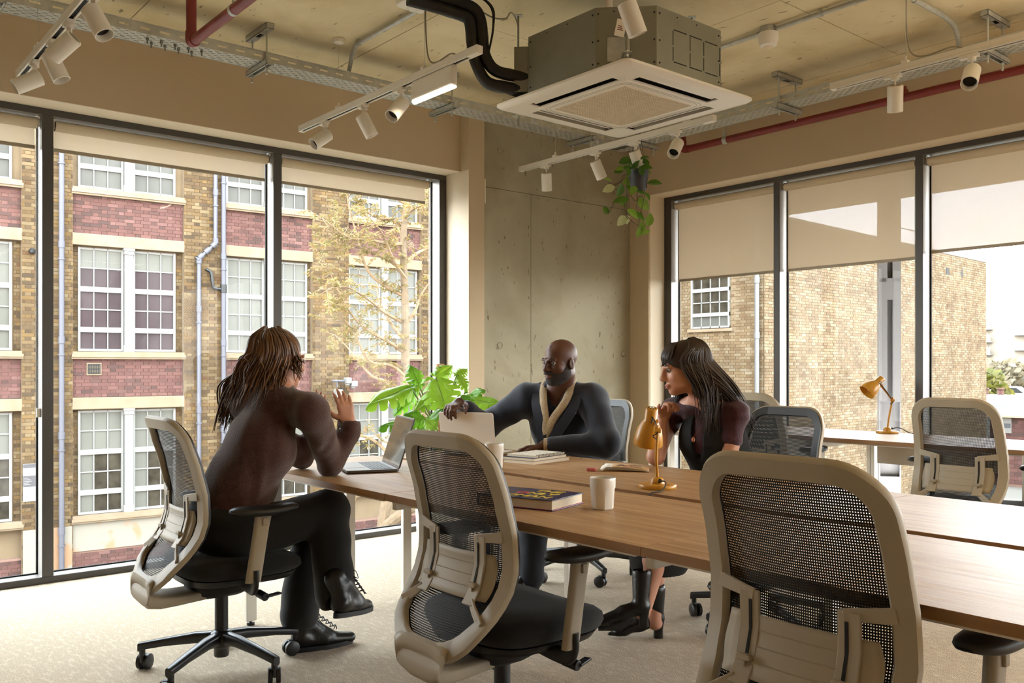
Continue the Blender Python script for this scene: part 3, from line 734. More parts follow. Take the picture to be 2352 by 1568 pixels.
M['leaf_lime'] = leaf_rand('yellow_green_leaves', [(112, 110, 46), (134, 124, 58), (96, 100, 42), (144, 130, 74)], .4)
M['leaf_pale'] = leaf_rand('pale_bare_branches', [(146, 132, 104), (154, 142, 118), (136, 122, 94)], .4)
bush('bush', 'yellow green bush in front of the far block of flats', 'bush', (63.4, 25.6, GZ), (1.6, 1.5, 2.2), 700, 1, M['leaf_lime'])
bush('bush', 'yellow bush at the far right edge beyond the parked car', 'bush', (60, 20.4, GZ), (1.5, 1.5, 2.0), 600, 2, M['leaf_lime'])
bush('far_tree', 'pale bare tree between the far blocks of flats', 'tree', (85.8, 33.4, GZ), (3, 3, 2.4), 900, 3, M['leaf_pale'], .6)
bush('far_tree', 'pale bare tree beside the balconied block of flats', 'tree', (88, 36.2, GZ), (2, 2, 2.2), 600, 4, M['leaf_pale'], 1)
M['flat'] = mat('pale_flats_cladding', (164, 152, 136), .8); M['flat2'] = mat('pale_balcony', (172, 168, 160), .7); M['flatwin'] = mat('far_window', (120, 112, 106), .2)
def flats(label, loc, w, d, h, nf, seed):
    root = thing('block_of_flats', label, 'building', loc)
    MB().box(0, d, -w, 0, GZ, h).build('wall', M['flat'], root, 0)
    fh = (h-GZ-1)/nf
    for f in range(nf):
        z = GZ+1+f*fh
        b = MB(); b.box(-1.0, 0, -w*.72, 0, z, z+.18); b.box(-1.0, -.94, -w*.72, 0, z+.18, z+1.0); b.build('balcony', M['flat2'], root, 0)
        for k_ in range(2):
            y = -w*(.30+.22*k_); MB().box(-.06, .02, y-w*.07, y+w*.04, z+.5, z+fh-.5).build('window', M['flatwin'], root, 0)
    MB().box(1, 3, -w*.95, -w*.7, h, h+1.2).build('roof_box', M['flat'], root, 0)
flats('far pale block of flats with stacked balconies just right of the plain brick building', (125.9, 53.4, 0), 4.4, 9, 7.9, 6, 1)
flats('small far block behind the pale tree, shorter than its neighbours', (137, 53.6, 0), 2.6, 8, 4.6, 4, 2)
flats('far pale block of flats cut off by the right edge of the picture', (118, 44.6, 0), 12, 9, 6.9, 5, 3)
def car_mb():
    root = thing('parked_car', 'white car parked among the bushes far beyond the right window', 'car', (74.7, 28.6, GZ+1.6), R(100))
    b = MB(); P_ = [(-2.1, .3), (-2.1, .75), (-1.3, .85), (-.7, 1.35), (.8, 1.38), (1.5, .9), (2.1, .78), (2.15, .3)]
    b.M = Matrix.Rotation(R(90), 4, 'X'); b.prism(P_, -.85, .85); b.build('body', M['whitegloss'], root, 40, .08)
    g = MB(); g.M = Matrix.Rotation(R(90), 4, 'X'); g.prism([(-1.15, .88), (-.66, 1.28), (.76, 1.3), (1.3, .92)], -.86, .86); g.build('glazing', M['dark'], root, 0)
    for x in (-1.35, 1.35):
        for y in (-.8, .8):
            w = MB(); w.cyl((x, y-.1, .32), (x, y+.1, .32), .32, n=16); w.build('wheel', M['foam'], root)
car_mb()
structure('trim_7', MB().box(66, 90, 15, 45, GZ, GZ+1.6), M['asphalt'])

# street colours are scaled darker to balance the very bright sky
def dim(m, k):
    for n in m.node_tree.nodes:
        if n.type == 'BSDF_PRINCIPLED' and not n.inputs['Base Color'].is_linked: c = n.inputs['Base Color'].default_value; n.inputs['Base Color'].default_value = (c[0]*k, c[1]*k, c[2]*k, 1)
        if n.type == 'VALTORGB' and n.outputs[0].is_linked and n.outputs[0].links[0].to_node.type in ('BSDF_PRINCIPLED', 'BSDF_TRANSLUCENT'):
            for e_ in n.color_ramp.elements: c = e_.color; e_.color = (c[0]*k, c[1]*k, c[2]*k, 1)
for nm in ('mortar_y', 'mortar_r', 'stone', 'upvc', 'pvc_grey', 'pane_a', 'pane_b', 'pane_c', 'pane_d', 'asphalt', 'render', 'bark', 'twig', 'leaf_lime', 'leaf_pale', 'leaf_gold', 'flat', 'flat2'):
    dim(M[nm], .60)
# ================================================================ CEILING SERVICES
FW = Vector((.6404, .768, 0)); RT_ = Vector((.768, -.6404, 0)); UP = Vector((0, 0, 1))
M['void'] = M['dark']
M['glow'] = NT('lit_led_diffuser').m
_b = M['glow'].node_tree.nodes['Principled BSDF']; _b.inputs['Emission Color'].default_value = (1, .86, .66, 1); _b.inputs['Emission Strength'].default_value = 9

def lamp_track(X, y0, y1, label, wires, feed=None, z=2.65):
    """rail along Y from y0 (far) to y1 (near)"""
    root = thing('lighting_track', label, 'light track', (X, y0, z), 0, 'white suspended lighting tracks')
    L = y0-y1
    r = MB(); r.box(-.018, .018, -L, 0, -.006, .018); r.box(-.018, -.009, -L, 0, -.018, -.006); r.box(.009, .018, -L, 0, -.018, -.006)
    r.build('rail', M['white'], root, 0, .0015)
    MB().box(-.009, .009, -L+.02, -.02, -.012, -.0055).build('conductor_slot', M['dark'], root, 0)
    for y in (-.012, -L+.06): MB().box(-.0185, .0185, y-.07 if y < -.1 else y-.012, y+.012, -.0185, .0185).build('end_cap', M['white'], root, 0, .001)
    for wy in wires:
        w = MB(); w.cyl((0, wy-y0, .03), (0, wy-y0, ZC-z), .0012, n=5); w.build('suspension_wire', M['steel'], root)
        c = MB(); c.boxc((0, wy-y0, .026), (.034, .03, .016)); c.cyl((0, wy-y0, .03), (0, wy-y0, .055), .006, n=8); c.build('wire_clip', M['white'], root, 0, .001)
        c = MB(); c.lathe([(.0, -.03), (.014, -.03), (.03, -.022), (.034, -.012), (.034, 0)], 20, (0, wy-y0, ZC-z)); c.build('ceiling_rose', M['white'], root)
    if feed is not None:
        w = MB(); w.tube(bez([(0, feed-y0-.28, .018), (.0, feed-y0-.22, .04), (.01, feed-y0-.1, .035), (.012, feed-y0-.03, .06), (.01, feed-y0-.005, .14), (.006, feed-y0, .3), (.012, feed-y0-.01, ZC-z)], 6), .004, 6); w.build('feed_cable', M['cable'], root)
    return root
T1 = lamp_track(.954, 4.987, 2.1, 'white lighting track at upper left carrying four spotlights, nearest the left window', [4.6, 2.6], None)
T2 = lamp_track(2.5, 5.025, 3.24, 'white lighting track carrying a lit linear lamp and three spotlights', [4.55, 3.68], 3.68)
T3 = lamp_track(4.25, 5.002, 3.25, 'white lighting track below the ceiling cassette carrying four spotlights', [4.62, 3.45], None)
T4 = lamp_track(4.25, 2.494, -.6, 'white lighting track at upper right carrying two spotlights', [2.1, -.2], 2.1)
T5 = lamp_track(2.5, 2.42, -.4, 'white lighting track out of the picture above the front chair', [2.3, .2], None)

def spot_proto(X, Y, aim, label, z=2.65):
    """spotlight clipped into a track: adapter, stem, can and recessed lens"""
    root = thing('track_spotlight', label, 'spotlight', (X, Y, z-.018), 0, 'white cylinder spotlights on the tracks')
    a = MB(); a.boxc((0, .012, -.008), (.03, .085, .016)); a.cyl((0, 0, -.03), (0, 0, -.006), .019, n=18); a.build('adapter', M['white'], root, 40, .001)
    d = (RT_*aim[0] + UP*aim[1] - FW*aim[2]).normalized()
    piv = Vector((0, 0, -.088))
    side = d.cross(UP); side = side.normalized() if side.length > .05 else RT_
    s_ = MB(); s_.sweep([(0, 0, -.028), (0, 0, -.086)], [(-.011, -.004), (.011, -.004), (.011, .004), (-.011, .004)], tuple(side)); s_.build('stem', M['white'], root, 0, .001)
    rt = d.to_track_quat('Z', 'Y').to_matrix().to_4x4()
    c = MB(); c.M = Matrix.Translation(piv + d*.022) @ rt
    R_ = .037
    c.lathe([(.0, -.052), (R_-.004, -.052), (R_, -.048), (R_, .074), (R_-.003, .075), (R_-.004, .07), (R_-.009, .045), (.018, .04), (.0, .04)], 28)
    cn = c.build('can', M['white'], root, 40)
    l = MB(); l.M = c.M; l.lathe([(R_-.0085, .049), (.016, .0425), (.012, .05), (0, .052)], 24); l.build('lens', M['dark'], cn)
    v = MB(); v.M = c.M
    for i in range(-3, 4):
        w = math.sqrt(max(0, .026**2-(i*.007)**2)); v.box(-w, w, i*.007-.0015, i*.007+.0015, -.0535, -.0515)
    v.build('cooling_slot', M['cable'], cn, 0)
    return root
spots = [(.954, 4.653, (-.75, -.5, .42), 'white spotlight at the end of the upper left track, mouth turned towards the window'),
 (.954, 4.316, (.42, -.9, -.05), 'white spotlight second from the end of the upper left track, pointing down'),
 (.954, 4.025, (-.78, -.6, -.1), 'white spotlight third from the end of the upper left track, turned to the left'),
 (.954, 3.66, (.5, -.85, .12), 'white spotlight nearest the camera on the upper left track'),
 (2.5, 4.712, (-.62, -.6, .5), 'white spotlight at the far end of the track with the lit lamp'),
 (2.5, 4.268, (.45, -.88, -.1), 'white spotlight in the middle of the track with the lit lamp, mouth hidden'),
 (2.5, 3.899, (-.42, -.75, .5), 'white spotlight beside the lit linear lamp'),
 (4.25, 4.714, (.05, -.95, -.3), 'white spotlight hanging straight down in front of the concrete wall'),
 (4.25, 4.213, (.4, -.85, -.28), 'white spotlight left of the hanging plant, tilted'),
 (4.25, 3.862, (.36, -.86, -.28), 'white spotlight directly in front of the hanging plant'),
 (4.25, 3.524, (-.36, -.68, .62), 'white spotlight with a visible lens right of the hanging plant'),
 (4.25, 2.152, (.14, -.92, -.35), 'white spotlight on the upper right track pointing down, showing its cooling slots'),
 (4.25, 1.789, (-.42, -.68, .58), 'white spotlight on the upper right track turned to the left, lens visible'),
 (2.5, 2.305, (.36, -.88, -.15), 'large near white spotlight in front of the ceiling cassette, at the top edge')]
for X, Y, a_, lb in spots: spot_proto(X, Y, a_, lb)

el_ = thing('linear_lamp', 'white linear lamp with a glowing lower edge on the middle track', 'lamp', (2.5, 3.6, 2.632))
MB().box(-.017, .017, -.18, .18, -.10, 0).build('housing', M['white'], el_, 0, .012, 3)
lv = MB()
for k in range(5):
    for s0 in (-.165, .13): lv.box(-.0176, .0176, s0+k*.008, s0+k*.008+.0025, -.075, -.035)
lv.build('vent_rib', M['white'], el_, 0)
gm = MB(); gm.M = Matrix.Rotation(R(90), 4, 'X'); MBp = [(.0165*math.cos(PI*k/8), -.1-.0+.0-.014*math.sin(PI*k/8)) for k in range(9)]
gm.prism([(x, z) for x, z in MBp], -.17, .17); gm.build('diffuser', M['glow'], el_, 60)
l = area('linear_lamp_light', (2.5, 3.6, 2.512), .03, .33, 5, (1, .84, .62))

# ---------------------------------------------------------------- ceiling cassette air conditioner
ac = thing('ceiling_cassette', 'ceiling cassette air conditioner with a square white fascia and bare galvanised casing', 'air conditioner', (3.24, 3.03, 2.48))
h_, ch = .42, .19
oc = [(h_-ch, -h_), (h_, -h_+ch), (h_, h_-ch), (h_-ch, h_), (-h_+ch, h_), (-h_, h_-ch), (-h_, -h_+ch), (-h_+ch, -h_)]
MB().prism(oc, .025, .31).build('casing', M['steel_dull'], ac, 0, .002)
fl_ = MB()
for i in range(8):
    a, b_ = Vector((*oc[i], 0)), Vector((*oc[(i+1) % 8], 0)); n_ = Vector(((b_-a).y, -(b_-a).x, 0)).normalized()
    for t in (.04, .96):
        p = a.lerp(b_, t)
        for z in (.06, .16, .28): fl_.cyl(p+n_*.0+UP*z, p+n_*.003+UP*z, .004, n=8)
    for t in (.3, .6): fl_.cyl(a.lerp(b_, t)+UP*.29, a.lerp(b_, t)+n_*.003+UP*.29, .003, n=8)
fl_.build('screws', M['dark'], ac, 0)['kind'] = 'stuff'
kp = MB(); Y = -h_-.0012
for x in (-.12, .0, .1, .22):
    for z0, z1 in ((.09, .15), (.16, .225)): kp.box(x-.002, x+.002, Y, -h_+.001, z0, z1)
for z in (.085, .23):
    for x0 in (-.12, -.01, .105): kp.box(x0+.006, x0+.095, Y, -h_+.001, z-.002, z+.002)
kp.build('knockout_panel_slots', M['dark'], ac, 0)['kind'] = 'stuff'
# square access plate on the near chamfer
pc = (Vector((*oc[7], 0))+Vector((*oc[6], 0)))/2; nn = Vector((-1, -1, 0)).normalized(); tt = Vector((1, -1, 0)).normalized()
ap = MB(); ap.M = Matrix.Translation(pc+UP*.12-tt*.035) @ Matrix(((tt.x, nn.x, 0, 0), (tt.y, nn.y, 0, 0), (0, 0, 1, 0), (0, 0, 0, 1)))
ap.box(-.05, .05, -.001, .004, -.055, .055); ap.cyl((0, 0, -.045), (0, .008, -.045), .006, n=8); ap.build('access_plate', M['steel'], ac, 0, .002)
# rolled edge of the casing above the fascia
fas = .455
f = MB()
def sq(s_, z, r_): return [(x, y, z) for x, y in rrect(2*s_, 2*s_, r_, 6)]
# flat underside as a ring with the intake and outlets left open
f.loft([sq(.36, .028, .03), sq(fas-.012, .03, .035), sq(fas, .022, .04), sq(fas, .012, .04), sq(fas-.015, .002, .035), sq(.415, .0, .03)], True, True, False)
f.build('fascia_rim', M['whitegloss'], ac, 40)
pl = MB()
def plate(x0, x1, y0, y1, z=0.0, t=.006): pl.box(x0, x1, y0, y1, z, z+t)
o0, o1, oh = .306, .376, .27           # outlet slots: from o0 to o1 off centre, half length oh
plate(-.416, .416, o1, .416); plate(-.416, .416, -.416, -o1); plate(o1, .416, -o1, o1); plate(-.416, -o1, -o1, o1)
for s0, s1 in ((-o1, -oh), (oh, o1)):
    plate(s0, s1, o0, o1); plate(s0, s1, -o1, -o0); 
    q0, q1 = max(s0, -o0), min(s1, o0); plate(o0, o1, q0, q1); plate(-o1, -o0, q0, q1)
plate(-o0, o0, .297, o0); plate(-o0, o0, -o0, -.297); plate(.297, o0, -.297, .297); plate(-o0, -.297, -.297, .297)
pl.build('fascia_plate', M['whitegloss'], ac, 0)
vd = MB(); vd.box(-.41, .41, -.41, .41, .022, .026); vd.build('duct_void', M['dark'], ac, 0)
for k in range(4):
    lo = MB(); lo.M = Matrix.Rotation(R(90*k), 4, 'Z') @ Matrix.Translation((0, (o0+o1)/2+.006, .010)) @ Matrix.Rotation(R(8), 4, 'X')
    lo.box(-oh+.004, oh-.004, -.009, .009, -.0015, .0015); lo.build('louvre', M['whitegloss'], ac, 0, .001)
    st_ = MB(); st_.M = Matrix.Rotation(R(90*k), 4, 'Z')
    st_.add([(-oh, o1+.0, .001), (oh, o1, .001), (oh, o1-.004, .022), (-oh, o1-.004, .022)], [(0,1,2,3)]); st_.build('outlet_lip', M['cable'], ac, 0)
ig = MB(); ig.box(-.298, .298, -.298, .298, -.004, .006); ig.build('intake_panel', M['whitegloss'], ac, 0, .006, 2)
gr = MB(); n_ = 40
for i in range(n_+1):
    x = -.235 + .47*i/n_; gr.box(x-.0018, x+.0018, -.235, .235, -.0068, -.004); gr.box(-.235, .235, x-.0018, x+.0018, -.0068, -.004)
gr.build('intake_grille', M['paint_light'], ac, 0)['kind'] = 'stuff'
sm = MB()
for r0 in (.27, .283):
    q = [(x, y, -.0042) for x, y in rrect(2*r0, 2*r0, .05, 6)]; sm.tube(q, .0009, 4, closed=True)
sm.build('panel_seam', M['cable'], ac)
for x, y in ((-.08, .32), (.14, -.0)):
    pass
# hanging brackets and threaded rods
for (x, y, z0) in ((-.17, .60, .03), (.56, .02, .12), (-.36, -.36, .06), (.46, .5, .06)):
    rdm = MB(); rdm.cyl((x, y, z0-.03), (x, y, ZC-2.48), .005, n=8); rdm.build('threaded_rod', M['steel_dull'], ac)
    dx, dy = (Vector((x, y, 0)).normalized()*-.11).xy
    bk = MB(); bk.M = Matrix.Translation((x, y, z0+.02)) @ Matrix.Rotation(math.atan2(dy, dx), 4, 'Z')
    bk.box(-.03, .14 if abs(x) < .5 else .16, -.022, .022, 0, .004); bk.box(.1, .104, -.022, .022, -.05, .06); bk.cyl((0, 0, -.012), (0, 0, 0), .011, n=6); bk.cyl((0, 0, .004), (0, 0, .016), .011, n=6)
    bk.build('hanger_bracket', M['steel'], ac, 0)
    b = MB(); b.lathe([(.03, -.004), (.03, 0)], 4, (x, y, ZC-2.48)); b.build('ceiling_plate', M['steel'], ac, 0)
# pipe connection box on the left chamfer, and the white condensate pipe
cb = MB(); cb.M = Matrix.Translation((-.325, .325, 0)) @ Matrix.Rotation(R(135), 4, 'Z'); cb.box(.0, .07, -.12, .12, .05, .27); cb.build('connection_box', M['steel_dull'], ac, 0, .002)
dr = MB(); dr.tube(bez([(-.26, -.16, .60), (-.26, -.16, .44), (-.265, -.165, .35), (-.25, -.2, .30), (-.2, -.27, .255), (-.16, -.33, .225)], 6), .018, 14)
for p, q in (((-.26, -.16, .42), (-.26, -.16, .46)), ((-.262, -.163, .345), (-.261, -.161, .37)), ((-.225, -.235, .278), (-.205, -.262, .262))): dr.cyl(p, q, .021, n=14)
dr.build('condensate_pipe', M['whitegloss'], ac, 60)
tg = MB(); tg.M = Matrix.Translation((-.385, -.35, .20)) @ Matrix.Rotation(R(-40), 4, 'Z') @ Matrix.Rotation(R(12), 4, 'Y'); tg.box(-.022, .022, -.0006, .0006, -.045, .03); to = tg.build('paper_tag', M['whitegloss'], ac, 0)
for k in range(3):
    t2 = MB(); t2.M = tg.M; t2.box(-.014, .012-.004*k, -.0012, .0012, -.018+.008*k, -.0145+.008*k); t2.build('red_print', M['red'], to, 0)

ip = thing('insulated_pipe', 'pair of black foam insulated pipes curving down into the ceiling cassette', 'pipe', (2.8, 3.3, 0))
pa = [(-.42, .28, 3.0), (-.27, .235, 2.985), (-.16, .17, 2.95), (-.125, .15, 2.89), (-.12, .14, 2.80), (-.115, .125, 2.71), (-.08, .09, 2.64), (.0, .02, 2.61), (.09, -.03, 2.60)]
pb = [(x-.03, y+.02, z-.045) for x, y, z in pa[:3]] + [(x-.045, y+.025, z-.02) for x, y, z in pa[3:6]] + [(x-.03, y+.03, z-.055) for x, y, z in pa[6:]]
for q in (pa, pb):
    P_ = bez(q, 8); b = MB(); b.tube(P_, .029, 14); b.build('insulated_run', M['foam'], ip, 60)
    for k in (10, 30, 52):
        b = MB(); b.tube([P_[k], P_[k+1], P_[k+2]], .0305, 14); b.build('tape_band', M['cable_black'], ip, 60)
for dx in (0, .012):
    b = MB(); b.tube(bez([(-.4+dx, .25, 3.03), (-.2+dx, .17, 3.02), (-.10+dx, .11, 2.96), (-.085, .10, 2.85), (-.11, .115, 2.7)], 6) , .005, 6); b.tube(bez([(-.13-dx, .16, 2.68), (-.08-dx, .12, 2.58), (.0, .06, 2.53), (.1, .02, 2.52)], 6), .005, 6); b.build('control_cable', M['cable_black'], ip)

# ---------------------------------------------------------------- perforated cable trays and their trapeze hangers
def tray_strip(b, L, w, axis_fn, slots, per=.05):
    """perforated strip: cells of a grid, slot cells left out. slots: list of (v0,v1,phase)"""
    vs = sorted({0.0, w} | {v for s_ in slots for v in s_[:2]}); n = int(L/per)
    for i in range(n):
        u0 = i*per
        for v0, v1 in zip(vs[:-1], vs[1:]):
            ph = [s_[2] for s_ in slots if s_[0] <= v0+1e-6 and s_[1] >= v1-1e-6]
            cuts = [(u0, u0+per)] if not ph else ([(u0, u0+per*.26), (u0+per*.74, u0+per)] if ph[0] == 0 else [(u0+per*.24, u0+per*.76)])
            for a, c in cuts: b.add([axis_fn(a, v0), axis_fn(c, v0), axis_fn(c, v1), axis_fn(a, v1)], [(0,1,2,3)])
def cable_tray(label, org, rz, L, w, z):
    root = thing('cable_tray', label, 'cable tray', (org[0], org[1], z), rz, 'galvanised cable trays')
    b = MB(); sl = [(w*.08, w*.13, 0), (w*.22, w*.27, 1), (w*.36, w*.41, 0), (w*.52, w*.57, 1), (w*.66, w*.71, 0), (w*.82, w*.87, 1)]
    tray_strip(b, L, w, lambda u, v: (u, v-w/2, 0), sl); b.build('tray_base', M['steel'], root, 0)
    for s_ in (-1, 1):
        b = MB(); tray_strip(b, L, .05, lambda u, v, s_=s_: (u, s_*w/2, v), [(.02, .03, 0)], .1); b.box(0, L, s_*w/2-.005, s_*w/2+.005, .048, .053); b.box(0, L, s_*w/2-.0015, s_*w/2+.0015, -.002, .004)
        b.build('tray_side', M['steel'], root, 0)
    return root
def trapeze(label, x, y, rz, w=.19, zb=2.872):
    root = thing('trapeze_hanger', label, 'hanger', (x, y, 0), rz, 'trapeze hangers under the cable trays')   # channel along local x
    def chan(z, up):
        c = MB(); s_ = 1 if up else -1; L2 = w/2+.045
        c.box(-L2, L2, -.021, .021, z, z+.002*s_ if s_ > 0 else z-.002) if False else None
        for y0, y1 in ((-.021, -.019), (.019, .021)): c.box(-L2, L2, y0, y1, z, z+.03)
        zz = z+.028 if not up else z
        c.box(-L2, -.03, -.021, .021, zz, zz+.002); c.box(.03, L2, -.021, .021, zz, zz+.002); c.box(-.03, .03, -.021, -.012, zz, zz+.002); c.box(-.03, .03, .012, .021, zz, zz+.002)
        z2 = z if not up else z+.028
        c.box(-L2, L2, -.021, -.011, z2, z2+.002); c.box(-L2, L2, .011, .021, z2, z2+.002)
        for x_ in (-L2, L2-.002): c.box(x_, x_+.002, -.021, .021, z, z+.03)
        c.build('channel', M['steel'], root, 0)
    chan(ZC-.031, True); chan(zb-.03, False)
    for s_ in (-1, 1):
        r_ = MB(); r_.cyl((s_*w/2, 0, zb-.055), (s_*w/2, 0, ZC-.01), .005, n=8); r_.cyl((s_*w/2, 0, zb-.042), (s_*w/2, 0, zb-.03), .011, n=6); r_.cyl((s_*w/2, 0, zb+.002), (s_*w/2, 0, zb+.012), .011, n=6); r_.lathe([(0, -.02), (.007, -.015), (.007, 0)], 8, (s_*w/2, 0, zb-.055)); r_.build('rod', M['steel'], root)
cable_tray('perforated galvanised cable tray along the left window wall', (-3.0, 4.715, 0), 0, 8.1, .16, 2.875)
cable_tray('perforated galvanised cable tray along the right window wall', (5.045, 4.80, 0), R(-90), 9.0, .16, 2.875)
for x, lb in ((.80, 'trapeze hanger at the upper left corner on the left tray'), (2.095, 'trapeze hanger on the left tray behind the lit lamp track, above the middle pane'), (3.353, 'trapeze hanger on the left tray near the beige column'), (4.60, 'trapeze hanger on the left tray in front of the concrete wall')):
    trapeze(lb, x, 4.715, R(90))
for y, lb in ((4.49, 'trapeze hanger on the right tray next to the concrete wall'), (3.273, 'trapeze hanger on the right tray just right of the ceiling cassette'), (2.002, 'trapeze hanger on the right tray at the upper right'), (.75, 'trapeze hanger on the right tray out of the picture')):
    trapeze(lb, 5.045, y, 0)
bt = MB()
for i in range(9): bt.cyl((1.48+i*.035, 4.69+.05*(i % 2), 2.845), (1.48+i*.035, 4.69+.05*(i % 2), 2.885), .004, n=6); bt.cyl((1.48+i*.035, 4.69+.05*(i % 2), 2.862), (1.48+i*.035, 4.69+.05*(i % 2), 2.874), .008, n=6)
tag(bt.build('tray_bolts', M['steel_dull']), 'row of small bolts poking through the left cable tray', 'bolts', kind='stuff')

# ---------------------------------------------------------------- conduits, detector, red sprinkler pipes
def conduit(pts, label, clips, r=.0125):
    root = thing('conduit', label, 'conduit', pts[0]); o_ = Vector(pts[0])
    b = MB(); b.tube([Vector(p)-o_ for p in pts], r, 12); b.build('tube', M['steel'], root, 60)
    for c, d in clips:
        c = Vector(c)-o_; d = Vector(d).normalized()
        b = MB(); b.cyl(c-d*.009, c+d*.009, r+.004, n=14); b.cyl(c+UP*.0, c+UP*(ZC-c.z-o_.z), .009, n=8); b.build('saddle', M['steel'], root, 60)
    return root
ZK = ZC-.022
conduit([(2.70, 4.80, 2.93), (2.69, 4.78, 2.96)] + [tuple(p) for p in bez([(2.67, 4.72, 3.0), (2.63, 4.62, 3.035), (2.59, 4.5, ZK)], 5)] + [(2.59, 4.0, ZK), (2.59, 3.66, ZK)], 'galvanised conduit bending from the left tray up to the ceiling box', [((2.59, 4.48, ZK), (0, 1, 0)), ((2.59, 3.8, ZK), (0, 1, 0))])
conduit([(4.24, 3.6, ZK), (4.24, 1.2, ZK)], 'galvanised conduit on the ceiling through the white movement sensor', [((4.24, 2.55, ZK), (0, 1, 0)), ((4.24, 3.2, ZK), (0, 1, 0))])
conduit([(3.9, 2.15, ZK), (4.7, 2.15, ZK)] + [tuple(p) for p in bez([(4.75, 2.15, ZK), (4.90, 2.155, 3.03), (4.99, 2.17, 2.97), (5.02, 2.18, 2.90)], 5)], 'galvanised conduit bending down into the right cable tray', [((4.45, 2.15, ZK), (1, 0, 0))])
jb = thing('junction_box', 'galvanised conduit box on the ceiling beside the black pipes', 'box', (2.62, 3.6, ZC))
MB().boxc((0, 0, -.02), (.1, .1, .04)).build('box', M['steel'], jb, 0, .004); b = MB()
for x in (-.03, .03): b.boxc((x, -.055, -.02), (.02, .03, .02))
b.build('gland', M['steel'], jb, 0)
sw = thing('smoke_sounder', 'white rounded box fixed to the ceiling at the top edge, left of the black pipes', 'detector', (2.52, 3.80, ZC))
MB().prism(rrect(.17, .12, .03), -.045, 0).build('body', M['whitegloss'], sw, 60, .006)
b = MB(); b.lathe([(0, -.062), (.03, -.06), (.045, -.045)], 20); b.build('cap', M['whitegloss'], sw)
pir = thing('movement_sensor', 'white cylindrical movement sensor on the ceiling conduit', 'sensor', (4.24, 2.87, ZC))
b = MB(); b.cyl((0, 0, -.035), (0, 0, 0), .046, n=28); b.build('conduit_box', M['steel'], pir)
b = MB(); b.lathe([(.0, -.108), (.028, -.108), (.046, -.102), (.056, -.06), (.053, -.034), (0, -.034)], 30); b.build('body', M['whitegloss'], pir)
b = MB(); b.lathe([(0, -.122), (.012, -.12), (.022, -.114), (.03, -.107)], 24); b.build('lens', M['paint_light'], pir)
lc = MB(); lc.tube(bez([(2.66, 3.56, 3.05), (2.70, 3.50, 2.97), (2.76, 3.46, 2.93), (2.85, 3.47, 2.95), (2.95, 3.55, 3.03), (3.04, 3.62, 3.05), (3.07, 3.63, 3.0), (3.07, 3.63, 2.9)], 7), .004, 6)
tag(lc.build('loose_cable', M['cable']), 'thin pale cable looping under the ceiling behind the black pipes', 'cable')

rp1 = thing('sprinkler_pipe', 'dark red pipe dropping from the ceiling and running towards the camera at upper left', 'pipe', (1.585, 4.36, 0))
b = MB(); b.cyl((0, 0, 2.80), (0, 0, ZC), .0245, n=18); b.build('drop', M['red'], rp1)
b = MB(); b.tube(bez([(0, 0, 2.835), (0, 0, 2.80), (0, -.012, 2.785), (0, -.05, 2.782)], 6), .0285, 18); b.build('elbow', M['red'], rp1, 60)
b = MB(); b.cyl((0, -.03, 2.782), (0, -3.2, 2.782), .0245, n=18); b.build('run', M['red'], rp1)
b = MB()
for y in (-.52, -1.9): b.cyl((0, y-.012, 2.782), (0, y+.012, 2.782), .0262, n=18); b.box(-.003, .003, y-.012, y+.012, 2.80, 2.86); b.cyl((0, y, 2.84), (0, y, ZC), .004, n=6)
b.build('pipe_clip', M['steel'], rp1, 60)
rp2 = thing('sprinkler_pipe', 'dark red pipe running along the right wall below the cable tray', 'pipe', (5.40, 4.42, 0))
b = MB(); b.cyl((0, 0, 2.87), (0, 0, ZC), .024, n=18); b.build('drop', M['red'], rp2)
b = MB(); b.tube(bez([(0, 0, 2.93), (0, 0, 2.885), (0, -.015, 2.868), (0, -.06, 2.862)], 6), .029, 18); b.build('elbow', M['red'], rp2, 60)
b = MB(); b.cyl((0, -.04, 2.862), (0, -7.6, 2.862), .026, n=20); b.build('run', M['red'], rp2)
for y in (-.40, -3.4):
    b = MB(); b.cyl((0, y-.018, 2.862), (0, y+.018, 2.862), .029, n=18); b.box(-.02, -.017, y-.015, y+.015, 2.87, 2.93); b.cyl((0, y, 2.9), (0, y, ZC), .005, n=6); b.build('pipe_clip', M['steel'], rp2, 60)
b = MB(); b.box(-.02, .02, -1.76, -1.73, 2.88, 2.91); b.cyl((0, -1.745, 2.89), (0, -1.745, 2.93), .012, n=10); b.build('pipe_clip', M['red'], rp2)
# ================================================================ TASK CHAIRS
def mesh_fabric(name, pitch, rgb, hole):
    s = NT(name); b = s.b; b.inputs['Base Color'].default_value = (*lin(rgb), 1); b.inputs['Roughness'].default_value = .7
    t = s.add('ShaderNodeTexCoord'); sp = s.add('ShaderNodeSeparateXYZ'); s.link(t.outputs['Object'], sp.inputs[0])
    def wave(ax, p):
        m1 = s.add('ShaderNodeMath', operation='MULTIPLY'); m1.inputs[1].default_value = 2*PI/p; s.link(sp.outputs[ax], m1.inputs[0])
        m2 = s.add('ShaderNodeMath', operation='SINE'); s.link(m1.outputs[0], m2.inputs[0]); return m2.outputs[0]
    a = s.add('ShaderNodeMath', operation='MINIMUM'); s.link(wave('X', pitch), a.inputs[0]); s.link(wave('Z', pitch*1.15), a.inputs[1])
    g = s.add('ShaderNodeMath', operation='GREATER_THAN'); g.inputs[1].default_value = hole; s.link(a.outputs[0], g.inputs[0])
    tr = s.add('ShaderNodeBsdfTransparent'); mx = s.add('ShaderNodeMixShader'); s.link(g.outputs[0], mx.inputs[0])
    s.link(b.outputs[0], mx.inputs[1]); s.link(tr.outputs[0], mx.inputs[2]); s.link(mx.outputs[0], s.out.inputs[0]); return s.m
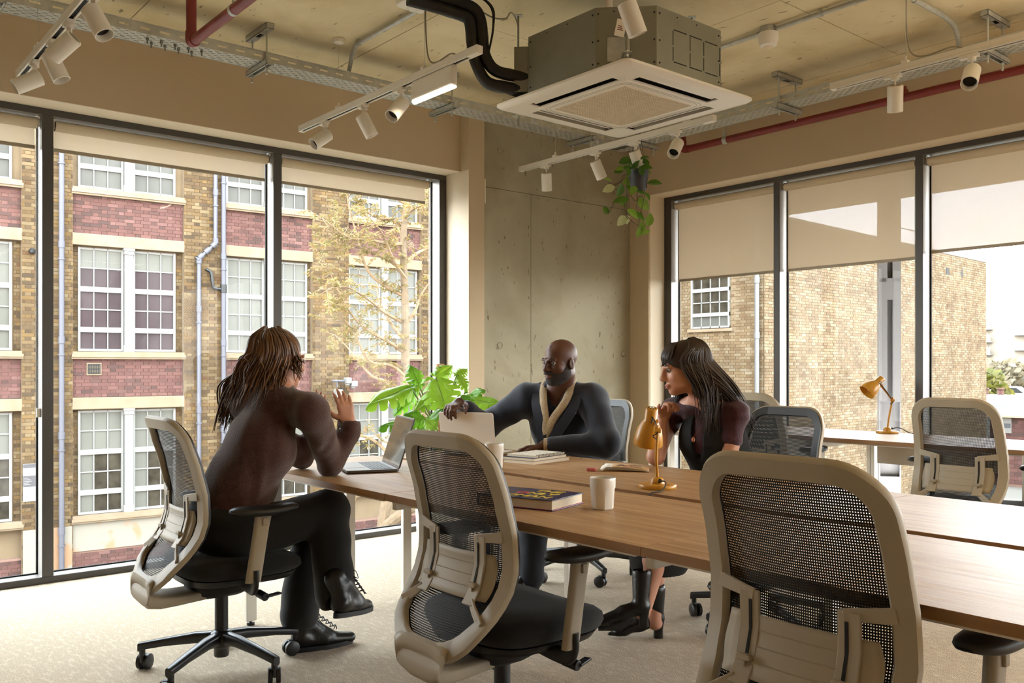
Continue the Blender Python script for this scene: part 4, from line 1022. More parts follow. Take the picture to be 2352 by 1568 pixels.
M['mesh'] = mesh_fabric('black_chair_netting', .0050, (9, 9, 10), .32)
CZ = [(.36, -.288), (.40, -.290), (.45, -.268), (.50, -.228), (.56, -.186), (.63, -.166), (.72, -.168), (.82, -.19), (.92, -.222), (1.0, -.252)]
def by(z):
    for (z0, y0), (z1, y1) in zip(CZ[:-1], CZ[1:]):
        if z <= z1 or z1 == 1.0:
            t = max(0, min(1, (z-z0)/(z1-z0))); t_ = t*t*(3-2*t)*.3 + t*.7; return y0+(y1-y0)*t_
def S(x, z, off=0.0): return Vector((x, by(z) + .55*x*x + off, z))
def loop_xz(hw, zt, zb, rt, n=10):
    """closed outline: rounded top corners, U-shaped bottom"""
    pts = []; zc = .62; hb = hw
    for k in range(n+1):
        a = R(90*k/n); pts.append((hw-rt+rt*math.cos(a) if False else (hw-.012)-rt+rt*math.sin(a), zt-rt+rt*math.cos(a)))
    for k in range(1, 8): pts.append(((hw-.012)+.012*k/8, zt-rt-(zt-rt-zc)*k/8))
    m = 22
    for k in range(m+1):
        a = PI*k/m; c, s_ = math.cos(a), math.sin(a)
        pts.append((hb*abs(c)**.72*(1 if c > 0 else -1), zc-(zc-zb)*abs(s_)**.8))
    for k in range(7, 0, -1): pts.append((-((hw-.012)+.012*k/8), zt-rt-(zt-rt-zc)*k/8))
    for k in range(n, -1, -1):
        a = R(90*k/n); pts.append((-((hw-.012)-rt+rt*math.sin(a)), zt-rt+rt*math.cos(a)))
    return pts
def superring(hx, hy, z, cx=0, cy=0, n=28, p=.55, fn=None):
    out = []
    for k in range(n):
        a = 2*PI*k/n; c, s_ = math.cos(a), math.sin(a)
        x = cx+hx*abs(c)**p*(1 if c >= 0 else -1); y = cy+hy*abs(s_)**p*(1 if s_ >= 0 else -1)
        out.append((x, y, z + (fn(x, y) if fn else 0)))
    return out
def make_chair(label, loc, rz):
    root = thing('task_chair', label, 'chair', loc, rz, 'task chairs with black net backs in beige frames')
    upper = []
    L_ = loop_xz(.212, .980, .385, .092)
    pts = [S(x, z) for x, z in L_]
    cen = Vector((0, 0, .68))
    ups = [Vector((-1.1*x, 1, (by(z-.01)-by(z+.01))/.02*-1 * -1)) for x, z in L_]
    # band section: a across the band, b through its thickness
    def sec(i):
        x, z = L_[i]; wid = .0245 if z > .52 else .0245+.006*(.52-z)/.14
        return [(-wid, -.006), (-wid*.8, -.012), (wid*.8, -.012), (wid, -.004), (wid, .006), (wid*.75, .011), (-wid*.75, .011), (-wid, .006)]
    b = MB(); b.sweep(pts, sec, ups, closed=True); upper.append(b.build('back_frame', M['beige'], root, 50))
    # dark front rim carrying the net
    b = MB(); b.sweep([S(x, z, .0135) for x, z in L_], [(-.019, -.005), (.019, -.005), (.019, .004), (-.019, .004)], ups, closed=True); upper.append(b.build('front_rim', M['blackp'], root, 50))
    Li = loop_xz(.200, .968, .397, .082); zs = sorted({round(z, 3) for x, z in Li})
    def hw_at(z):
        best = 0
        for (x0, z0), (x1, z1) in zip(Li, Li[1:]+Li[:1]):
            if min(z0, z1)-1e-6 <= z <= max(z0, z1)+1e-6:
                t = 0.5 if abs(z1-z0) < 1e-9 else (z-z0)/(z1-z0); best = max(best, abs(x0+(x1-x0)*t))
        return best
    z0, z1 = .398, .965
    b = MB(); b.grid(lambda u, v: S((2*u-1)*hw_at(z0+(z1-z0)*v), z0+(z1-z0)*v, .014 - .012*math.sin(PI*u)*math.sin(PI*v)), 12, 30); upper.append(b.build('net_back', M['mesh'], root, 180))
    # lumbar pad and the two slotted brackets
    b = MB()
    def lum(u, v):
        z = .535+.125*v; hw = .165 + .012*math.sin(PI*v); x = (2*u-1)*hw
        return S(x, z, -.010+.06*x*x+.012*(1-math.sin(PI*v))*0 )
    b.grid(lum, 16, 8)
    lp = b.build('lumbar_pad', M['beige'], root, 180); upper.append(lp); so = lp.modifiers.new('s', 'SOLIDIFY'); so.thickness = .005; so.offset = 0
    b = MB()
    for v in (.25, .5, .75): b.tube([lum(u/10*.62+.19, v)+Vector((0, -.0032, 0)) for u in range(11)], .0016, 5)
    upper.append(b.build('moulded_line', M['beige'], root))
    for s_ in (-1, 1):
        b = MB(); o_ = -.0125
        def bar(p, q, w0, w1, n=5):
            P = [(p[0]+(q[0]-p[0])*k/n, p[1]+(q[1]-p[1])*k/n) for k in range(n+1)]
            b.sweep([S(s_*x, z, o_-.06*(abs(x)-.1)*0) for x, z in P], lambda i: [(-(w0+(w1-w0)*i/n), -.0035), (w0+(w1-w0)*i/n, -.0035), (w0+(w1-w0)*i/n, .0035), (-(w0+(w1-w0)*i/n), .0035)], (0, 1, 0))
        bar((.198, .716), (.10, .702), .016, .012); bar((.112, .71), (.112, .522), .024, .024); bar((.12, .532), (.192, .480), .012, .016)
        upper.append(b.build('lumbar_bracket', M['beige'], root, 40, .002))
        sl = MB(); sl.sweep([S(s_*.108, .69-.125*k/4, o_-.0042) for k in range(5)], [(-.0035, -.001), (.0035, -.001), (.0035, .001), (-.0035, .001)], (0, 1, 0)); upper.append(sl.build('slot', M['dark'], root, 0))
        k_ = MB(); c = S(s_*.108, .575, o_-.010); k_.M = Matrix.Translation(c) @ Matrix.Rotation(R(90), 4, 'X')
        k_.prism(rrect(.036, .014, .006), -.005, .007); k_.box(-.0035, .0035, -.02, .006, -.003, .003); upper.append(k_.build('slider_knob', M['beige'], root, 50, .002))
    # moulded spine that carries the loop forward under the seat
    def blk(y, z, w, h): return [(w*x, y + .0, z+h*q) for x, q in rrect(1, 1, .28, 4)]
    b = MB(); b.loft([[(p[0], p[1]-.0, p[2]) for p in blk(-.290, .405, .24, .03)], blk(-.308, .385, .25, .06), blk(-.312, .355, .22, .075), blk(-.295, .332, .185, .068), blk(-.25, .318, .165, .058), blk(-.19, .315, .15, .05), blk(-.08, .318, .13, .044)])
    upper.append(b.build('spine', M['beige'], root, 60))
    # seat
    fn = lambda x, y: -.020*max(0, (y-.12)/.14)**2 + .012*min(1, (abs(x)/.22)**2)
    b = MB(); b.loft([superring(.205, .20, .392, 0, .045), superring(.235, .225, .405, 0, .045), superring(.243, .235, .425, 0, .045, fn=fn), superring(.238, .232, .448, 0, .045, fn=fn), superring(.215, .21, .462, 0, .045, fn=fn), superring(.12, .12, .464, 0, .045, fn=fn)])
    upper.append(b.build('seat', M['fabric_black'], root, 60))
    b = MB(); b.loft([superring(.17, .17, .362, 0, .03), superring(.21, .21, .372, 0, .04), superring(.225, .218, .395, 0, .045)]); upper.append(b.build('seat_pan', M['blackp'], root, 60))
    b = MB(); b.loft([superring(.06, .09, .300, 0, -.02), superring(.075, .12, .315, 0, -.01), superring(.08, .13, .365, 0, -.01)]); upper.append(b.build('mechanism', M['blackp'], root, 50))
    b = MB(); b.cyl((.05, .05, .345), (.245, .075, .325), .011, n=10); b.cyl((.2, .07, .33), (.255, .077, .324), .0155, n=12); b.M = Matrix.Translation((.25, .08, .325)) @ Matrix.Rotation(R(20), 4, 'Z'); b.box(-.012, .012, .0, .07, -.004, .004); upper.append(b.build('tilt_lever', M['blackp'], root, 50, .002))
    for s_ in (-1, 1):
        b = MB(); b.sweep(bez([(s_*.10, .03, .372), (s_*.2, .03, .362), (s_*.262, .025, .366), (s_*.284, .022, .395), (s_*.285, .022, .44)], 5), rrect(.05, .02, .008, 3), (0, 1, 0)); upper.append(b.build('arm_bracket', M['blackp'], root, 50))
        b = MB(); b.loft([[(s_*.285+x, .015+y+.04*t, .395+.245*t) for x, y in rrect(.030, .058+.010*max(0, t-.8)*5*.6, .0145, 5)] for t in (0, .2, .5, .8, .93, 1)]); upper.append(b.build('arm_post', M['beige'], root, 60))
        b = MB(); b.box(s_*.285+s_*.013, s_*.285+s_*.022, .045, .065, .605, .632); upper.append(b.build('arm_button', M['beige'], root, 0, .003))
        def pad(dz, k): return [(s_*.283+x*k*(1-.18*max(0, y)/.12), .062+y*k, .64+dz + .006*(y/.13)**2) for x, y in [(px_, py_) for px_, py_, _ in superring(.051, .135, 0, n=30, p=.8)]]
        b = MB(); b.loft([pad(0, .8), pad(.006, .95), pad(.014, 1), pad(.022, .97), pad(.029, .85), pad(.031, .5)]); upper.append(b.build('arm_pad', M['blackp'], root, 60))
    # column and five star base
    b = MB(); b.cyl((0, 0, .145), (0, 0, .31), .0255, n=22); b.cyl((0, 0, .23), (0, 0, .33), .014, n=16); b.build('gas_column', M['blackp'], root)
    b = MB(); b.lathe([(0, .055), (.027, .055), (.029, .06), (.029, .085), (.034, .09), (.046, .105), (.048, .13), (.04, .15), (.03, .158), (0, .158)], 24); b.build('hub', M['black_gloss'], root, 50)
    for k in range(5):
        a = R(18+72*k); ca, sa = math.cos(a), math.sin(a)
        def sc_(r_, z, w, h): return [(ca*r_-sa*x*w, sa*r_+ca*x*w, z+y*h) for x, y in rrect(1, 1, .3, 3)]
        b = MB(); b.loft([sc_(.02, .128, .05, .05), sc_(.10, .128, .044, .042), sc_(.22, .112, .036, .032), sc_(.30, .098, .032, .030), sc_(.322, .092, .028, .034)]); b.cyl((ca*.308, sa*.308, .06), (ca*.308, sa*.308, .1), .012, n=10)
        b.build('base_leg', M['black_gloss'], root, 60)
        c = MB(); yaw = a + R(50+40*k); cx, cy_ = ca*.308, sa*.308; ox, oy = math.cos(yaw), math.sin(yaw); px_, py_ = -oy, ox
        wc = Vector((cx+px_*.018, cy_+py_*.018, .0305))
        for s_ in (-1, 1):
            p = wc + Vector((ox, oy, 0))*s_*.006; q = wc + Vector((ox, oy, 0))*s_*.024
            c.tube([p, p+(q-p)*.1, p+(q-p)*.85, q], [.026, .0305, .0305, .026], 18)
        co = c.build('caster', M['blackp'], root, 50)
        h = MB(); h.M = Matrix.Translation(wc) @ Matrix.Rotation(yaw, 4, 'Z'); h.box(-.006, .006, -.03, .012, .0, .032); h.build('caster_hood', M['black_gloss'], co, 0, .004)
    return root, [o.name for o in upper]
c0, up0 = make_chair('empty task chair tucked into the desk in the middle, before the navy book', (1.72, 2.11, 0), R(-90))
NUP = {n.split('.')[0] for n in up0}
def place_chair(label, loc, rz, lift=0.0):
    c = copy_tree(c0, None, loc=loc, rz=rz, label=label)
    if lift:
        for ch in c.children:
            if ch.name.split('.')[0] in NUP: ch.location.z += lift
    return c
place_chair('task chair at the left that the woman in the brown sweater sits on', (1.362, 3.42, 0), R(-92))
place_chair('large near task chair seen from behind at the lower right', (1.75, 1.00, 0), R(-90), .015)
place_chair('task chair behind the man in the navy jacket, only its back edge showing', (3.56, 3.66, 0), R(88))
place_chair('dark task chair behind the woman in the black waistcoat, seen from its front', (3.48, 2.42, 0), R(86))
place_chair('task chair at the window bench, mostly hidden behind the dark haired woman', (4.83, 3.27, 0), R(-90), .03)
place_chair('task chair at the window bench on the right, facing the window, seen from behind', (4.80, 2.02, 0), R(-90), .03)
# ================================================================ BENCH DESKS
def oak():
    s = NT('light_oak_desktop'); b = s.b; b.inputs['Roughness'].default_value = .40; b.inputs['Specular IOR Level'].default_value = .25
    t = s.add('ShaderNodeTexCoord')
    def nz(st, det, dis=0):
        mp = s.add('ShaderNodeMapping'); mp.inputs['Scale'].default_value = st; s.link(t.outputs['Object'], mp.inputs[0])
        n = s.add('ShaderNodeTexNoise'); n.inputs['Scale'].default_value = 1; n.inputs['Detail'].default_value = det; n.inputs['Distortion'].default_value = dis
        s.link(mp.outputs[0], n.inputs['Vector']); return n.outputs[0]
    r = s.add('ShaderNodeValToRGB'); el = r.color_ramp.elements
    el[0].position = .28; el[0].color = (*lin((158, 122, 84)), 1); el[1].position = .72; el[1].color = (*lin((196, 162, 124)), 1)
    s.link(nz((34, 2.2, 30), 5, .6), r.inputs[0])
    r2 = s.add('ShaderNodeValToRGB'); r2.color_ramp.elements[0].position = .35; r2.color_ramp.elements[1].position = .6
    r2.color_ramp.elements[0].color = (.78, .74, .70, 1); r2.color_ramp.elements[1].color = (1, 1, 1, 1); s.link(nz((210, 5, 200), 4), r2.inputs[0])
    m_ = s.add('ShaderNodeMix', data_type='RGBA', blend_type='MULTIPLY'); m_.inputs[0].default_value = .8
    s.link(r.outputs[0], m_.inputs[6]); s.link(r2.outputs[0], m_.inputs[7]); s.link(m_.outputs[2], b.inputs['Base Color'])
    mr = s.add('ShaderNodeMapRange'); mr.inputs['From Min'].default_value = .35; mr.inputs['From Max'].default_value = .65; mr.inputs['To Min'].default_value = .10; mr.inputs['To Max'].default_value = .34
    s.link(nz((90, 2.5, 80), 6), mr.inputs['Value']); s.link(mr.outputs[0], b.inputs['Specular IOR Level'])
    bp = s.add('ShaderNodeBump'); bp.inputs['Strength'].default_value = .22; bp.inputs['Distance'].default_value = .002
    s.link(nz((210, 5, 200), 4), bp.inputs['Height']); s.link(bp.outputs[0], b.inputs['Normal']); return s.m
M['oak'] = oak()
M['oak_edge'] = mat('oak_edge_banding', (150, 110, 70), .45, var=.15, vscale=1, stretch=(60, 3, 40))
def desk(label, x0, x1, y0, y1, z, legs, group, beams=True, tray=None):
    """top with edge banding, steel legs and rails; legs: (x, y) world positions"""
    root = thing('bench_desk', label, 'desk', (x0, y0, 0), 0, group)
    w, L = x1-x0, y1-y0
    MB().box(.001, w-.001, .001, L-.001, z-.0245, z).build('desktop', M['oak'], root, 0, .0008, 1)
    e_ = MB(); 
    for a in ((0, .001, 0, L), (w-.001, w, 0, L), (.001, w-.001, 0, .001), (.001, w-.001, L-.001, L)): e_.box(a[0], a[1], a[2], a[3], z-.0245, z-.0004)
    e_.build('edge_band', M['oak_edge'], root, 0)
    for lx, ly in legs:
        b = MB(); b.box(lx-x0-.025, lx-x0+.025, ly-y0-.0125, ly-y0+.0125, .02, z-.025); lg = b.build('leg', M['leg'], root, 0, .002)
        f = MB(); f.cyl((lx-x0, ly-y0, 0), (lx-x0, ly-y0, .012), .018, n=14); f.cyl((lx-x0, ly-y0, .01), (lx-x0, ly-y0, .024), .006, n=8); f.build('levelling_foot', M['blackp'], lg)
    rl = MB(); rl.box(.012, .05, .03, L-.03, z-.033, z-.0255); rl.build('rail', M['leg'], root, 0, .002)
    rl = MB(); rl.box(w-.05, w-.012, .03, L-.03, z-.033, z-.0255); rl.build('rail', M['leg'], root, 0, .002)
    for ly in sorted({l[1] for l in legs}):
        b = MB(); b.box(.05, w-.05, ly-y0-.0125, ly-y0+.0125, z-.065, z-.0255); b.build('cross_beam', M['leg'], root, 0, .002)
    if tray:
        b = MB(); 
        for a in ((tray[0], tray[0]+.003), (tray[1]-.003, tray[1])): b.box(a[0], a[1], .25, L-.25, z-.16, z-.03)
        b.box(tray[0], tray[1], .25, L-.25, z-.163, z-.16); b.build('cable_basket', M['leg'], root, 0)
    return root
ED = [3.94, 2.717, 1.505, .288]
g1 = 'oak bench desks in two rows of the middle table'
lab = {(0, 0): 'oak bench desk under the open dark laptop, near row', (0, 1): 'oak bench desk holding the dark book and the faceted mug, near row', (0, 2): 'oak bench desk at the lower right under the blue window sheen, near row',
       (1, 0): 'oak bench desk under the silver laptop and the notebooks, far row', (1, 1): 'oak bench desk carrying the mustard lamp and the paper leaflet, far row', (1, 2): 'oak bench desk beyond the front chair, far row with a pale sheen'}
for r_, (x0, x1) in enumerate(((1.675, 2.358), (2.412, 3.105))):
    for i in range(3):
        y1, y0 = ED[i]-.001, ED[i+1]+.001; lg = []
        if i == 0: lg = [(x0+.026 if r_ == 0 else x0+.14, y1-.014), (x1-.14 if r_ == 0 else x1-.026, y1-.014)]
        lg += [(2.20 if r_ == 0 else 2.60, y0+.014)]
        if i == 2: lg += [(x0+.026 if r_ == 0 else x1-.026, y0+.014)]
        desk(lab[(r_, i)], x0, x1, y0, y1, .74, lg, g1)
g2 = 'oak bench desks along the right window'
for lb, y0, y1 in (('oak bench desk at the right window nearest the concrete corner', 3.062, 4.27), ('oak bench desk at the right window carrying the small mustard lamp', 1.842, 3.060), ('oak bench desk at the right window, cut off by the picture edge', .622, 1.840)):
    desk(lb, 5.04, 5.755, y0, y1, .753, [(5.066, y0+.014), (5.066, y1-.014), (5.728, y0+.014), (5.728, y1-.014)], g2, tray=(.28, .42))
# ================================================================ THINGS ON THE DESKS
def frame2(o, u):
    """matrix with local x along u (in plan), y to its left, z up"""
    u = Vector((u[0], u[1], 0)).normalized(); v = Vector((-u.y, u.x, 0))
    m_ = Matrix(((u.x, v.x, 0, o[0]), (u.y, v.y, 0, o[1]), (0, 0, 1, o[2]), (0, 0, 0, 1))); return m_
TZ = .7402
M['alu_dark'] = mat('dark_grey_laptop_metal', (92, 88, 86), .35, metal=.6)
M['alu'] = mat('silver_laptop_metal', (236, 233, 227), .4, metal=0)
M['screen'] = mat('black_glossy_screen', (30, 26, 25), .06, spec=.9, coat=.6)
M['key'] = mat('laptop_key', (22, 22, 24), .5)
def laptop(label, o, u, ang, m, w=.305, d=.212):
    """o: front left corner as the user sees it, u: towards the user's right; the lid opens by ang from the keyboard"""
    root = thing('laptop', label, 'laptop', (o[0], o[1], o[2]), math.atan2(u[1], u[0]))
    b = MB(); b.prism([(x+w/2, y+d/2) for x, y in rrect(w, d, .012, 4)], .003, .014); b.build('base', m, root, 40, .002)
    b = MB()
    for x in (.03, w-.03):
        for y in (.03, d-.03): b.cyl((x, y, 0), (x, y, .004), .006, n=8)
    b.build('foot', M['foam'], root)
    ky = MB(); ky.box(.02, w-.02, d-.118, d-.022, .0142, .0144); kb = ky.build('keyboard_well', M['blackp'], root, 0)
    ks = MB()
    for r_ in range(6):
        n = 14 if r_ else 14
        for c in range(n):
            x0 = .022+(w-.044)/n*c; y0 = d-.117+.0158*r_
            if r_ == 0 and 3 < c < 9:
                if c == 4: ks.box(x0+.001, x0+(w-.044)/n*5-.001, y0+.001, y0+.0145, .0144, .0156)
                continue
            ks.box(x0+.001, x0+(w-.044)/n-.001, y0+.001, y0+.0145, .0144, .0156)
    ko = ks.build('keys', M['key'], kb, 0); ko['kind'] = 'stuff'
    MB().box(w*.3, w*.7, .008, d-.125, .0141, .0145).build('trackpad', M['alu'] if m == M['alu'] else M['alu_dark'], root, 0, .0005)
    T = Matrix.Translation((0, d-.004, .014)) @ Matrix.Rotation(R(ang), 4, 'X')
    b = MB(); b.M = T; b.M = b.M @ Matrix.Rotation(0, 4, 'X'); b.prism([(x+w/2, -y-d/2+.0) for x, y in rrect(w, d, .012, 4)], 0, .006); b.build('lid', m, root, 40, .0015)
    b = MB(); b.M = T; b.box(.006, w-.006, -d+.008, -.012, -.0006, .0002); b.build('screen', M['screen'], root, 0)
    return root
# lid in its closed pose lies over the keyboard (towards -y), screen face down; opening turns it about the hinge
laptop('open dark laptop in front of the woman in brown, its screen mirroring the brick front', (1.969, 3.63, TZ), (-.33, -.944), -108, M['alu_dark'], .34, .225)
laptop('silver laptop whose pale lid the man in navy is tilting with his hand', (2.80+.18, 3.495+.07, TZ), (-.447, .894), -101, M['alu'])

# book with lettering
M['cover'] = mat('navy_book_cover', (34, 28, 82), .3); M['pages'] = mat('book_pages', (226, 214, 192), .8, var=.05, vscale=200); M['coverred'] = mat('magenta_endpaper', (168, 40, 72), .5)
M['ink_y'] = mat('yellow_print', (226, 198, 60), .4); M['ink_r'] = mat('pink_print', (226, 70, 90), .4); M['ink_k'] = mat('black_print', (24, 24, 24), .5)
bk = thing('book', 'thick navy hardback book with yellow block lettering lying behind the middle chair', 'book', (1.867, 2.043, TZ), math.atan2(-.95, .30))
BW, BH = .285, .205        # local x to the right of the reader, origin at the front right corner
MB().box(-BW, 0, 0, BH, 0, .003).build('back_board', M['cover'], bk, 0, .0008)
MB().box(-BW+.004, -.0, .001, BH-.001, .003, .0042).build('endpaper', M['coverred'], bk, 0)
MB().box(-BW+.006, -.004, .004, BH-.004, .0042, .032).build('pages', M['pages'], bk, 0)
MB().box(-BW, 0, 0, BH, .032, .035).build('front_board', M['cover'], bk, 0, .0008)
MB().box(-BW-.002, -BW+.003, 0, BH, 0, .035).build('spine', M['cover'], bk, 0, .001)
def text_obj(txt, size, M_, m, parent, name='lettering', ex=.0004, shear=0.0, bold=.0, align='LEFT'):
    cu = bpy.data.curves.new('t', 'FONT'); cu.body = txt; cu.size = size; cu.extrude = ex; cu.shear = shear; cu.offset = bold; cu.align_x = align
    to = bpy.data.objects.new('t', cu); COL.objects.link(to); dg = bpy.context.evaluated_depsgraph_get()
    me = bpy.data.meshes.new_from_object(to.evaluated_get(dg)); bpy.data.objects.remove(to)
    o = link(name, me, m, parent, 0); o.matrix_local = M_; return o
def tl(x, y, z): return Matrix.Translation((x, y, z))
text_obj('THE', .056, tl(-.155, .142, .0354), M['ink_y'], bk, bold=.0012)
text_obj('O', .056, tl(-.195, .084, .0354), M['ink_r'], bk, bold=.0014)
text_obj('NLY', .056, tl(-.150, .084, .0354), M['ink_y'], bk, bold=.0012)
text_obj('WOMAN', .056, tl(-.262, .026, .0354), M['ink_y'], bk, bold=.0012)

def mug(label, loc, facets, h=.1, r=.0415):
    root = thing('mug', label, 'mug', loc, R(10)); n = 32; rings = []
    prof = [(.030, 0), (.0335, .002), (.0345, .012), (.0385, .062), (.0405, .070), (.041, .098), (.0405, .1), (.0385, .0995), (.036, .06), (.031, .008), (.0, .006)]
    for r0, z in prof:
        ring = []
        for k in range(n):
            a = 2*PI*k/n; q = 1.0
            if facets and z < .066 and (r0, z) not in prof[7:]:
                a0 = (a % (2*PI/8))-PI/8; q = math.cos(PI/8)/math.cos(a0) if abs(a0) <= PI/8 else 1; q = .5*(q+1) if z > .06 else q*1.03
            ring.append((r0*q*r/.041*math.cos(a), r0*q*r/.041*math.sin(a), z*h/.1))
        rings.append(ring)
    b = MB(); b.loft(rings, True, True, True); b.build('body', M['mug'], root, 28)
    b = MB(); b.lathe([(.0, .0), (.029, .0), (.029, .004), (0, .004)], 24, (0, 0, h*.5)); b.build('coffee', mat('dark_drink', (40, 26, 18), .15), root)
mug('white faceted mug standing on the desk beside the navy book', (2.03, 1.985, TZ), True, .1, .0415)
mug('white mug half hidden behind the middle chair, beside the notebooks', (2.47, 3.085, TZ), True, .112, .043)

def notebook(label, o, u, w, d, h, cm, pm, group='stacked notebooks on the far desk'):
    root = thing('notebook', label, 'notebook', o, math.atan2(u[1], u[0]), group)
    MB().box(0, w, 0, d, 0, .0012).build('cover', cm, root, 0); MB().box(0, w, 0, d, h-.0012, h).build('cover', cm, root, 0)
    MB().box(.002, w-.004, .002, d-.002, .0012, h-.0012).build('pages', pm, root, 0)
    return root
M['cream'] = mat('cream_cover', (222, 210, 188), .6); M['navy_cloth'] = mat('navy_notebook_cloth', (34, 44, 68), .7)
un = (.985, .17)
def patt():
    s = NT('patterned_notebook_cover'); b = s.b; b.inputs['Roughness'].default_value = .6
    t = s.add('ShaderNodeTexCoord'); v = s.add('ShaderNodeTexVoronoi'); v.inputs['Scale'].default_value = 95; v.inputs['Randomness'].default_value = .55
    mp = s.add('ShaderNodeMapping'); mp.inputs['Scale'].default_value = (1.0, .45, 1); mp.inputs['Rotation'].default_value = (0, 0, .5); s.link(t.outputs['Object'], mp.inputs[0]); s.link(mp.outputs[0], v.inputs['Vector'])
    r = s.add('ShaderNodeValToRGB'); r.color_ramp.interpolation = 'CONSTANT'; e_ = r.color_ramp.elements; e_[0].color = (*lin((40, 38, 36)), 1); e_[1].position = .24; e_[1].color = (*lin((226, 218, 202)), 1)
    s.link(v.outputs['Distance'], r.inputs[0]); s.link(r.outputs[0], b.inputs['Base Color']); return s.m
notebook('cream notebook at the bottom of the notebook stack', (2.70, 3.08, TZ), un, .275, .185, .013, M['cream'], M['pages'])
nb = notebook('navy cloth notebook with a ribbon, second in the notebook stack', (2.705, 3.085, TZ+.0132), (.975, .22), .27, .185, .014, M['navy_cloth'], M['pages'])
b = MB(); b.tube(bez([(.255, .02, .008), (.30, .0, .018), (.335, -.012, .008), (.355, -.03, -.0118)], 6), .0012, 5); b.build('ribbon', M['navy_cloth'], nb)
nb = notebook('spiral notebook with a black speckled cover on top of the stack', (2.73, 3.10, TZ+.0274), (.98, .2), .235, .175, .010, patt(), M['pages'])
b = MB()
for k in range(20): b.tube([(.012+.011*k, .002+.0075*math.cos(a), .005+.0075*math.sin(a)) for a in [2*PI*j/10 for j in range(10)]], .0011, 5, closed=True)
b.build('wire_binding', M['blackp'], nb)['kind'] = 'stuff'
er = thing('eraser', 'small pink eraser lying alone on the far desk', 'eraser', (2.722, 2.728, TZ), R(-70))
MB().box(-.021, .021, -.009, .009, 0, .015).build('block', mat('pink_rubber', (190, 98, 92), .7), er, 0, .003)
lf = thing('leaflet', 'folded brown paper leaflet with a line drawing and fanned white pages', 'leaflet', (2.75, 2.70, TZ), math.atan2(-.76, .65))
M['kraft'] = mat('kraft_paper', (196, 158, 112), .7, var=.06, vscale=40); M['paper'] = mat('white_paper', (232, 226, 214), .7)
def sheet(z0, z1, dx, m, nm, x1=.205):
    b = MB(); b.grid(lambda u, v: (dx+(x1-dx)*u, .15*v, z0+(z1-z0)*(1-u)**1.2+.004*math.sin(PI*u)), 10, 4); o = b.build(nm, m, lf, 180); s_ = o.modifiers.new('s', 'SOLIDIFY'); s_.thickness = .0006
sheet(.002, .003, .0, M['kraft'], 'back_cover'); sheet(.003, .009, -.004, M['paper'], 'page'); sheet(.0035, .014, .004, M['paper'], 'page'); sheet(.004, .019, .010, M['paper'], 'page'); sheet(.006, .020, .046, M['kraft'], 'front_cover')
rl = random.Random(2)
for k in range(9):
    cx_, cy_ = .10+rl.uniform(-.02, .06), .075+rl.uniform(-.04, .04)
    def zz(x): u = (x-.046)/(.205-.046); return .006+.014*(1-u)**1.2+.004*math.sin(PI*u)+.0013
    pts = []
    for j in range(9):
        a = rl.uniform(0, 6.28); x = cx_+.016*math.cos(j*.8+k)*rl.uniform(.6, 1.2); y = cy_+.014*math.sin(j*.8+k*2)*rl.uniform(.6, 1.2); pts.append((x, y, zz(x)))
    b = MB(); b.tube(bez(pts, 4), .0005, 4); b.build('drawn_line', M['coverred'] if k > 6 else M['ink_k'], lf)['kind'] = 'stuff'

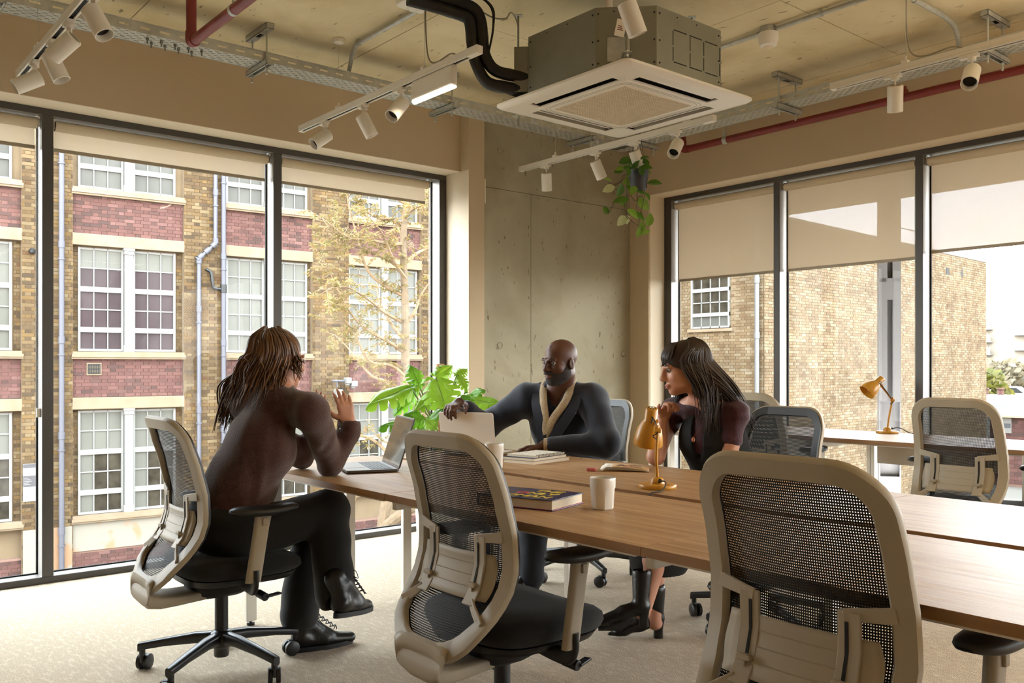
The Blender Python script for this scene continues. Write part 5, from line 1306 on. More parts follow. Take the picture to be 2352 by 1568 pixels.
def desk_lamp(label, base, j1, j2, cap, axis, cord, group='mustard desk lamps'):
    root = thing('desk_lamp', label, 'lamp', base, 0, group); B0 = Vector(base)
    j1, j2, cap = (Vector(p)-B0 for p in (j1, j2, cap)); ax = Vector(axis).normalized()
    b = MB(); b.lathe([(0, 0), (.069, 0), (.071, .003), (.071, .011), (.068, .015), (.02, .017), (0, .017)], 40); b.build('base', M['yellow'], root, 40)
    b = MB(); b.lathe([(.027, .016), (.026, .026), (.019, .037), (.008, .041), (0, .041)], 24); b.build('base_boss', M['yellow'], root, 60)
    b = MB(); b.tube(bez([(0, 0, .03), (Vector((0, 0, .03)).lerp(j1, .5)+Vector((-.006, 0, 0))), j1], 6), .0062, 12); b.build('lower_arm', M['yellow'], root, 60)
    b = MB(); b.cyl(j1-RT_*.012, j1+RT_*.012, .011, n=16); b.boxc(tuple(j1+UP*.008), (.014, .014, .024)); b.build('elbow_joint', M['yellow'], root, 40, .002)
    b = MB(); b.cyl(j1, j2, .0055, n=10); b.build('upper_arm', M['yellow'], root)
    b = MB(); b.cyl(j2-RT_*.012, j2+RT_*.012, .009, n=14); b.build('head_joint', M['yellow'], root, 40)
    q = ax.to_track_quat('Z', 'Y').to_matrix().to_4x4(); T = Matrix.Translation(cap) @ q
    b = MB(); b.M = T
    b.lathe([(0, .0), (.020, .0), (.0235, .004), (.0245, .048), (.030, .056), (.046, .085), (.0535, .115), (.056, .145), (.0545, .147), (.051, .118), (.043, .088), (.027, .06), (0, .055)], 40); sh_ = b.build('shade', M['yellow'], root, 50)
    b = MB(); b.M = T
    for k in range(8): a = 2*PI*k/8; b.cyl((.0145*math.cos(a), .0145*math.sin(a), -.0012), (.0145*math.cos(a), .0145*math.sin(a), .002), .0026, n=8)
    b.build('vent_hole', M['dark'], sh_)
    b = MB(); b.M = T; b.lathe([(0, -.006), (.005, -.005), (.006, .001)], 12); b.build('cap_screw', M['chrome'], sh_)
    b = MB(); b.M = T; b.lathe([(.012, .06), (.022, .085), (.024, .1), (.015, .122), (0, .127)], 18); b.build('bulb', M['whitegloss'], sh_)
    c1 = cap + ax*.035 + (-FW)*.024
    b = MB(); b.tube(bez([c1, c1+Vector((-.008, -.012, -.006)), c1+Vector((-.018, -.012, -.02)), j2+Vector((-.012, -.006, .01)), j1+Vector((-.004, -.006, -.004)), j1+Vector((-.02, .004, -.02)), j1+Vector((-.002, .0, -.035))], 6), .0024, 6); b.build('flex', M['cable_black'], root)
    b = MB(); b.tube(bez([Vector(p)-B0 for p in cord], 6), .0028, 6); b.build('power_cord', M['cable_black'], root)
    b = MB(); p = Vector(cord[0])-B0; b.cyl(p-Vector((.012, .012, 0))*0, p+(p*1.0).normalized()*.012, .006, n=10); b.build('cord_grommet', M['foam'], root)
desk_lamp('mustard yellow desk lamp standing upright on the far desk before the dark haired woman', (2.535, 2.195, TZ), (2.53, 2.19, .955), (2.565, 2.235, .985), (2.556, 2.240, 1.036), tuple(RT_*-.06+UP*-.95+FW*.28),
          [(2.52, 2.172, .766), (2.515, 2.15, .772), (2.50, 2.125, .768), (2.478, 2.115, .752), (2.45, 2.11, .744), (2.395, 2.105, .742), (2.385, 2.105, .71)])
desk_lamp('small mustard yellow desk lamp on the window bench, its head turned to the left', (5.672, 2.925, .7532), (5.690, 2.900, .972), (5.612, 2.938, 1.068), (5.622, 2.934, 1.118), tuple(RT_*-.72+UP*-.62+FW*-.1),
          [(5.69, 2.908, .779), (5.70, 2.88, .79), (5.70, 2.84, .785), (5.70, 2.80, .765), (5.70, 2.76, .757)])
pb = MB(); pb.tube(bez([(5.70, 2.76, .757), (5.745, 2.72, .758), (5.765, 2.70, .70), (5.745, 2.66, .52), (5.74, 2.665, .45)], 6), .003, 6)
tag(pb.build('hanging_flex', M['cable_black']), 'thin black flex hanging below the window bench', 'cable')
tag(MB().box(5.73, 5.75, 2.64, 2.665, .33, .45).build('adapter_block', M['blackp'], None, 0, .004), 'small black plug adapter hanging under the window bench', 'adapter')

# ================================================================ PLANTS
PL= [(4.144, 3.87, 2.492, 0.054, 200, 0), (4.225, 3.754, 2.508, 0.046, 20, 0), (4.29, 3.806, 2.496, 0.039, -30, 0), (4.245, 3.756, 2.449, 0.054, -10, 0), (4.088, 3.855, 2.433, 0.042, 190, 1), (4.15, 3.925, 2.44, 0.046, 200, 0), (4.327, 3.966, 2.484, 0.064, -100, 0), (4.325, 3.925, 2.41, 0.063, -90, 1), (4.276, 3.953, 2.396, 0.063, 200, 1), (4.188, 3.828, 2.303, 0.054, -120, 1), (4.292, 3.856, 2.315, 0.055, -20, 0), (4.271, 3.779, 2.27, 0.046, -60, 0), (4.054, 3.922, 2.311, 0.061, 200, 2), (4.099, 3.86, 2.293, 0.061, -110, 0), (4.121, 3.881, 2.242, 0.077, -170, 0), (4.277, 4.011, 2.263, 0.064, -40, 0), (4.372, 3.896, 2.245, 0.079, -40, 1), (4.173, 4.054, 2.215, 0.043, 120, 0), (4.392, 3.869, 2.157, 0.063, 80, 1), (4.188, 3.817, 2.152, 0.069, -35, 1), (4.238, 3.819, 2.146, 0.077, -40, 0), (4.212, 3.955, 2.128, 0.063, -130, 2), (4.264, 3.95, 2.141, 0.047, -95, 2), (4.365, 3.911, 2.113, 0.048, 100, 1), (4.357, 3.927, 2.068, 0.056, -120, 1), (4.219, 3.753, 2.035, 0.038, -160, 1), (4.382, 3.806, 2.376, 0.07, -5, 0), (4.358, 3.85, 2.452, 0.035, -30, 1), (4.121, 3.987, 2.393, 0.039, 170, 1), (4.157, 3.838, 2.418, 0.046, -90, 0), (4.206, 3.905, 2.465, 0.047, 170, 0), (4.204, 3.767, 2.416, 0.046, -70, 0), (4.324, 3.975, 2.368, 0.056, -90, 0), (4.348, 3.929, 2.356, 0.048, -70, 0), (4.231, 3.911, 2.523, 0.047, 120, 0), (4.22, 3.83, 2.474, 0.062, 60, 0)]
PV= [[(4.25, 3.852, 2.421), (4.206, 3.888, 2.388), (4.2, 3.894, 2.323), (4.201, 3.892, 2.249), (4.2, 3.894, 2.16), (4.203, 3.891, 2.135)], [(4.275, 3.831, 2.425), (4.281, 3.826, 2.388), (4.288, 3.82, 2.307), (4.275, 3.831, 2.209), (4.263, 3.841, 2.143), (4.256, 3.847, 2.078)], [(4.234, 3.865, 2.421), (4.184, 3.907, 2.413), (4.175, 3.914, 2.356), (4.17, 3.918, 2.335)], [(4.194, 3.899, 2.405), (4.15, 3.935, 2.356), (4.109, 3.969, 2.368)], [(4.187, 3.904, 2.396), (4.137, 3.946, 2.343), (4.15, 3.935, 2.325), (4.165, 3.922, 2.331)], [(4.206, 3.888, 2.29), (4.187, 3.904, 2.217), (4.2, 3.894, 2.164), (4.219, 3.878, 2.131), (4.256, 3.847, 2.094)], [(4.281, 3.826, 2.372), (4.297, 3.813, 2.339), (4.303, 3.807, 2.364), (4.344, 3.773, 2.37)], [(4.269, 3.836, 2.364), (4.25, 3.852, 2.298), (4.256, 3.847, 2.258), (4.247, 3.854, 2.209), (4.272, 3.833, 2.18), (4.281, 3.826, 2.147)], [(4.137, 3.946, 2.241), (4.125, 3.956, 2.204), (4.111, 3.968, 2.174), (4.098, 3.979, 2.192)], [(4.219, 3.878, 2.29), (4.244, 3.857, 2.249), (4.256, 3.847, 2.278), (4.281, 3.826, 2.282)]]
ML= [((3.179, 4.836, 1.062), (2.884, 4.822, 0.971), 0.163, 20), ((3.261, 4.898, 1.068), (3.093, 4.843, 0.912), 0.125, -30), ((3.332, 4.969, 1.07), (3.317, 5.046, 1.197), 0.125, 10), ((3.219, 4.607, 1.118), (3.207, 4.487, 0.936), 0.243, 0), ((3.334, 4.772, 1.123), (3.47, 4.788, 1.197), 0.114, 20), ((3.497, 4.766, 1.138), (3.576, 4.765, 1.177), 0.087, 0), ((3.474, 4.72, 1.138), (3.486, 4.645, 1.046), 0.084, 0), ((3.495, 4.638, 0.992), (3.532, 4.541, 1.039), 0.099, 0), ((3.467, 4.595, 0.986), (3.56, 4.388, 0.955), 0.122, -10), ((3.408, 4.58, 1.01), (3.419, 4.506, 0.903), 0.106, 0), ((3.142, 4.606, 0.849), (3.024, 4.64, 0.899), 0.125, 0), ((3.17, 4.648, 0.838), (2.917, 4.729, 0.837), 0.091, 30), ((3.148, 4.601, 0.845), (3.19, 4.501, 0.929), 0.084, 0), ((3.274, 4.692, 1.026), (3.122, 4.688, 0.924), 0.114, 0), ((3.108, 4.569, 0.863), (3.13, 4.486, 0.822), 0.084, 0), ((3.545, 4.596, 0.984), (3.597, 4.487, 0.89), 0.099, 20)]
def leaf_mat(name, c1, c2, tl_, gl=.3):
    s = NT(name); b = s.b; b.inputs['Roughness'].default_value = gl; b.inputs['Specular IOR Level'].default_value = .5
    t = s.add('ShaderNodeTexCoord'); n = s.add('ShaderNodeTexNoise'); n.inputs['Scale'].default_value = 9; n.inputs['Detail'].default_value = 4; s.link(t.outputs['Object'], n.inputs[0])
    r = s.add('ShaderNodeValToRGB'); r.color_ramp.elements[0].position = .35; r.color_ramp.elements[1].position = .65; r.color_ramp.elements[0].color = (*lin(c1), 1); r.color_ramp.elements[1].color = (*lin(c2), 1)
    s.link(n.outputs[0], r.inputs[0]); s.link(r.outputs[0], b.inputs['Base Color'])
    tr = s.add('ShaderNodeBsdfTranslucent'); tr.inputs[0].default_value = (*lin(tl_), 1); mx = s.add('ShaderNodeMixShader'); mx.inputs[0].default_value = .45
    s.link(b.outputs[0], mx.inputs[1]); s.link(tr.outputs[0], mx.inputs[2]); s.link(mx.outputs[0], s.out.inputs[0]); return s.m
M['leaf_a'] = leaf_mat('bright_monstera_leaf', (96, 140, 40), (124, 166, 54), (160, 200, 50)); M['leaf_b'] = leaf_mat('deep_monstera_leaf', (52, 104, 34), (76, 128, 44), (126, 180, 44), .25)
M['leaf_c'] = leaf_mat('pothos_leaf', (38, 72, 22), (58, 94, 30), (96, 136, 34), .35); M['leaf_d'] = leaf_mat('lime_pothos_leaf', (84, 116, 36), (110, 140, 50), (140, 170, 60), .35); M['leaf_e'] = leaf_mat('pale_variegated_pothos_leaf', (150, 156, 100), (196, 192, 150), (190, 190, 140), .4)
M['stem'] = mat('green_plant_stem', (92, 110, 48), .5); M['vine'] = mat('brown_plant_vine', (78, 66, 34), .6)
def monstera_leaf(seed):
    """split leaf: length 1 along +x from petiole joint, width about 0.9, lobes separated by deep slits; returns a mesh"""
    r_ = random.Random(seed); b = MB()
    def half(t):   # half width at t
        return .50*math.sin(PI*min(1, (t*.92+.10)))**.75*(1-.25*t)+.0
    def P(t, q, s_):   # t along the margin, q out from the midrib
        sweep_ = .26*q*(1-t) ; x = t + .20*q*(1-t)*1.0 - .20*q*(1-t*1.6)*.9
        y = s_*half(t)*q; z = .10*math.sin(PI*q)*.6 - .18*(t-.4)**2 - .16*q*q + .02*math.sin(9*t+q*3)
        return (x, y, z)
    n = 5; ts = [0.0]+[(.08+.92*k/n) for k in range(1, n)]+[1.0]
    for s_ in (-1, 1):
        for k in range(n):
            a, c = ts[k], ts[k+1]; slit = .30 if 0 < k < n-1 else .6; g = (c-a)*.13
            def fn(u, v, a=a, c=c, k=k):
                q = v; sl = max(0, q-.50)/.50; g_ = g*min(1, sl*1.8)
                t0 = a+(g_ if k else 0); t1 = c-(g_ if k < n-1 else 0)
                rnd_ = 1-.10*sl*(2*u-1)**2
                return P(t0+(t1-t0)*u, q*rnd_, s_)
            b.grid(fn, 4, 7)
    # lobes at the base either side of the petiole
    for s_ in (-1, 1):
        b.grid(lambda u, v: (-.12*math.sin(PI*v*.9)*u, s_*(.02+.40*v*(1-.25*u)), .06*math.sin(PI*v)-.1*v*v), 4, 6)
    me = b.mesh('leaf'); bm = bmesh.new(); bm.from_mesh(me); bmesh.ops.remove_doubles(bm, verts=bm.verts, dist=.004); bmesh.ops.recalc_face_normals(bm, faces=bm.faces); bm.to_mesh(me); bm.free()
    me.polygons.foreach_set('use_smooth', [True]*len(me.polygons)); return me
def rib_mesh():
    b = MB(); b.tube([(t, 0, -.18*(t-.4)**2+.004) for t in [k/8 for k in range(9)]], [.014-.011*k/8 for k in range(9)], 6); return b.mesh('midrib')
mons = thing('monstera_plant', 'large monstera with split bright leaves in a white pot by the left window corner', 'plant', (3.50, 4.96, 0))
b = MB(); b.lathe([(0, 0), (.150, 0), (.158, .01), (.178, .40), (.180, .42), (.170, .42), (.165, .36), (0, .36)], 44); b.build('pot', M['whitegloss'], mons, 50)
b = MB(); b.lathe([(0, .375), (.08, .378), (.166, .365)], 24); b.build('soil', mat('dark_potting_soil', (52, 40, 30), .95, bump=.5), mons)
b = MB(); b.tube([(-.04, -.05, .36), (-.05, -.07, .8), (-.058, -.083, 1.21)], [.03, .029, .027], 12); po = b.build('moss_pole', mat('coir_pole', (176, 130, 86), .95, bump=.8, bscale=120, var=.2, vscale=60), mons, 60)
lm = [monstera_leaf(k) for k in range(2)]; rm = rib_mesh()
O = Vector((3.50, 4.96, 0)); CR = Vector((3.40, 4.85, .55))
for i, (p, q, w, roll) in enumerate(ML):
    p, q = Vector(p), Vector(q); ax = (q-p); L = ax.length; ax.normalize()
    # blades face the room and the light: normal between up and the camera side
    nrm = (UP*(.55 if i not in (3, 0) else .25) - FW*(.75)); nrm = (nrm-ax*nrm.dot(ax)).normalized(); sd = nrm.cross(ax)
    m_ = Matrix(((ax.x, sd.x, nrm.x, 0), (ax.y, sd.y, nrm.y, 0), (ax.z, sd.z, nrm.z, 0), (0, 0, 0, 1))) @ Matrix.Rotation(R(roll), 4, 'X')
    me = lm[i % 2]; mm = M['leaf_a'] if i in (0, 3, 4, 8, 13, 5, 6, 14) else M['leaf_b']
    o = bpy.data.objects.new('leaf', me); COL.objects.link(o); o.parent = mons
    if not me.materials: me.materials.append(M['leaf_a'])
    o.material_slots[0].link = 'OBJECT'; o.material_slots[0].material = mm
    W_ = max(w/.84, L*.72)
    o.matrix_local = Matrix.Translation(p-O) @ m_ @ Matrix.Diagonal((L*1.05, W_, L*.8, 1))
    ro = bpy.data.objects.new('midrib', rm); COL.objects.link(ro); ro.parent = o
    if not rm.materials: rm.materials.append(M['stem'])
    b = MB(); md = (CR+p)/2+Vector((0, 0, .10)); b.tube([v-O for v in bez([Vector((3.46, 4.92, .36)), CR.lerp(p, .25)+Vector((0, 0, .12)), md, p], 6)], .0055, 7); b.build('stem', M['stem'], mons)

poth = thing('hanging_pothos', 'trailing pothos in a dark hanging pot in front of the concrete wall', 'plant', (4.275, 3.86, 2.40))
b = MB(); b.lathe([(0, -.075), (.045, -.075), (.05, -.07), (.066, .045), (.068, .05), (.06, .05), (.055, .03), (0, .03)], 28); b.build('pot', mat('dark_grey_pot', (44, 44, 46), .45), poth, 50)
b = MB(); b.lathe([(0, .032), (.057, .03)], 20); b.build('soil', M['foam'], poth)
for k in range(3):
    a = 2*PI*k/3+.4; b = MB(); b.cyl((.064*math.cos(a), .064*math.sin(a), .045), (0, 0, .38), .0012, n=5); b.build('hanger_wire', M['cable_black'], poth)
b = MB(); b.cyl((0, 0, .38), (0, 0, ZC-2.40), .0015, n=5); b.build('hanger_wire', M['cable_black'], poth)
def heart_leaf():
    b = MB()
    def fn(u, v):
        t = v; s_ = 2*u-1; w = .42*math.sin(PI*min(1, t**.75*.98+.02))**.8*(1-.15*t)
        if t < .12: w = .42*math.sin(PI*(.12**.75*.98+.02))**.8*(t/.12)**.5*.985
        x = t - .10*abs(s_)*(1-t)**4*2.2; return (x, w*s_, .10*abs(s_)**1.4*w*2 - .22*(t-.35)**2)
    b.grid(fn, 8, 12); me = b.mesh('leaf'); me.polygons.foreach_set('use_smooth', [True]*len(me.polygons)); return me
hm = heart_leaf(); hm.materials.append(M['leaf_c']); O2 = Vector((4.275, 3.86, 2.40)); rr = random.Random(9)
for (x, y, z, L, ang, c) in PL:
    a = R(ang); ax = (RT_*math.cos(a)+UP*math.sin(a)-FW*rr.uniform(-.2, .5)).normalized(); nrm = -FW*rr.uniform(.5, 1.0)+UP*rr.uniform(.1, .8)+RT_*rr.uniform(-.5, .5); nrm = (nrm-ax*nrm.dot(ax)).normalized(); sd = nrm.cross(ax)
    m_ = Matrix(((ax.x, sd.x, nrm.x, 0), (ax.y, sd.y, nrm.y, 0), (ax.z, sd.z, nrm.z, 0), (0, 0, 0, 1)))
    o = bpy.data.objects.new('leaf', hm); COL.objects.link(o); o.parent = poth; o.material_slots[0].link = 'OBJECT'; o.material_slots[0].material = (M['leaf_c'], M['leaf_d'], M['leaf_e'])[c]
    k_ = L*1.15; c0_ = Vector((x, y, z))-O2-ax*k_*.5
    o.matrix_local = Matrix.Translation(c0_) @ m_ @ Matrix.Diagonal((k_, k_, k_, 1))
for v in PV:
    b = MB(); b.tube([p-O2 for p in bez(v, 6)], .0022, 6); b.build('vine', M['vine'], poth)
# ================================================================ PEOPLE (signed distance fields -> one closed surface each)
class SDF:
    def __init__(s, lo, hi, h):
        s.lo = np.array(lo, float); s.h = h; s.n = np.ceil((np.array(hi)-s.lo)/h).astype(int)+1
        s.D = np.full(s.n, 1.0, np.float32)
    def _win(s, lo, hi, pad):
        a = np.maximum(0, np.floor((np.array(lo)-pad-s.lo)/s.h).astype(int)); b = np.minimum(s.n, np.ceil((np.array(hi)+pad-s.lo)/s.h).astype(int)+1)
        if (b <= a).any(): return None, None
        ax = [s.lo[i]+s.h*np.arange(a[i], b[i]) for i in range(3)]
        P = np.stack(np.meshgrid(*ax, indexing='ij'), -1).astype(np.float32)
        return (slice(a[0], b[0]), slice(a[1], b[1]), slice(a[2], b[2])), P
    def _mix(s, w, d, k, op):
        D = s.D[w]
        if op == 'u':
            hh = np.clip(.5+.5*(D-d)/k, 0, 1); s.D[w] = D*(1-hh)+d*hh-k*hh*(1-hh)
        else:
            d = -d; hh = np.clip(.5-.5*(D-d)/k, 0, 1); s.D[w] = D*(1-hh)+d*hh+k*hh*(1-hh)
    def cap(s, a, b, ra, rb=None, k=.012, op='u', flat=None):
        """tapered capsule; flat=(direction, factor) squashes it along a direction"""
        a, b = np.array(a, float), np.array(b, float); rb = ra if rb is None else rb; rm = max(ra, rb)
        w, P = s._win(np.minimum(a, b)-rm, np.maximum(a, b)+rm, k+3*s.h)
        if w is None: return s
        ba = b-a; pa = P-a.astype(np.float32); q = pa
        t = np.clip((pa@ba)/max(1e-9, ba@ba), 0, 1)
        v = pa-t[..., None]*ba.astype(np.float32)
        if flat is not None:
            f = np.array(flat[0], float); f /= np.linalg.norm(f); v = v + (v@f)[..., None]*f*(1/flat[1]-1)
            d = np.linalg.norm(v, axis=-1)-(ra+(rb-ra)*t); d = d*(flat[1] if flat[1] < 1 else 1)**.5
        else: d = np.linalg.norm(v, axis=-1)-(ra+(rb-ra)*t)
        s._mix(w, d.astype(np.float32), k, op); return s
    def ell(s, c, r, Rm=None, k=.012, op='u'):
        c = np.array(c, float); r = np.array(r, float); rm = r.max(); w, P = s._win(c-rm, c+rm, k+3*s.h)
        if w is None: return s
        q = P-c.astype(np.float32)
        if Rm is not None: q = q@np.array(Rm, np.float32)
        k0 = np.linalg.norm(q/r, axis=-1); k1 = np.linalg.norm(q/(r*r), axis=-1)+1e-9
        s._mix(w, (k0*(k0-1)/k1).astype(np.float32), k, op); return s
    def chain(s, pts, rs, k=.012, flat=None):
        for i in range(len(pts)-1): s.cap(pts[i], pts[i+1], rs[i], rs[i+1], k, 'u', flat)
        return s
    def ripple(s, amp, freq, seed=0, box=None):
        """cloth wrinkles: a few oriented waves and noise added to the field near the surface"""
        r_ = np.random.default_rng(seed); idx = np.argwhere(np.abs(s.D) < .03)
        P = s.lo+idx*s.h; d = np.zeros(len(P))
        for i in range(7):
            u = r_.normal(size=3); u /= np.linalg.norm(u); w2 = r_.normal(size=3); ph = r_.uniform(0, 6.28)
            d += np.sin(P@u*freq*r_.uniform(.5, 1.6)+ph+1.8*np.sin(P@w2*freq*.35))*r_.uniform(.4, 1)
        s.D[tuple(idx.T)] += (amp*d/3).astype(np.float32); return s
    def mesh(s, name, off=0.0):
        D = s.D-off; I = D < 0; nx, ny, nz = D.shape
        c = sum(I[dx:nx-1+dx, dy:ny-1+dy, dz:nz-1+dz].astype(np.int8) for dx in (0,1) for dy in (0,1) for dz in (0,1))
        act = np.argwhere((c > 0) & (c < 8)); vid = np.full((nx-1, ny-1, nz-1), -1, np.int64); vid[tuple(act.T)] = np.arange(len(act))
        S_ = np.zeros((len(act), 3)); N_ = np.zeros(len(act)); co = [(a, b, e_) for a in (0,1) for b in (0,1) for e_ in (0,1)]
        val = {o: D[act[:,0]+o[0], act[:,1]+o[1], act[:,2]+o[2]] for o in co}
        for o in co:
            for ax in range(3):
                if o[ax] == 0:
                    p = list(o); p[ax] = 1; p = tuple(p); d0, d1 = val[o], val[p]; m_ = (d0 < 0) != (d1 < 0)
                    t = np.where(m_, d0/np.where(m_, d0-d1, 1), 0); q = np.repeat(np.array([o], float), len(act), 0); q[:, ax] += t
                    S_[m_] += q[m_]; N_[m_] += 1
        V = s.lo+(act+S_/N_[:, None])*s.h; Fq = []
        for ax in range(3):
            sl0 = [slice(1, -1)]*3; sl1 = [slice(1, -1)]*3; sl0[ax] = slice(0, -1); sl1[ax] = slice(1, None)
            A, B = I[tuple(sl0)], I[tuple(sl1)]; e_ = np.argwhere(A != B)
            if not len(e_): continue
            st = A[tuple(e_.T)]; base = e_.copy(); 
            for i in range(3):
                if i != ax: base[:, i] += 1
            u, v = [i for i in range(3) if i != ax]
            def g(du, dv):
                q = base.copy(); q[:, u] -= du; q[:, v] -= dv; return vid[tuple(q.T)]
            Q = np.stack([g(1, 1), g(0, 1), g(0, 0), g(1, 0)], 1)
            flip = st if ax != 1 else ~st
            Q[~flip] = Q[~flip][:, ::-1]; Fq.append(Q)
        F = np.concatenate(Fq); F = F[(F >= 0).all(1)]
        me = mesh_np(name, V, F); me.polygons.foreach_set('use_smooth', [True]*len(me.polygons)); return me
def npv(*p): return [np.array(q, float) for q in p]
def basis(fwd, up=(0, 0, 1)):
    f = np.array(fwd, float); f /= np.linalg.norm(f); u = np.array(up, float); u -= f*(u@f); u /= np.linalg.norm(u); l = np.cross(u, f)
    return np.stack([l, f, u], 1)     # columns: person's left, forward, up
def head_sdf(s, C, B, male=False, k=.014):
    f = lambda *p: C+B@np.array(p)
    s.ell(f(0, -.012, .034), (.075, .096, .083), B, k); s.ell(f(0, .032, -.04), (.060 if male else .055, .062, .074), B, .03)
    s.ell(f(0, .070, -.094), (.026 if male else .020, .02, .02), B, .025)
    for x in (-1, 1):
        s.ell(f(x*.047, .01, -.062), (.020, .035, .028), B, .025); s.ell(f(x*.036, .056, -.028), (.028, .028, .026), B, .02)
        s.ell(f(x*.031, .101, .001), (.019, .012, .0105), B, .012, 's')
        s.cap(f(x*.014, .092, .019), f(x*.046, .082, .017), .008, .006, .012)
        s.ell(f(x*.076, -.006, -.012), (.010, .019, .031), B, .006); s.ell(f(x*.086, .0, -.01), (.006, .009, .018), B, .005, 's')
        s.ell(f(x*.0115, .103, -.036), (.0085, .010, .0075), B, .008)
    s.cap(f(0, .092, .012), f(0, .112, -.030), .0085, .0115, .012)
    s.ell(f(0, .094, -.063), (.022, .010, .0065), B, .006); s.ell(f(0, .092, -.0735), (.019, .010, .0075), B, .006); s.ell(f(0, .106, -.0682), (.02, .008, .0018), B, .004, 's')
def hand_sdf(s, Wp, D, N, T, curl=.35, L=.175, spread=.13, k=.006, thumb=.5, fingers=None):
    """Wp wrist, D along the hand, N palm normal (towards the palm side), T towards the thumb side"""
    D = np.array(D, float); D /= np.linalg.norm(D); N = np.array(N, float); N -= D*(N@D); N /= np.linalg.norm(N); T = np.array(T, float); T = T-D*(T@D)-N*(T@N); T /= np.linalg.norm(T)
    Wp = np.array(Wp, float); sc = L/.185
    for i in range(4):
        t = (1.5-i)*.019*sc; a = Wp+T*t*.7+D*.006; b = Wp+D*(.088-.006*abs(i-1))*sc+T*t
        s.cap(a, b, .014*sc, .0115*sc, .014, flat=(N, .8))
    for i in range(4):
        ln = (.072, .08, .074, .058)[i]*sc; cu = curl if fingers is None else fingers[i]
        t = (1.5-i)*.019*sc; p = Wp+D*(.086-.006*abs(i-1))*sc+T*t; d = D+T*(1.5-i)*spread*.5; d /= np.linalg.norm(d); ang = 0
        for j, (fl, r0, r1) in enumerate(((.46, .0092, .0084), (.30, .0084, .0076), (.24, .0076, .0062))):
            ang += cu*(1.0 if j else .8); dd = d*math.cos(ang)+N*math.sin(ang); q = p+dd*ln*fl; s.cap(p, q, r0*sc, r1*sc, k if j else .008); p = q
    p = Wp+D*.022*sc+T*.026*sc; d = D*.62+T*.75+N*.25*thumb*2; d /= np.linalg.norm(d)
    q = p+d*.042*sc; s.cap(Wp+D*.012+T*.012, q, .015*sc, .0105*sc, .012); d2 = d*.72+D*.5+N*thumb*.5; d2 /= np.linalg.norm(d2); r_ = q+d2*.032*sc; s.cap(q, r_, .0102*sc, .009*sc, .006); s.cap(r_, r_+(d2+N*thumb*.3)*.022*sc, .009*sc, .0068*sc, .005)
def skin(name, rgb, r2): return mat(name, rgb, .48, var=.05, vscale=9, col2=r2, spec=.4)
M['skin_a'] = skin('fair_skin', (176, 124, 98), (188, 136, 110)); M['skin_b'] = skin('dark_brown_skin', (76, 45, 31), (92, 56, 39)); M['skin_c'] = skin('light_skin', (184, 132, 108), (196, 146, 122))
def fuzzy(name, rgb, c2, sc_=240, bmp=.6): return mat(name, rgb, .95, var=.2, vscale=sc_, bump=bmp, bscale=sc_*1.3, sheen=.35, col2=c2)
M['sweater'] = fuzzy('rust_brown_wool', (56, 22, 12), (76, 34, 20)); M['trouser'] = mat('black_trouser_cloth', (8, 8, 8), .85, bump=.1, bscale=200, sheen=.1)
M['leather'] = mat('black_boot_leather', (9, 9, 9), .36, bump=.15, bscale=60); M['blazer'] = mat('navy_jacket_cloth', (17, 25, 42), .88, bump=.15, bscale=400, sheen=.25, var=.1, vscale=300)
M['cardigan'] = fuzzy('oatmeal_cardigan_knit', (186, 164, 132), (206, 186, 154), 160, .8); M['tee'] = mat('black_tee', (16, 17, 20), .9); M['blouse'] = mat('burgundy_crepe', (54, 13, 27), .85, bump=.25, bscale=120, sheen=.2)
M['waistcoat'] = mat('black_waistcoat_cloth', (7, 7, 8), .9, bump=.1, bscale=260); M['jeans'] = mat('dark_navy_trousers', (18, 21, 30), .9)
M['eye'] = mat('eye_white', (150, 142, 134), .2); M['iris'] = mat('dark_iris', (30, 20, 14), .15); M['lip'] = mat('rose_lip', (150, 70, 72), .4); M['lip_d'] = mat('brown_lip', (112, 66, 56), .45)
def hair_mat(name, cols):
    m_ = leaf_rand(name, cols, None, .12, .42); return m_
M['hair_a'] = hair_mat('wavy_brown_hair', [(66, 42, 26), (92, 60, 36), (118, 80, 48), (76, 48, 30), (138, 98, 62)]); M['hair_b'] = hair_mat('straight_dark_brown_hair', [(34, 22, 16), (46, 30, 20), (62, 42, 28), (38, 25, 18)])
def sub(root, name, me, m):
    o = bpy.data.objects.new(name, me); COL.objects.link(o); me.materials.append(m); o.parent = root
    l = np.array(root.location); V = np.empty(len(me.vertices)*3); me.vertices.foreach_get('co', V); V = V.reshape(-1, 3)-l; me.vertices.foreach_set('co', V.ravel()); me.update(); return o
def subb(root, name, mb, m, sm=50):
    mb.v = [tuple(Vector(v)-root.location) for v in mb.v]; return mb.build(name, m, root, sm)
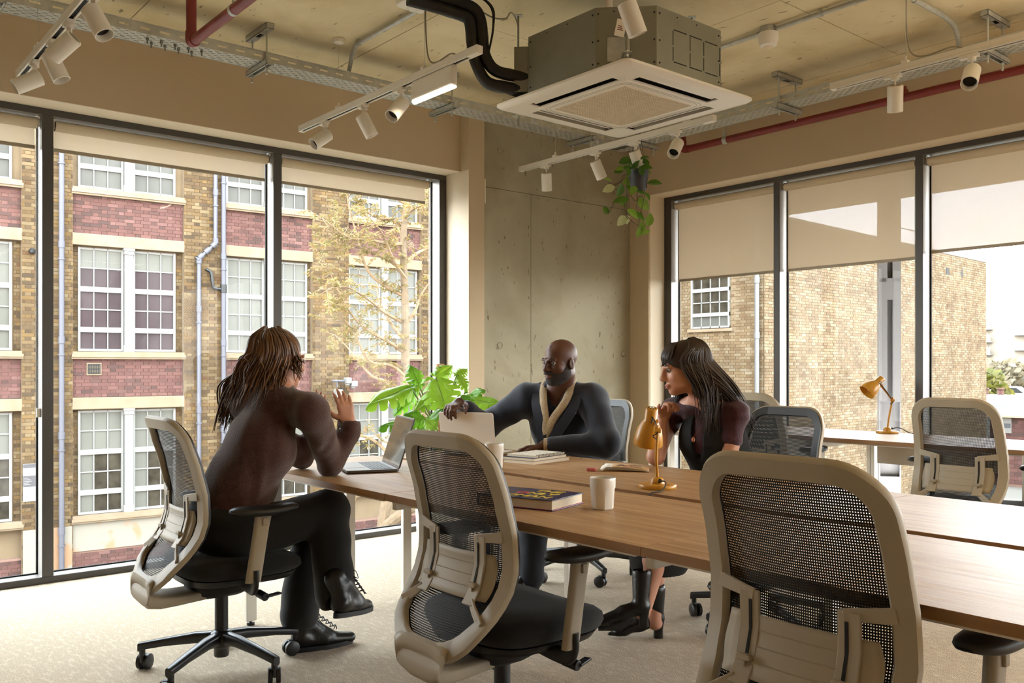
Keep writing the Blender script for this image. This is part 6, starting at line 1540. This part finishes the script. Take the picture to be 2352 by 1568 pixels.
def eyes(root, C, B, lid, lips=None):
    f = lambda *p: Vector(C+B@np.array(p)); Bm = Matrix([[B[i][j] for j in range(3)] for i in range(3)]).to_4x4()
    for x in (-1, 1):
        b = MB(); b.M = Matrix.Translation(f(x*.031, .0772, .0)) @ Bm; b.lathe([(.0118*math.cos(a), .0118*math.sin(a)) for a in [R(-90+15*k) for k in range(13)]], 16, caps=False); e_ = subb(root, 'eyeball', b, M['eye'])
        b = MB(); b.M = Matrix.Translation(f(x*.031, .0889, .0)) @ Bm @ Matrix.Rotation(R(-90), 4, 'X'); b.lathe([(.0055, -.001), (.005, .0006), (0, .0011)], 14); subb(root, 'iris', b, M['iris'])
        b = MB(); b.tube(bez([f(x*.016, .0925, .0225), f(x*.031, .0945, .0265), f(x*.049, .081, .0215)], 5), [.0022, .0026, .003, .003, .003, .003, .003, .0026, .002, .0016, .001][:11], 6); subb(root, 'eyebrow', b, lid)
        b = MB(); b.tube(bez([f(x*.0205, .0895, .001), f(x*.031, .0935, .0066), f(x*.0425, .086, .001)], 5), .0016, 5); subb(root, 'eyelid', b, lid)
    if lips:
        for z, w in ((-.0635, .021), (-.0735, .018)):
            b = MB(); b.tube(bez([f(-w, .091, -.068), f(-w*.45, .1005, z), f(0, .1035, z-.0005), f(w*.45, .1005, z), f(w, .091, -.068)], 5), [.0012]+[.0034]*19+[.0012], 7); subb(root, 'lip', b, lips)
def boot(s, heel, toe, top, w=.042, heelh=.02, k=.012, rz=0.0):
    """ankle boot: heel/toe on the sole line, top of the shaft"""
    heel, toe, top = npv(heel, toe, top); d = toe-heel; L = np.linalg.norm(d); d /= L; up = np.array([0, 0, 1.]); up -= d*(up@d); up /= np.linalg.norm(up)
    s.cap(heel+d*.035+up*(.034+heelh), heel+d*L*.5+up*.04, .036, .038, k, flat=(up, .9)); s.cap(heel+d*L*.5+up*.038, toe-d*.03+up*.027, .040, .028, k, flat=(up, .8))
    s.cap(heel+d*.045+up*(.05+heelh), top, .040, .044, .02); s.cap(heel+d*.055+up*.125, heel+d*.15+up*.048, .034, .034, .02)

# ------------------------------------------------ woman in the brown sweater, left
w1 = thing('person', 'person with wavy brown hair in a rust brown sweater, both hands raised', 'person', (1.36, 3.42, 0))
H = np.array((1.585, 3.372, 1.222)); HB = basis((.98, .17, -.08)); Nk = np.array((1.555, 3.345, 1.09))
Ls, Rs = npv((1.50, 3.50, 1.035), (1.625, 3.175, 1.015)); Le, Re = npv((1.79, 3.60, .79), (1.785, 3.315, .785)); Lw, Rw = npv((1.82, 3.49, .945), (1.845, 3.275, .955))
pel = np.array((1.37, 3.41, .545)); che = np.array((1.50, 3.36, .88)); mid_ = np.array((1.415, 3.395, .70))
Lh, Rh = npv((1.39, 3.50, .54), (1.40, 3.32, .54)); Lk, Rk = npv((1.78, 3.45, .545), (1.735, 3.25, .615)); La, Ra = npv((1.70, 3.43, .13), (1.725, 3.145, .30))
s = SDF((1.1, 2.95, -.02), (2.12, 3.80, 1.40), .0048)
head_sdf(s, H, HB); s.chain([H+HB@np.array((0, -.028, -.07)), Nk], [.050, .054], .02)
s.chain([Nk, che, mid_, pel], [.06, .10, .09, .11], .04); s.chain([Nk, Ls, Le, Lw], [.05, .045, .036, .027], .03); s.chain([Nk, Rs, Re, Rw], [.05, .045, .036, .027], .03)
s.chain([pel, Lh, Lk, La], [.09, .075, .05, .035], .03); s.chain([pel, Rh, Rk, Ra], [.09, .075, .05, .035], .03)
hand_sdf(s, Rw, (-.12, .20, 1), (.1, 1, -.1), (-1, -.1, .2), .18, .17); hand_sdf(s, Lw, (-.1, -.05, 1), (.05, -1, 0), (-1, .1, .2), .2, .17)
boot_s = SDF((1.5, 2.95, -.02), (2.12, 3.6, .45), .0048)
sub(w1, 'body', s.mesh('body'), M['skin_a']); eyes(w1, H, HB, M['hair_a'], M['lip'])
c = SDF((1.08, 2.95, .5), (2.0, 3.80, 1.16), .0052)
c.chain([Nk+[0, 0, -.0], che], [.062, .135], .05, flat=((.93, .37, 0), .8)); c.chain([che, mid_, pel+[0, 0, .05]], [.142, .138, .150], .05, flat=((.93, .37, 0), .86))
c.chain([Nk+[0, 0, -.03], Ls], [.06, .068], .05); c.chain([Nk+[0, 0, -.03], Rs], [.06, .068], .05)
c.chain([Ls, Le+[0, 0, .005], Lw-[0, 0, .03]], [.068, .050, .044], .03); c.chain([Rs, Re+[0, 0, .005], Rw-[0, 0, .03]], [.068, .050, .046], .03)
c.cap(Rw-[0, 0, .045], Rw-[0, 0, .005], .043, .048, .01); c.cap(Lw-[0, 0, .045], Lw-[0, 0, .005], .043, .048, .01)
c.ell(H+HB@np.array((0, .0, -.09)), (.06, .06, .03), HB, .02, 's')
dn = Rw-Re; dn /= np.linalg.norm(dn); c.cap(Rw-dn*.03, Rw+dn*.03, .036, .038, .006, 's'); dn = Lw-Le; dn /= np.linalg.norm(dn); c.cap(Lw-dn*.03, Lw+dn*.03, .036, .038, .006, 's')
c.ripple(.0045, 55, 3); sub(w1, 'sweater', c.mesh('sweater'), M['sweater'])
t = SDF((1.05, 2.95, .05), (2.05, 3.80, .76), .0052)
t.ell(pel+[-.005, 0, .02], (.145, .175, .115), None, .04); t.chain([Lh, Lk, La+[0, 0, .03]], [.10, .078, .082], .03); t.chain([Rh, Rk+[0, 0, -.005], Ra+[.0, .02, -.01]], [.10, .082, .080], .03)
t.cap(La-[0, 0, .05], La+[0, 0, .02], .06, .06, .008, 's'); dn = Ra-Rk; dn /= np.linalg.norm(dn); t.cap(Ra+dn*.03, Ra+dn*.11, .065, .07, .006, 's')
t.ripple(.005, 38, 5); sub(w1, 'trousers', t.mesh('trousers'), M['trouser'])
for nm, hl, to_, tp, hh in (('b1', (1.665, 3.43, .0), (1.945, 3.39, .0), (1.69, 3.43, .20), .018), ('b2', (1.675, 3.085, .215), (1.90, 3.20, .185), (1.70, 3.125, .36), .015)):
    b = SDF(np.minimum(hl, to_)-.09, np.maximum(np.maximum(hl, to_), tp)+.09, .0042); boot(b, hl, to_, tp, heelh=hh)
    if nm == 'b1':
        b.cap((hl[0], hl[1], -.09), (to_[0], to_[1], -.09), .0905, .0905, .004, 's')
    o = sub(w1, 'boot', b.mesh('boot'), M['leather'])
    hl, to_, tp = npv(hl, to_, tp); d = (to_-hl)/np.linalg.norm(to_-hl); up = np.array((0, 0, 1.)); up -= d*(up@d); sd = np.cross(d, up)
    sl = MB(); sl.loft([[tuple(hl+d*(x)+sd*y+up*z) for x, y in [( .27*(.5+.5*math.cos(a)) , .040*math.sin(a)*(1.0 if math.cos(a) > 0 else .85)) for a in [2*PI*k/28 for k in range(28)]]] for z in (.001, .020)]); oo = subb(w1, 'sole', sl, M['foam']); 
    lc = MB()
    for k in range(6):
        p = hl+d*(.086+.018*k)+up*(.150-.0145*k); q0 = p-sd*.022; q1 = p+sd*.022+d*.012; lc.tube(bez([q0, (q0+q1)/2+up*.010+d*.008, q1], 4), .0022, 5); q0, q1 = p+sd*.022, p-sd*.022+d*.012; lc.tube(bez([q0, (q0+q1)/2+up*.011+d*.008, q1], 4), .0022, 5)
    p = hl+d*.082+up*.160
    for sg in (-1, 1): lc.tube(bez([p, p+d*.012+up*.02+sd*sg*.02, p+d*.016+up*-.01+sd*sg*.035, p+d*.006+sd*sg*.012], 6), .0018, 5); lc.tube(bez([p, p+d*.02+sd*sg*.02-up*.02, p+d*.04+sd*sg*.034-up*.05], 6), .0018, 5)
    subb(w1, 'laces', lc, M['foam'])
def strand_tube(b, pts, r):
    P_ = bez(pts, 4); n = len(P_); b.tube(P_, [max(.0006, r*(.65+.6*math.sin(PI*min(1, i/(n-1)*1.15)))*(1-.75*(i/(n-1))**3)) for i in range(n)], 5)
# hair: a close cap and layered, waving locks
hc = SDF(H-.17, H+.17, .005); hc.ell(H+HB@np.array((0, -.022, .036)), (.087, .104, .091), HB, .01); hc.ell(H+HB@np.array((0, -.052, -.05)), (.082, .070, .10), HB, .04); hc.ell(H+HB@np.array((0, .085, -.03)), (.062, .05, .075), HB, .015, 's')
sub(w1, 'hair', hc.mesh('hair'), M['hair_a'])
hr = MB(); q = random.Random(12)
for i in range(420):
    a = R(q.uniform(-158, 158)); el_ = q.uniform(.05, 1.0)   # azimuth from the back, height on the skull
    rt = lambda aa, zz, k_=1.0: H+HB@np.array((math.sin(aa)*.088*k_*math.sqrt(max(.05, 1-zz*zz*.8)), -.022-math.cos(aa)*.104*k_*math.sqrt(max(.05, 1-zz*zz*.8)), .036+.093*zz*k_))
    p0 = rt(a*.55, .2+.8*el_*q.uniform(.8, 1.05), 1.01); p1 = rt(a*.85, .45*el_, 1.06+q.uniform(0, .06)); p2 = rt(a*.95, -.35+.2*el_, 1.10+q.uniform(0, .10))
    back = abs(a) < R(100); L = q.uniform(.05, .22) if back else q.uniform(.02, .10)
    out = HB@np.array((math.sin(a)*.5, -math.cos(a)*.6, 0)); 
    if not back and math.cos(a) < -.55: continue
    tip = p2+np.array((0, 0, -L))+out*q.uniform(.0, .05)+np.array((-.06, .05, 0))*(L/.22)*(1 if back else 0); wv = q.uniform(-.018, .018)
    m1 = p2*.6+tip*.4+HB@np.array((wv, -abs(wv)*.5, 0)); m2 = p2*.25+tip*.75-HB@np.array((wv, 0, 0))
    strand_tube(hr, [p0, p1, p2, m1, m2, tip], q.uniform(.0028, .0052))
# the long fall over her left shoulder blade
for i in range(110):
    t0 = q.random(); p0 = H+HB@np.array((.03+.05*t0, -.075-.02*q.random(), .0+.03*q.random())); e_ = np.array((1.405+.10*q.random()-.02*t0, 3.50+.06*t0+.03*q.random(), .955-.10*q.random()*t0+.04))
    m1 = p0*.68+e_*.32+np.array((q.uniform(-.02, .0), q.uniform(0, .03), .012)); m2 = p0*.33+e_*.67+np.array((q.uniform(-.025, .01), q.uniform(-.01, .03), .035)); wv = q.uniform(-.012, .012)
    strand_tube(hr, [p0, m1, m2+np.array((wv, -wv, 0)), e_*.92+m2*.08+np.array((-wv, wv, .0)), e_], q.uniform(.0022, .004))
o = subb(w1, 'hair_locks', hr, M['hair_a'], 180); o['kind'] = 'stuff'

# ------------------------------------------------ man in the navy jacket
mn = thing('person', 'person with a shaved head and beard in a navy jacket, tilting a laptop lid', 'person', (3.56, 3.66, 0))
RTn, FWn = np.array(RT_), np.array(FW)
H = np.array((3.185, 3.425, 1.218)); HB = basis(RTn*-.74-FWn*.66+np.array((0, 0, -.10)), (0.02, 0, 1)); Nk = np.array((3.245, 3.492, 1.075))
tf = -RTn*.33-FWn*.94; tl_ = RTn*.94-FWn*.33
Ls, Rs = Nk+tl_*.175+[0, 0, -.055], Nk-tl_*.18+[0, 0, -.055]; Le, Re = npv((3.275, 3.165, .80), (3.03, 3.86, .86)); Lw, Rw = npv((3.055, 3.405, .785), (2.722, 3.692, 1.003))
che = np.array((3.30, 3.535, .90)); mid_ = np.array((3.41, 3.59, .70)); pel = np.array((3.50, 3.63, .56))
Lh, Rh = npv((3.46, 3.54, .54), (3.46, 3.74, .54)); Lk, Rk = npv((3.06, 3.48, .555), (3.06, 3.74, .555)); La, Ra = npv((3.02, 3.47, .10), (2.99, 3.77, .10))
s = SDF((2.55, 3.0, -.02), (3.75, 4.0, 1.37), .0048)
head_sdf(s, H, HB, True); s.chain([H+HB@np.array((0, -.022, -.06)), Nk], [.062, .066], .02)
s.chain([Nk, che, mid_, pel], [.07, .12, .11, .12], .05); s.chain([Nk, Ls, Le, Lw], [.05, .05, .04, .030], .03); s.chain([Nk, Rs, Re, Rw], [.05, .05, .04, .030], .03)
s.chain([pel, Lh, Lk, La], [.1, .08, .055, .04], .03); s.chain([pel, Rh, Rk, Ra], [.1, .08, .055, .04], .03)
hand_sdf(s, Lw, (-.62, .62, -.10), (-.1, -.05, -1), (-.5, -.6, .4), .30, .19, thumb=.3)
hand_sdf(s, Rw, (-.88, -.43, -.16), (-.15, -.07, -1), (.447, -.894, 0), .75, .185, thumb=.4)
sub(mn, 'body', s.mesh('body'), M['skin_b']); eyes(mn, H, HB, M['foam'], M['lip_d'])
b = SDF(H-.16, H+.14, .0042); f_ = lambda *p: H+HB@np.array(p)
b.ell(f_(0, .030, -.048), (.064, .067, .074), HB, .01); b.ell(f_(0, .072, -.096), (.030, .024, .024), HB, .02)
for x in (-1, 1): b.ell(f_(x*.049, .01, -.055), (.023, .037, .036), HB, .02)
b.ell(f_(0, .06, .02), (.1, .12, .058), HB, .006, 's'); b.ell(f_(0, .115, -.065), (.026, .03, .013), HB, .004, 's'); b.ell(f_(0, -.08, -.02), (.12, .085, .14), HB, .008, 's')
for x in (-1, 1): b.ell(f_(x*.048, .085, -.03), (.026, .03, .024), HB, .006, 's')
b.cap(f_(-.024, .098, -.053), f_(0, .107, -.050), .005, .005, .004); b.cap(f_(.024, .098, -.053), f_(0, .107, -.050), .005, .005, .004)
sub(mn, 'beard', b.mesh('beard'), mat('short_black_beard', (36, 26, 22), .8, bump=.6, bscale=400))
c = SDF((2.70, 2.98, .45), (3.80, 4.02, 1.16), .0052)
c.chain([Nk+[0, 0, -.02], che], [.085, .165], .05, flat=(tf, .78)); c.chain([che, mid_, pel+[0, 0, .04]], [.172, .165, .17], .05, flat=(tf, .85))
for A in (Ls, Rs): c.chain([Nk+[0, 0, -.025], A+[0, 0, -.005]], [.065, .078], .05)
c.chain([Ls, Le, Lw+(Le-Lw)*.12], [.084, .066, .046], .035); c.chain([Rs, Re, Rw+(Re-Rw)*.25], [.084, .066, .048], .035)
for w_, e_ in ((Lw, Le), (Rw, Re)):
    dn = (w_-e_)/np.linalg.norm(w_-e_); c.cap(w_-dn*.03, w_+dn*.04, .036, .038, .006, 's')
# open front: a V cut from the collar to the waist button
for t_ in np.linspace(0, 1, 12):
    p = Nk+tf*(.10+.07*t_)+[0, 0, .01-.25*t_]+tl_*(-.03*t_); c.ell(p, (.060*(1-t_)+.010, .07, .03), basis(tf), .006, 's')
c.ripple(.005, 34, 9); bl = c.mesh('jacket'); jo = sub(mn, 'jacket', bl, M['blazer'])
k_ = SDF((2.95, 3.1, .5), (3.6, 3.9, 1.12), .0052); k_.chain([Nk+[0, 0, -.03], che], [.07, .148], .05, flat=(tf, .78)); k_.chain([che, mid_], [.155, .15], .05, flat=(tf, .85))
sub(mn, 'tee', k_.mesh('tee'), M['tee'])
def band(path, wd, th, nm, m_, sec=None):
    b = MB(); n = len(path); b.sweep(path, [(wd*math.cos(a), th*math.sin(a)) for a in [2*PI*i/14 for i in range(14)]], tuple(tf)); return subb(mn, nm, b, m_, 180)
V3 = lambda v: Vector([float(x) for x in v])
nb_ = lambda l, f, z: V3(Nk+tl_*l+tf*f+np.array((0, 0, z)))
for sg in (-1, 1):
    pth = bez([nb_(sg*.012, -.075, .045), nb_(sg*.062, -.03, .052), nb_(sg*.076, .045, .012), nb_(sg*.058, .108, -.07), nb_(sg*.020-.018, .142, -.16), nb_(-.030+sg*.006, .158, -.235), nb_(-.034+sg*.004, .163, -.33)], 6)
    band(pth, .021, .012, 'shawl_collar', M['cardigan'])
    lp = bez([nb_(sg*.085, .02, .025), nb_(sg*.108, .085, -.05), nb_(sg*.085, .135, -.13), nb_(sg*.03-.02, .168, -.25), nb_(-.045+sg*.012, .178, -.35)], 6)
    b = MB(); b.sweep(lp, lambda i: [(-.030*min(1, .5+i/8)*(1 if i < 18 else (24.5-i)/7), -.004), (.022, -.004), (.022, .004), (-.030*min(1, .5+i/8)*(1 if i < 18 else (24.5-i)/7), .004)], tuple(tf)); subb(mn, 'lapel', b, M['blazer'])
for z in (-.245, -.33):
    b = MB(); b.M = Matrix.Translation(nb_(-.032, .182, z)) @ V3(tf).to_track_quat('Z', 'Y').to_matrix().to_4x4(); b.lathe([(0, -.002), (.009, -.002), (.0095, .001), (.006, .002), (0, .0012)], 18); subb(mn, 'button', b, M['foam'])
from mathutils.bvhtree import BVHTree
def hit(o, px, py):
    """point where the sight line through a photo pixel meets a surface, with its normal"""
    me = o.data; bv = BVHTree.FromPolygons([v.co+o.parent.location for v in me.vertices], [tuple(p.vertices) for p in me.polygons])
    d = (FW + RT_*((px-1176)/2041.2) - UP*((py-842.76)/2041.2)).normalized(); r = bv.ray_cast(Vector((0, 0, 1.19)), d); return (r[0], r[1]) if r[0] else (None, None)
p, n_ = hit(jo, 1322, 944)
if p:
    n_ = (n_ if n_.dot(FW) < 0 else -n_); b = MB()
    for i, (x, z, rr_) in enumerate(((-.03, .0, 12), (-.008, .006, -8), (.014, .012, 10), (.032, .018, -14))):
        b.M = Matrix.Translation(p + n_*.004 + RT_*x + UP*z) @ n_.to_track_quat('Z', 'Y').to_matrix().to_4x4() @ Matrix.Rotation(R(rr_), 4, 'Z'); b.box(-.013, .013, -.016, .014, -.003, .004+.002*(i % 2))
    subb(mn, 'pocket_square', b, mat('grey_white_silk', (190, 188, 188), .5, var=.3, vscale=120), 0)
t = SDF((2.85, 3.3, .04), (3.75, 3.95, .74), .006); t.ell(pel+[.0, 0, .0], (.15, .18, .11), None, .04); t.chain([Lh, Lk, La], [.105, .085, .068], .03); t.chain([Rh, Rk, Ra], [.105, .085, .068], .03); t.ripple(.004, 40, 2); sub(mn, 'trousers', t.mesh('trousers'), M['jeans'])
for a_ in (La, Ra):
    b = SDF(a_-[.28, .12, .12], a_+[.12, .12, .14], .005); boot(b, (a_[0]+.05, a_[1], 0), (a_[0]-.225, a_[1]+.02, 0), a_+[0, 0, .06]); b.cap((a_[0]+.2, a_[1], -.09), (a_[0]-.4, a_[1], -.09), .0905, .0905, .004, 's'); sub(mn, 'shoe', b.mesh('shoe'), M['leather'])
cf = MB()
for w_, e_ in ((Lw, Le),):
    dn = V3((w_-e_)/np.linalg.norm(w_-e_)); p = V3(w_)-dn*.012; cf.tube([p-dn*.015, p+dn*.012], [.041, .040], 20)
subb(mn, 'cardigan_cuff', cf, M['cardigan'])

# ------------------------------------------------ woman in the black waistcoat
w2 = thing('person', 'person with long dark hair in a black waistcoat, chin resting on one fist', 'person', (3.48, 2.42, 0))
H = np.array((3.175, 2.590, 1.188)); HB = basis(-RTn*.985-FWn*.10+np.array((0, 0, -.20)), (-.05, .06, 1)); Nk = np.array((3.262, 2.545, 1.035))
Ls, Rs = npv((3.305, 2.405, .985), (3.285, 2.745, .985)); Le, Re = npv((3.245, 2.415, .735), (3.095, 2.690, .783)); Lw, Rw = npv((3.09, 2.55, .605), (3.165, 2.705, .958))
che = np.array((3.30, 2.535, .87)); mid_ = np.array((3.37, 2.50, .69)); pel = np.array((3.45, 2.46, .55))
Lh, Rh = npv((3.42, 2.37, .53), (3.42, 2.56, .53)); Lk, Rk = npv((3.00, 2.52, .585), (3.02, 2.64, .54)); La, Ra = npv((2.875, 2.575, .24), (2.985, 2.60, .13))
s = SDF((2.62, 2.25, -.02), (3.65, 2.95, 1.34), .0045)
head_sdf(s, H, HB); s.chain([H+HB@np.array((0, -.026, -.07)), Nk], [.046, .05], .02)
s.chain([Nk, che, mid_, pel], [.055, .09, .085, .11], .04); s.chain([Nk, Ls, Le, Lw], [.045, .047, .038, .026], .03); s.chain([Nk, Rs, Re, Rw], [.045, .044, .036, .026], .03)
s.chain([pel, Lh, Lk, La+[0, 0, -.10]], [.09, .075, .055, .036], .03); s.chain([pel, Rh, Rk, Ra+[0, 0, -.06]], [.09, .075, .055, .036], .03)
s.cap(Lk*.55+La*.45, Lk*.35+La*.65, .050, .044, .02); s.cap(Rk*.55+Ra*.45, Rk*.35+Ra*.65, .050, .044, .02)
ch_ = H+HB@np.array((0, .07, -.112))
hand_sdf(s, Rw, ch_-Rw+np.array((.02, 0, .02)), (-.25, -.95, .1), (-.75, .35, .5), 1.0, .165, thumb=.4, fingers=(1.15, 1.1, 1.05, .95))
hand_sdf(s, Lw, (-1, .4, -.2), (0, 0, -1), (-.3, 1, 0), .4, .165)
sub(w2, 'body', s.mesh('body'), M['skin_c']); eyes(w2, H, HB, M['hair_b'], M['lip'])
c = SDF((3.0, 2.25, .5), (3.66, 2.92, 1.10), .005); c.chain([Nk+[0, 0, -.03], che], [.055, .125], .05, flat=((.95, .3, 0), .8)); c.chain([che, mid_], [.128, .125], .05, flat=((.95, .3, 0), .85))
for A, E_ in ((Ls, Le), (Rs, Re)): c.chain([Nk+[0, 0, -.03], A, A+(E_-A)*(.44 if A is Ls else .36)], [.05, .055, .052], .03)
c.ripple(.004, 60, 4); sub(w2, 'blouse', c.mesh('blouse'), M['blouse'])
c = SDF((3.0, 2.2, .45), (3.7, 2.9, 1.08), .005); fw_ = np.array((-.95, -.3, 0)); lf_ = np.array((.3, -.95, 0))
c.chain([Nk+[0, 0, -.05], che], [.05, .142], .04, flat=(fw_, .84)); c.chain([che, mid_, pel+[0, 0, .02]], [.146, .145, .165], .04, flat=(fw_, .88))
for A in (Ls, Rs): c.cap(A, A-[0, 0, .02], .078, .082, .012, 's')
for t_ in np.linspace(0, 1, 12): c.ell(Nk+fw_*(.09+.06*t_)+[0, 0, -.03-.30*t_], (.036*(1-.25*t_), .07, .03), basis(fw_), .006, 's')
c.ripple(.003, 40, 6); sub(w2, 'waistcoat', c.mesh('waistcoat'), M['waistcoat'])
t = SDF((2.85, 2.2, .28), (3.7, 2.85, .74), .0055); t.ell(pel, (.15, .17, .11), None, .04); t.chain([Lh, Lk, Lk*.58+La*.42], [.105, .090, .10], .04); t.chain([Rh, Rk, Rk*.5+Ra*.5], [.105, .090, .11], .04); t.chain([pel, Rk*.5+Lk*.5, Rk*.55+Ra*.45+[.05, -.02, 0]], [.11, .10, .12], .05)
t.ripple(.005, 30, 8); sub(w2, 'skirt', t.mesh('skirt'), M['waistcoat'])
for hl, to_, tp, fl in (((2.875, 2.545, .085), (2.690, 2.700, .075), (2.872, 2.572, .305), 0), ((3.015, 2.585, .0), (2.83, 2.735, .0), (2.987, 2.598, .215), 1)):
    b = SDF(np.minimum(hl, to_)-.1, np.maximum(np.maximum(hl, to_), tp)+.1, .0042); hl, to_, tp = npv(hl, to_, tp); d = (to_-hl)/np.linalg.norm(to_-hl); up = np.array((0, 0, 1.))
    b.cap(hl+d*.02+up*.085, hl+d*.10+up*.06, .031, .033, .01); b.cap(hl+d*.10+up*.058, to_-d*.05+up*.03, .034, .026, .014, flat=(up, .85)); b.cap(to_-d*.07+up*.028, to_-d*.008+up*.016, .029, .010, .01, flat=(up, .75)); b.cap(hl+d*.028+up*.09, tp, .034, .044, .015)
    dz = tp+(tp-hl)/np.linalg.norm(tp-hl)*.03; b.cap(tp, dz, .036, .038, .004, 's')
    sub(w2, 'boot', b.mesh('boot'), M['leather'])
    hb = MB(); c0_ = V3(hl+d*.016); hb.loft([[c0_+V3(d)*x*k2+V3(np.cross(d, up))*y*k2+UP*z for x, y in rrect(.044, .05, .014, 4)] for z, k2 in ((0, .9), (.035, .86), (.075, 1.05))]); subb(w2, 'boot_heel', hb, M['leather'])
    sl = MB(); sl.tube([V3(hl+d*.07+up*.045), V3(hl+d*.12+up*.012), V3(to_-d*.03+up*.006)], [.02, .03, .018], 10); subb(w2, 'sole', sl, M['foam']) if not fl else None
hc = SDF(H-.19, H+.17, .005); hc.ell(H+HB@np.array((0, -.018, .036)), (.084, .104, .088), HB, .01); hc.ell(H+HB@np.array((0, -.055, -.07)), (.080, .060, .11), HB, .04); hc.ell(H+HB@np.array((0, .088, -.045)), (.060, .055, .085), HB, .012, 's')
sub(w2, 'hair', hc.mesh('hair'), M['hair_b'])
hr = MB(); q = random.Random(21); rt = lambda aa, zz, k2=1.0: H+HB@np.array((math.sin(aa)*.085*k2*math.sqrt(max(.05, 1-zz*zz*.8)), -.018-math.cos(aa)*.105*k2*math.sqrt(max(.05, 1-zz*zz*.8)), .036+.091*zz*k2))
for i in range(520):
    a = R(q.uniform(-118, 118)); el_ = q.random()
    p0 = rt(a*.4, .75+.25*el_, 1.01); p1 = rt(a*.8, .35+.2*el_, 1.05); p2 = rt(a, -.25, 1.07+q.uniform(0, .05)); p3 = rt(a, -.9, 1.35+q.uniform(0, .1)); p3[2] = H[2]-.09
    side = math.sin(a)  # + is her left, the side facing the camera
    if side > .25 and q.random() < .45: tip = np.array((3.375+.02*q.random(), 2.35+.07*q.random(), .90+.06*q.random()))
    elif side > .25: tip = np.array((3.18+.10*q.random()-.05*side, 2.42+.08*q.random(), .89+.07*q.random()))
    elif side < -.45: tip = np.array((3.22+.05*q.random(), 2.66+.06*q.random(), .93+.06*q.random()))
    else: tip = np.array((3.395+.03*q.random(), 2.42+.14*q.random(), .92+.06*q.random()))
    m1 = p2*.55+tip*.45+HB@np.array((.02*side, -.02, 0))+q.uniform(-.006, .006); strand_tube(hr, [p0, p1, p2, m1, tip], q.uniform(.0024, .0044))
for i in range(70):
    a = R(180+q.uniform(-46, 46)); p0 = rt(a*.98, .93, 1.0); p1 = rt(a, .62, 1.05); p2 = rt(a, .3, 1.06)+HB@np.array((0, .004, 0)); p3 = rt(a+.25*(1 if a > PI else -1)*-1, -.02-.15*q.random(), 1.08)
    strand_tube(hr, [p0, p1, p2, p3], q.uniform(.0018, .0034))
o = subb(w2, 'hair_locks', hr, M['hair_b'], 180); o['kind'] = 'stuff'
b = MB(); b.tube(bez([V3(Nk+fw_*.045+lf_*.05+[0, 0, -.02]), V3(Nk+fw_*.115+lf_*.02+[0, 0, -.12]), V3(Nk+fw_*.135+[0, 0, -.155])], 6), .001, 5); b.lathe([(0, -.012), (.007, -.008), (.008, .004), (0, .014)], 10, tuple(Nk+fw_*.138+[0, 0, -.165])); subb(w2, 'pendant', b, mat('amber_pendant', (150, 80, 40), .3))
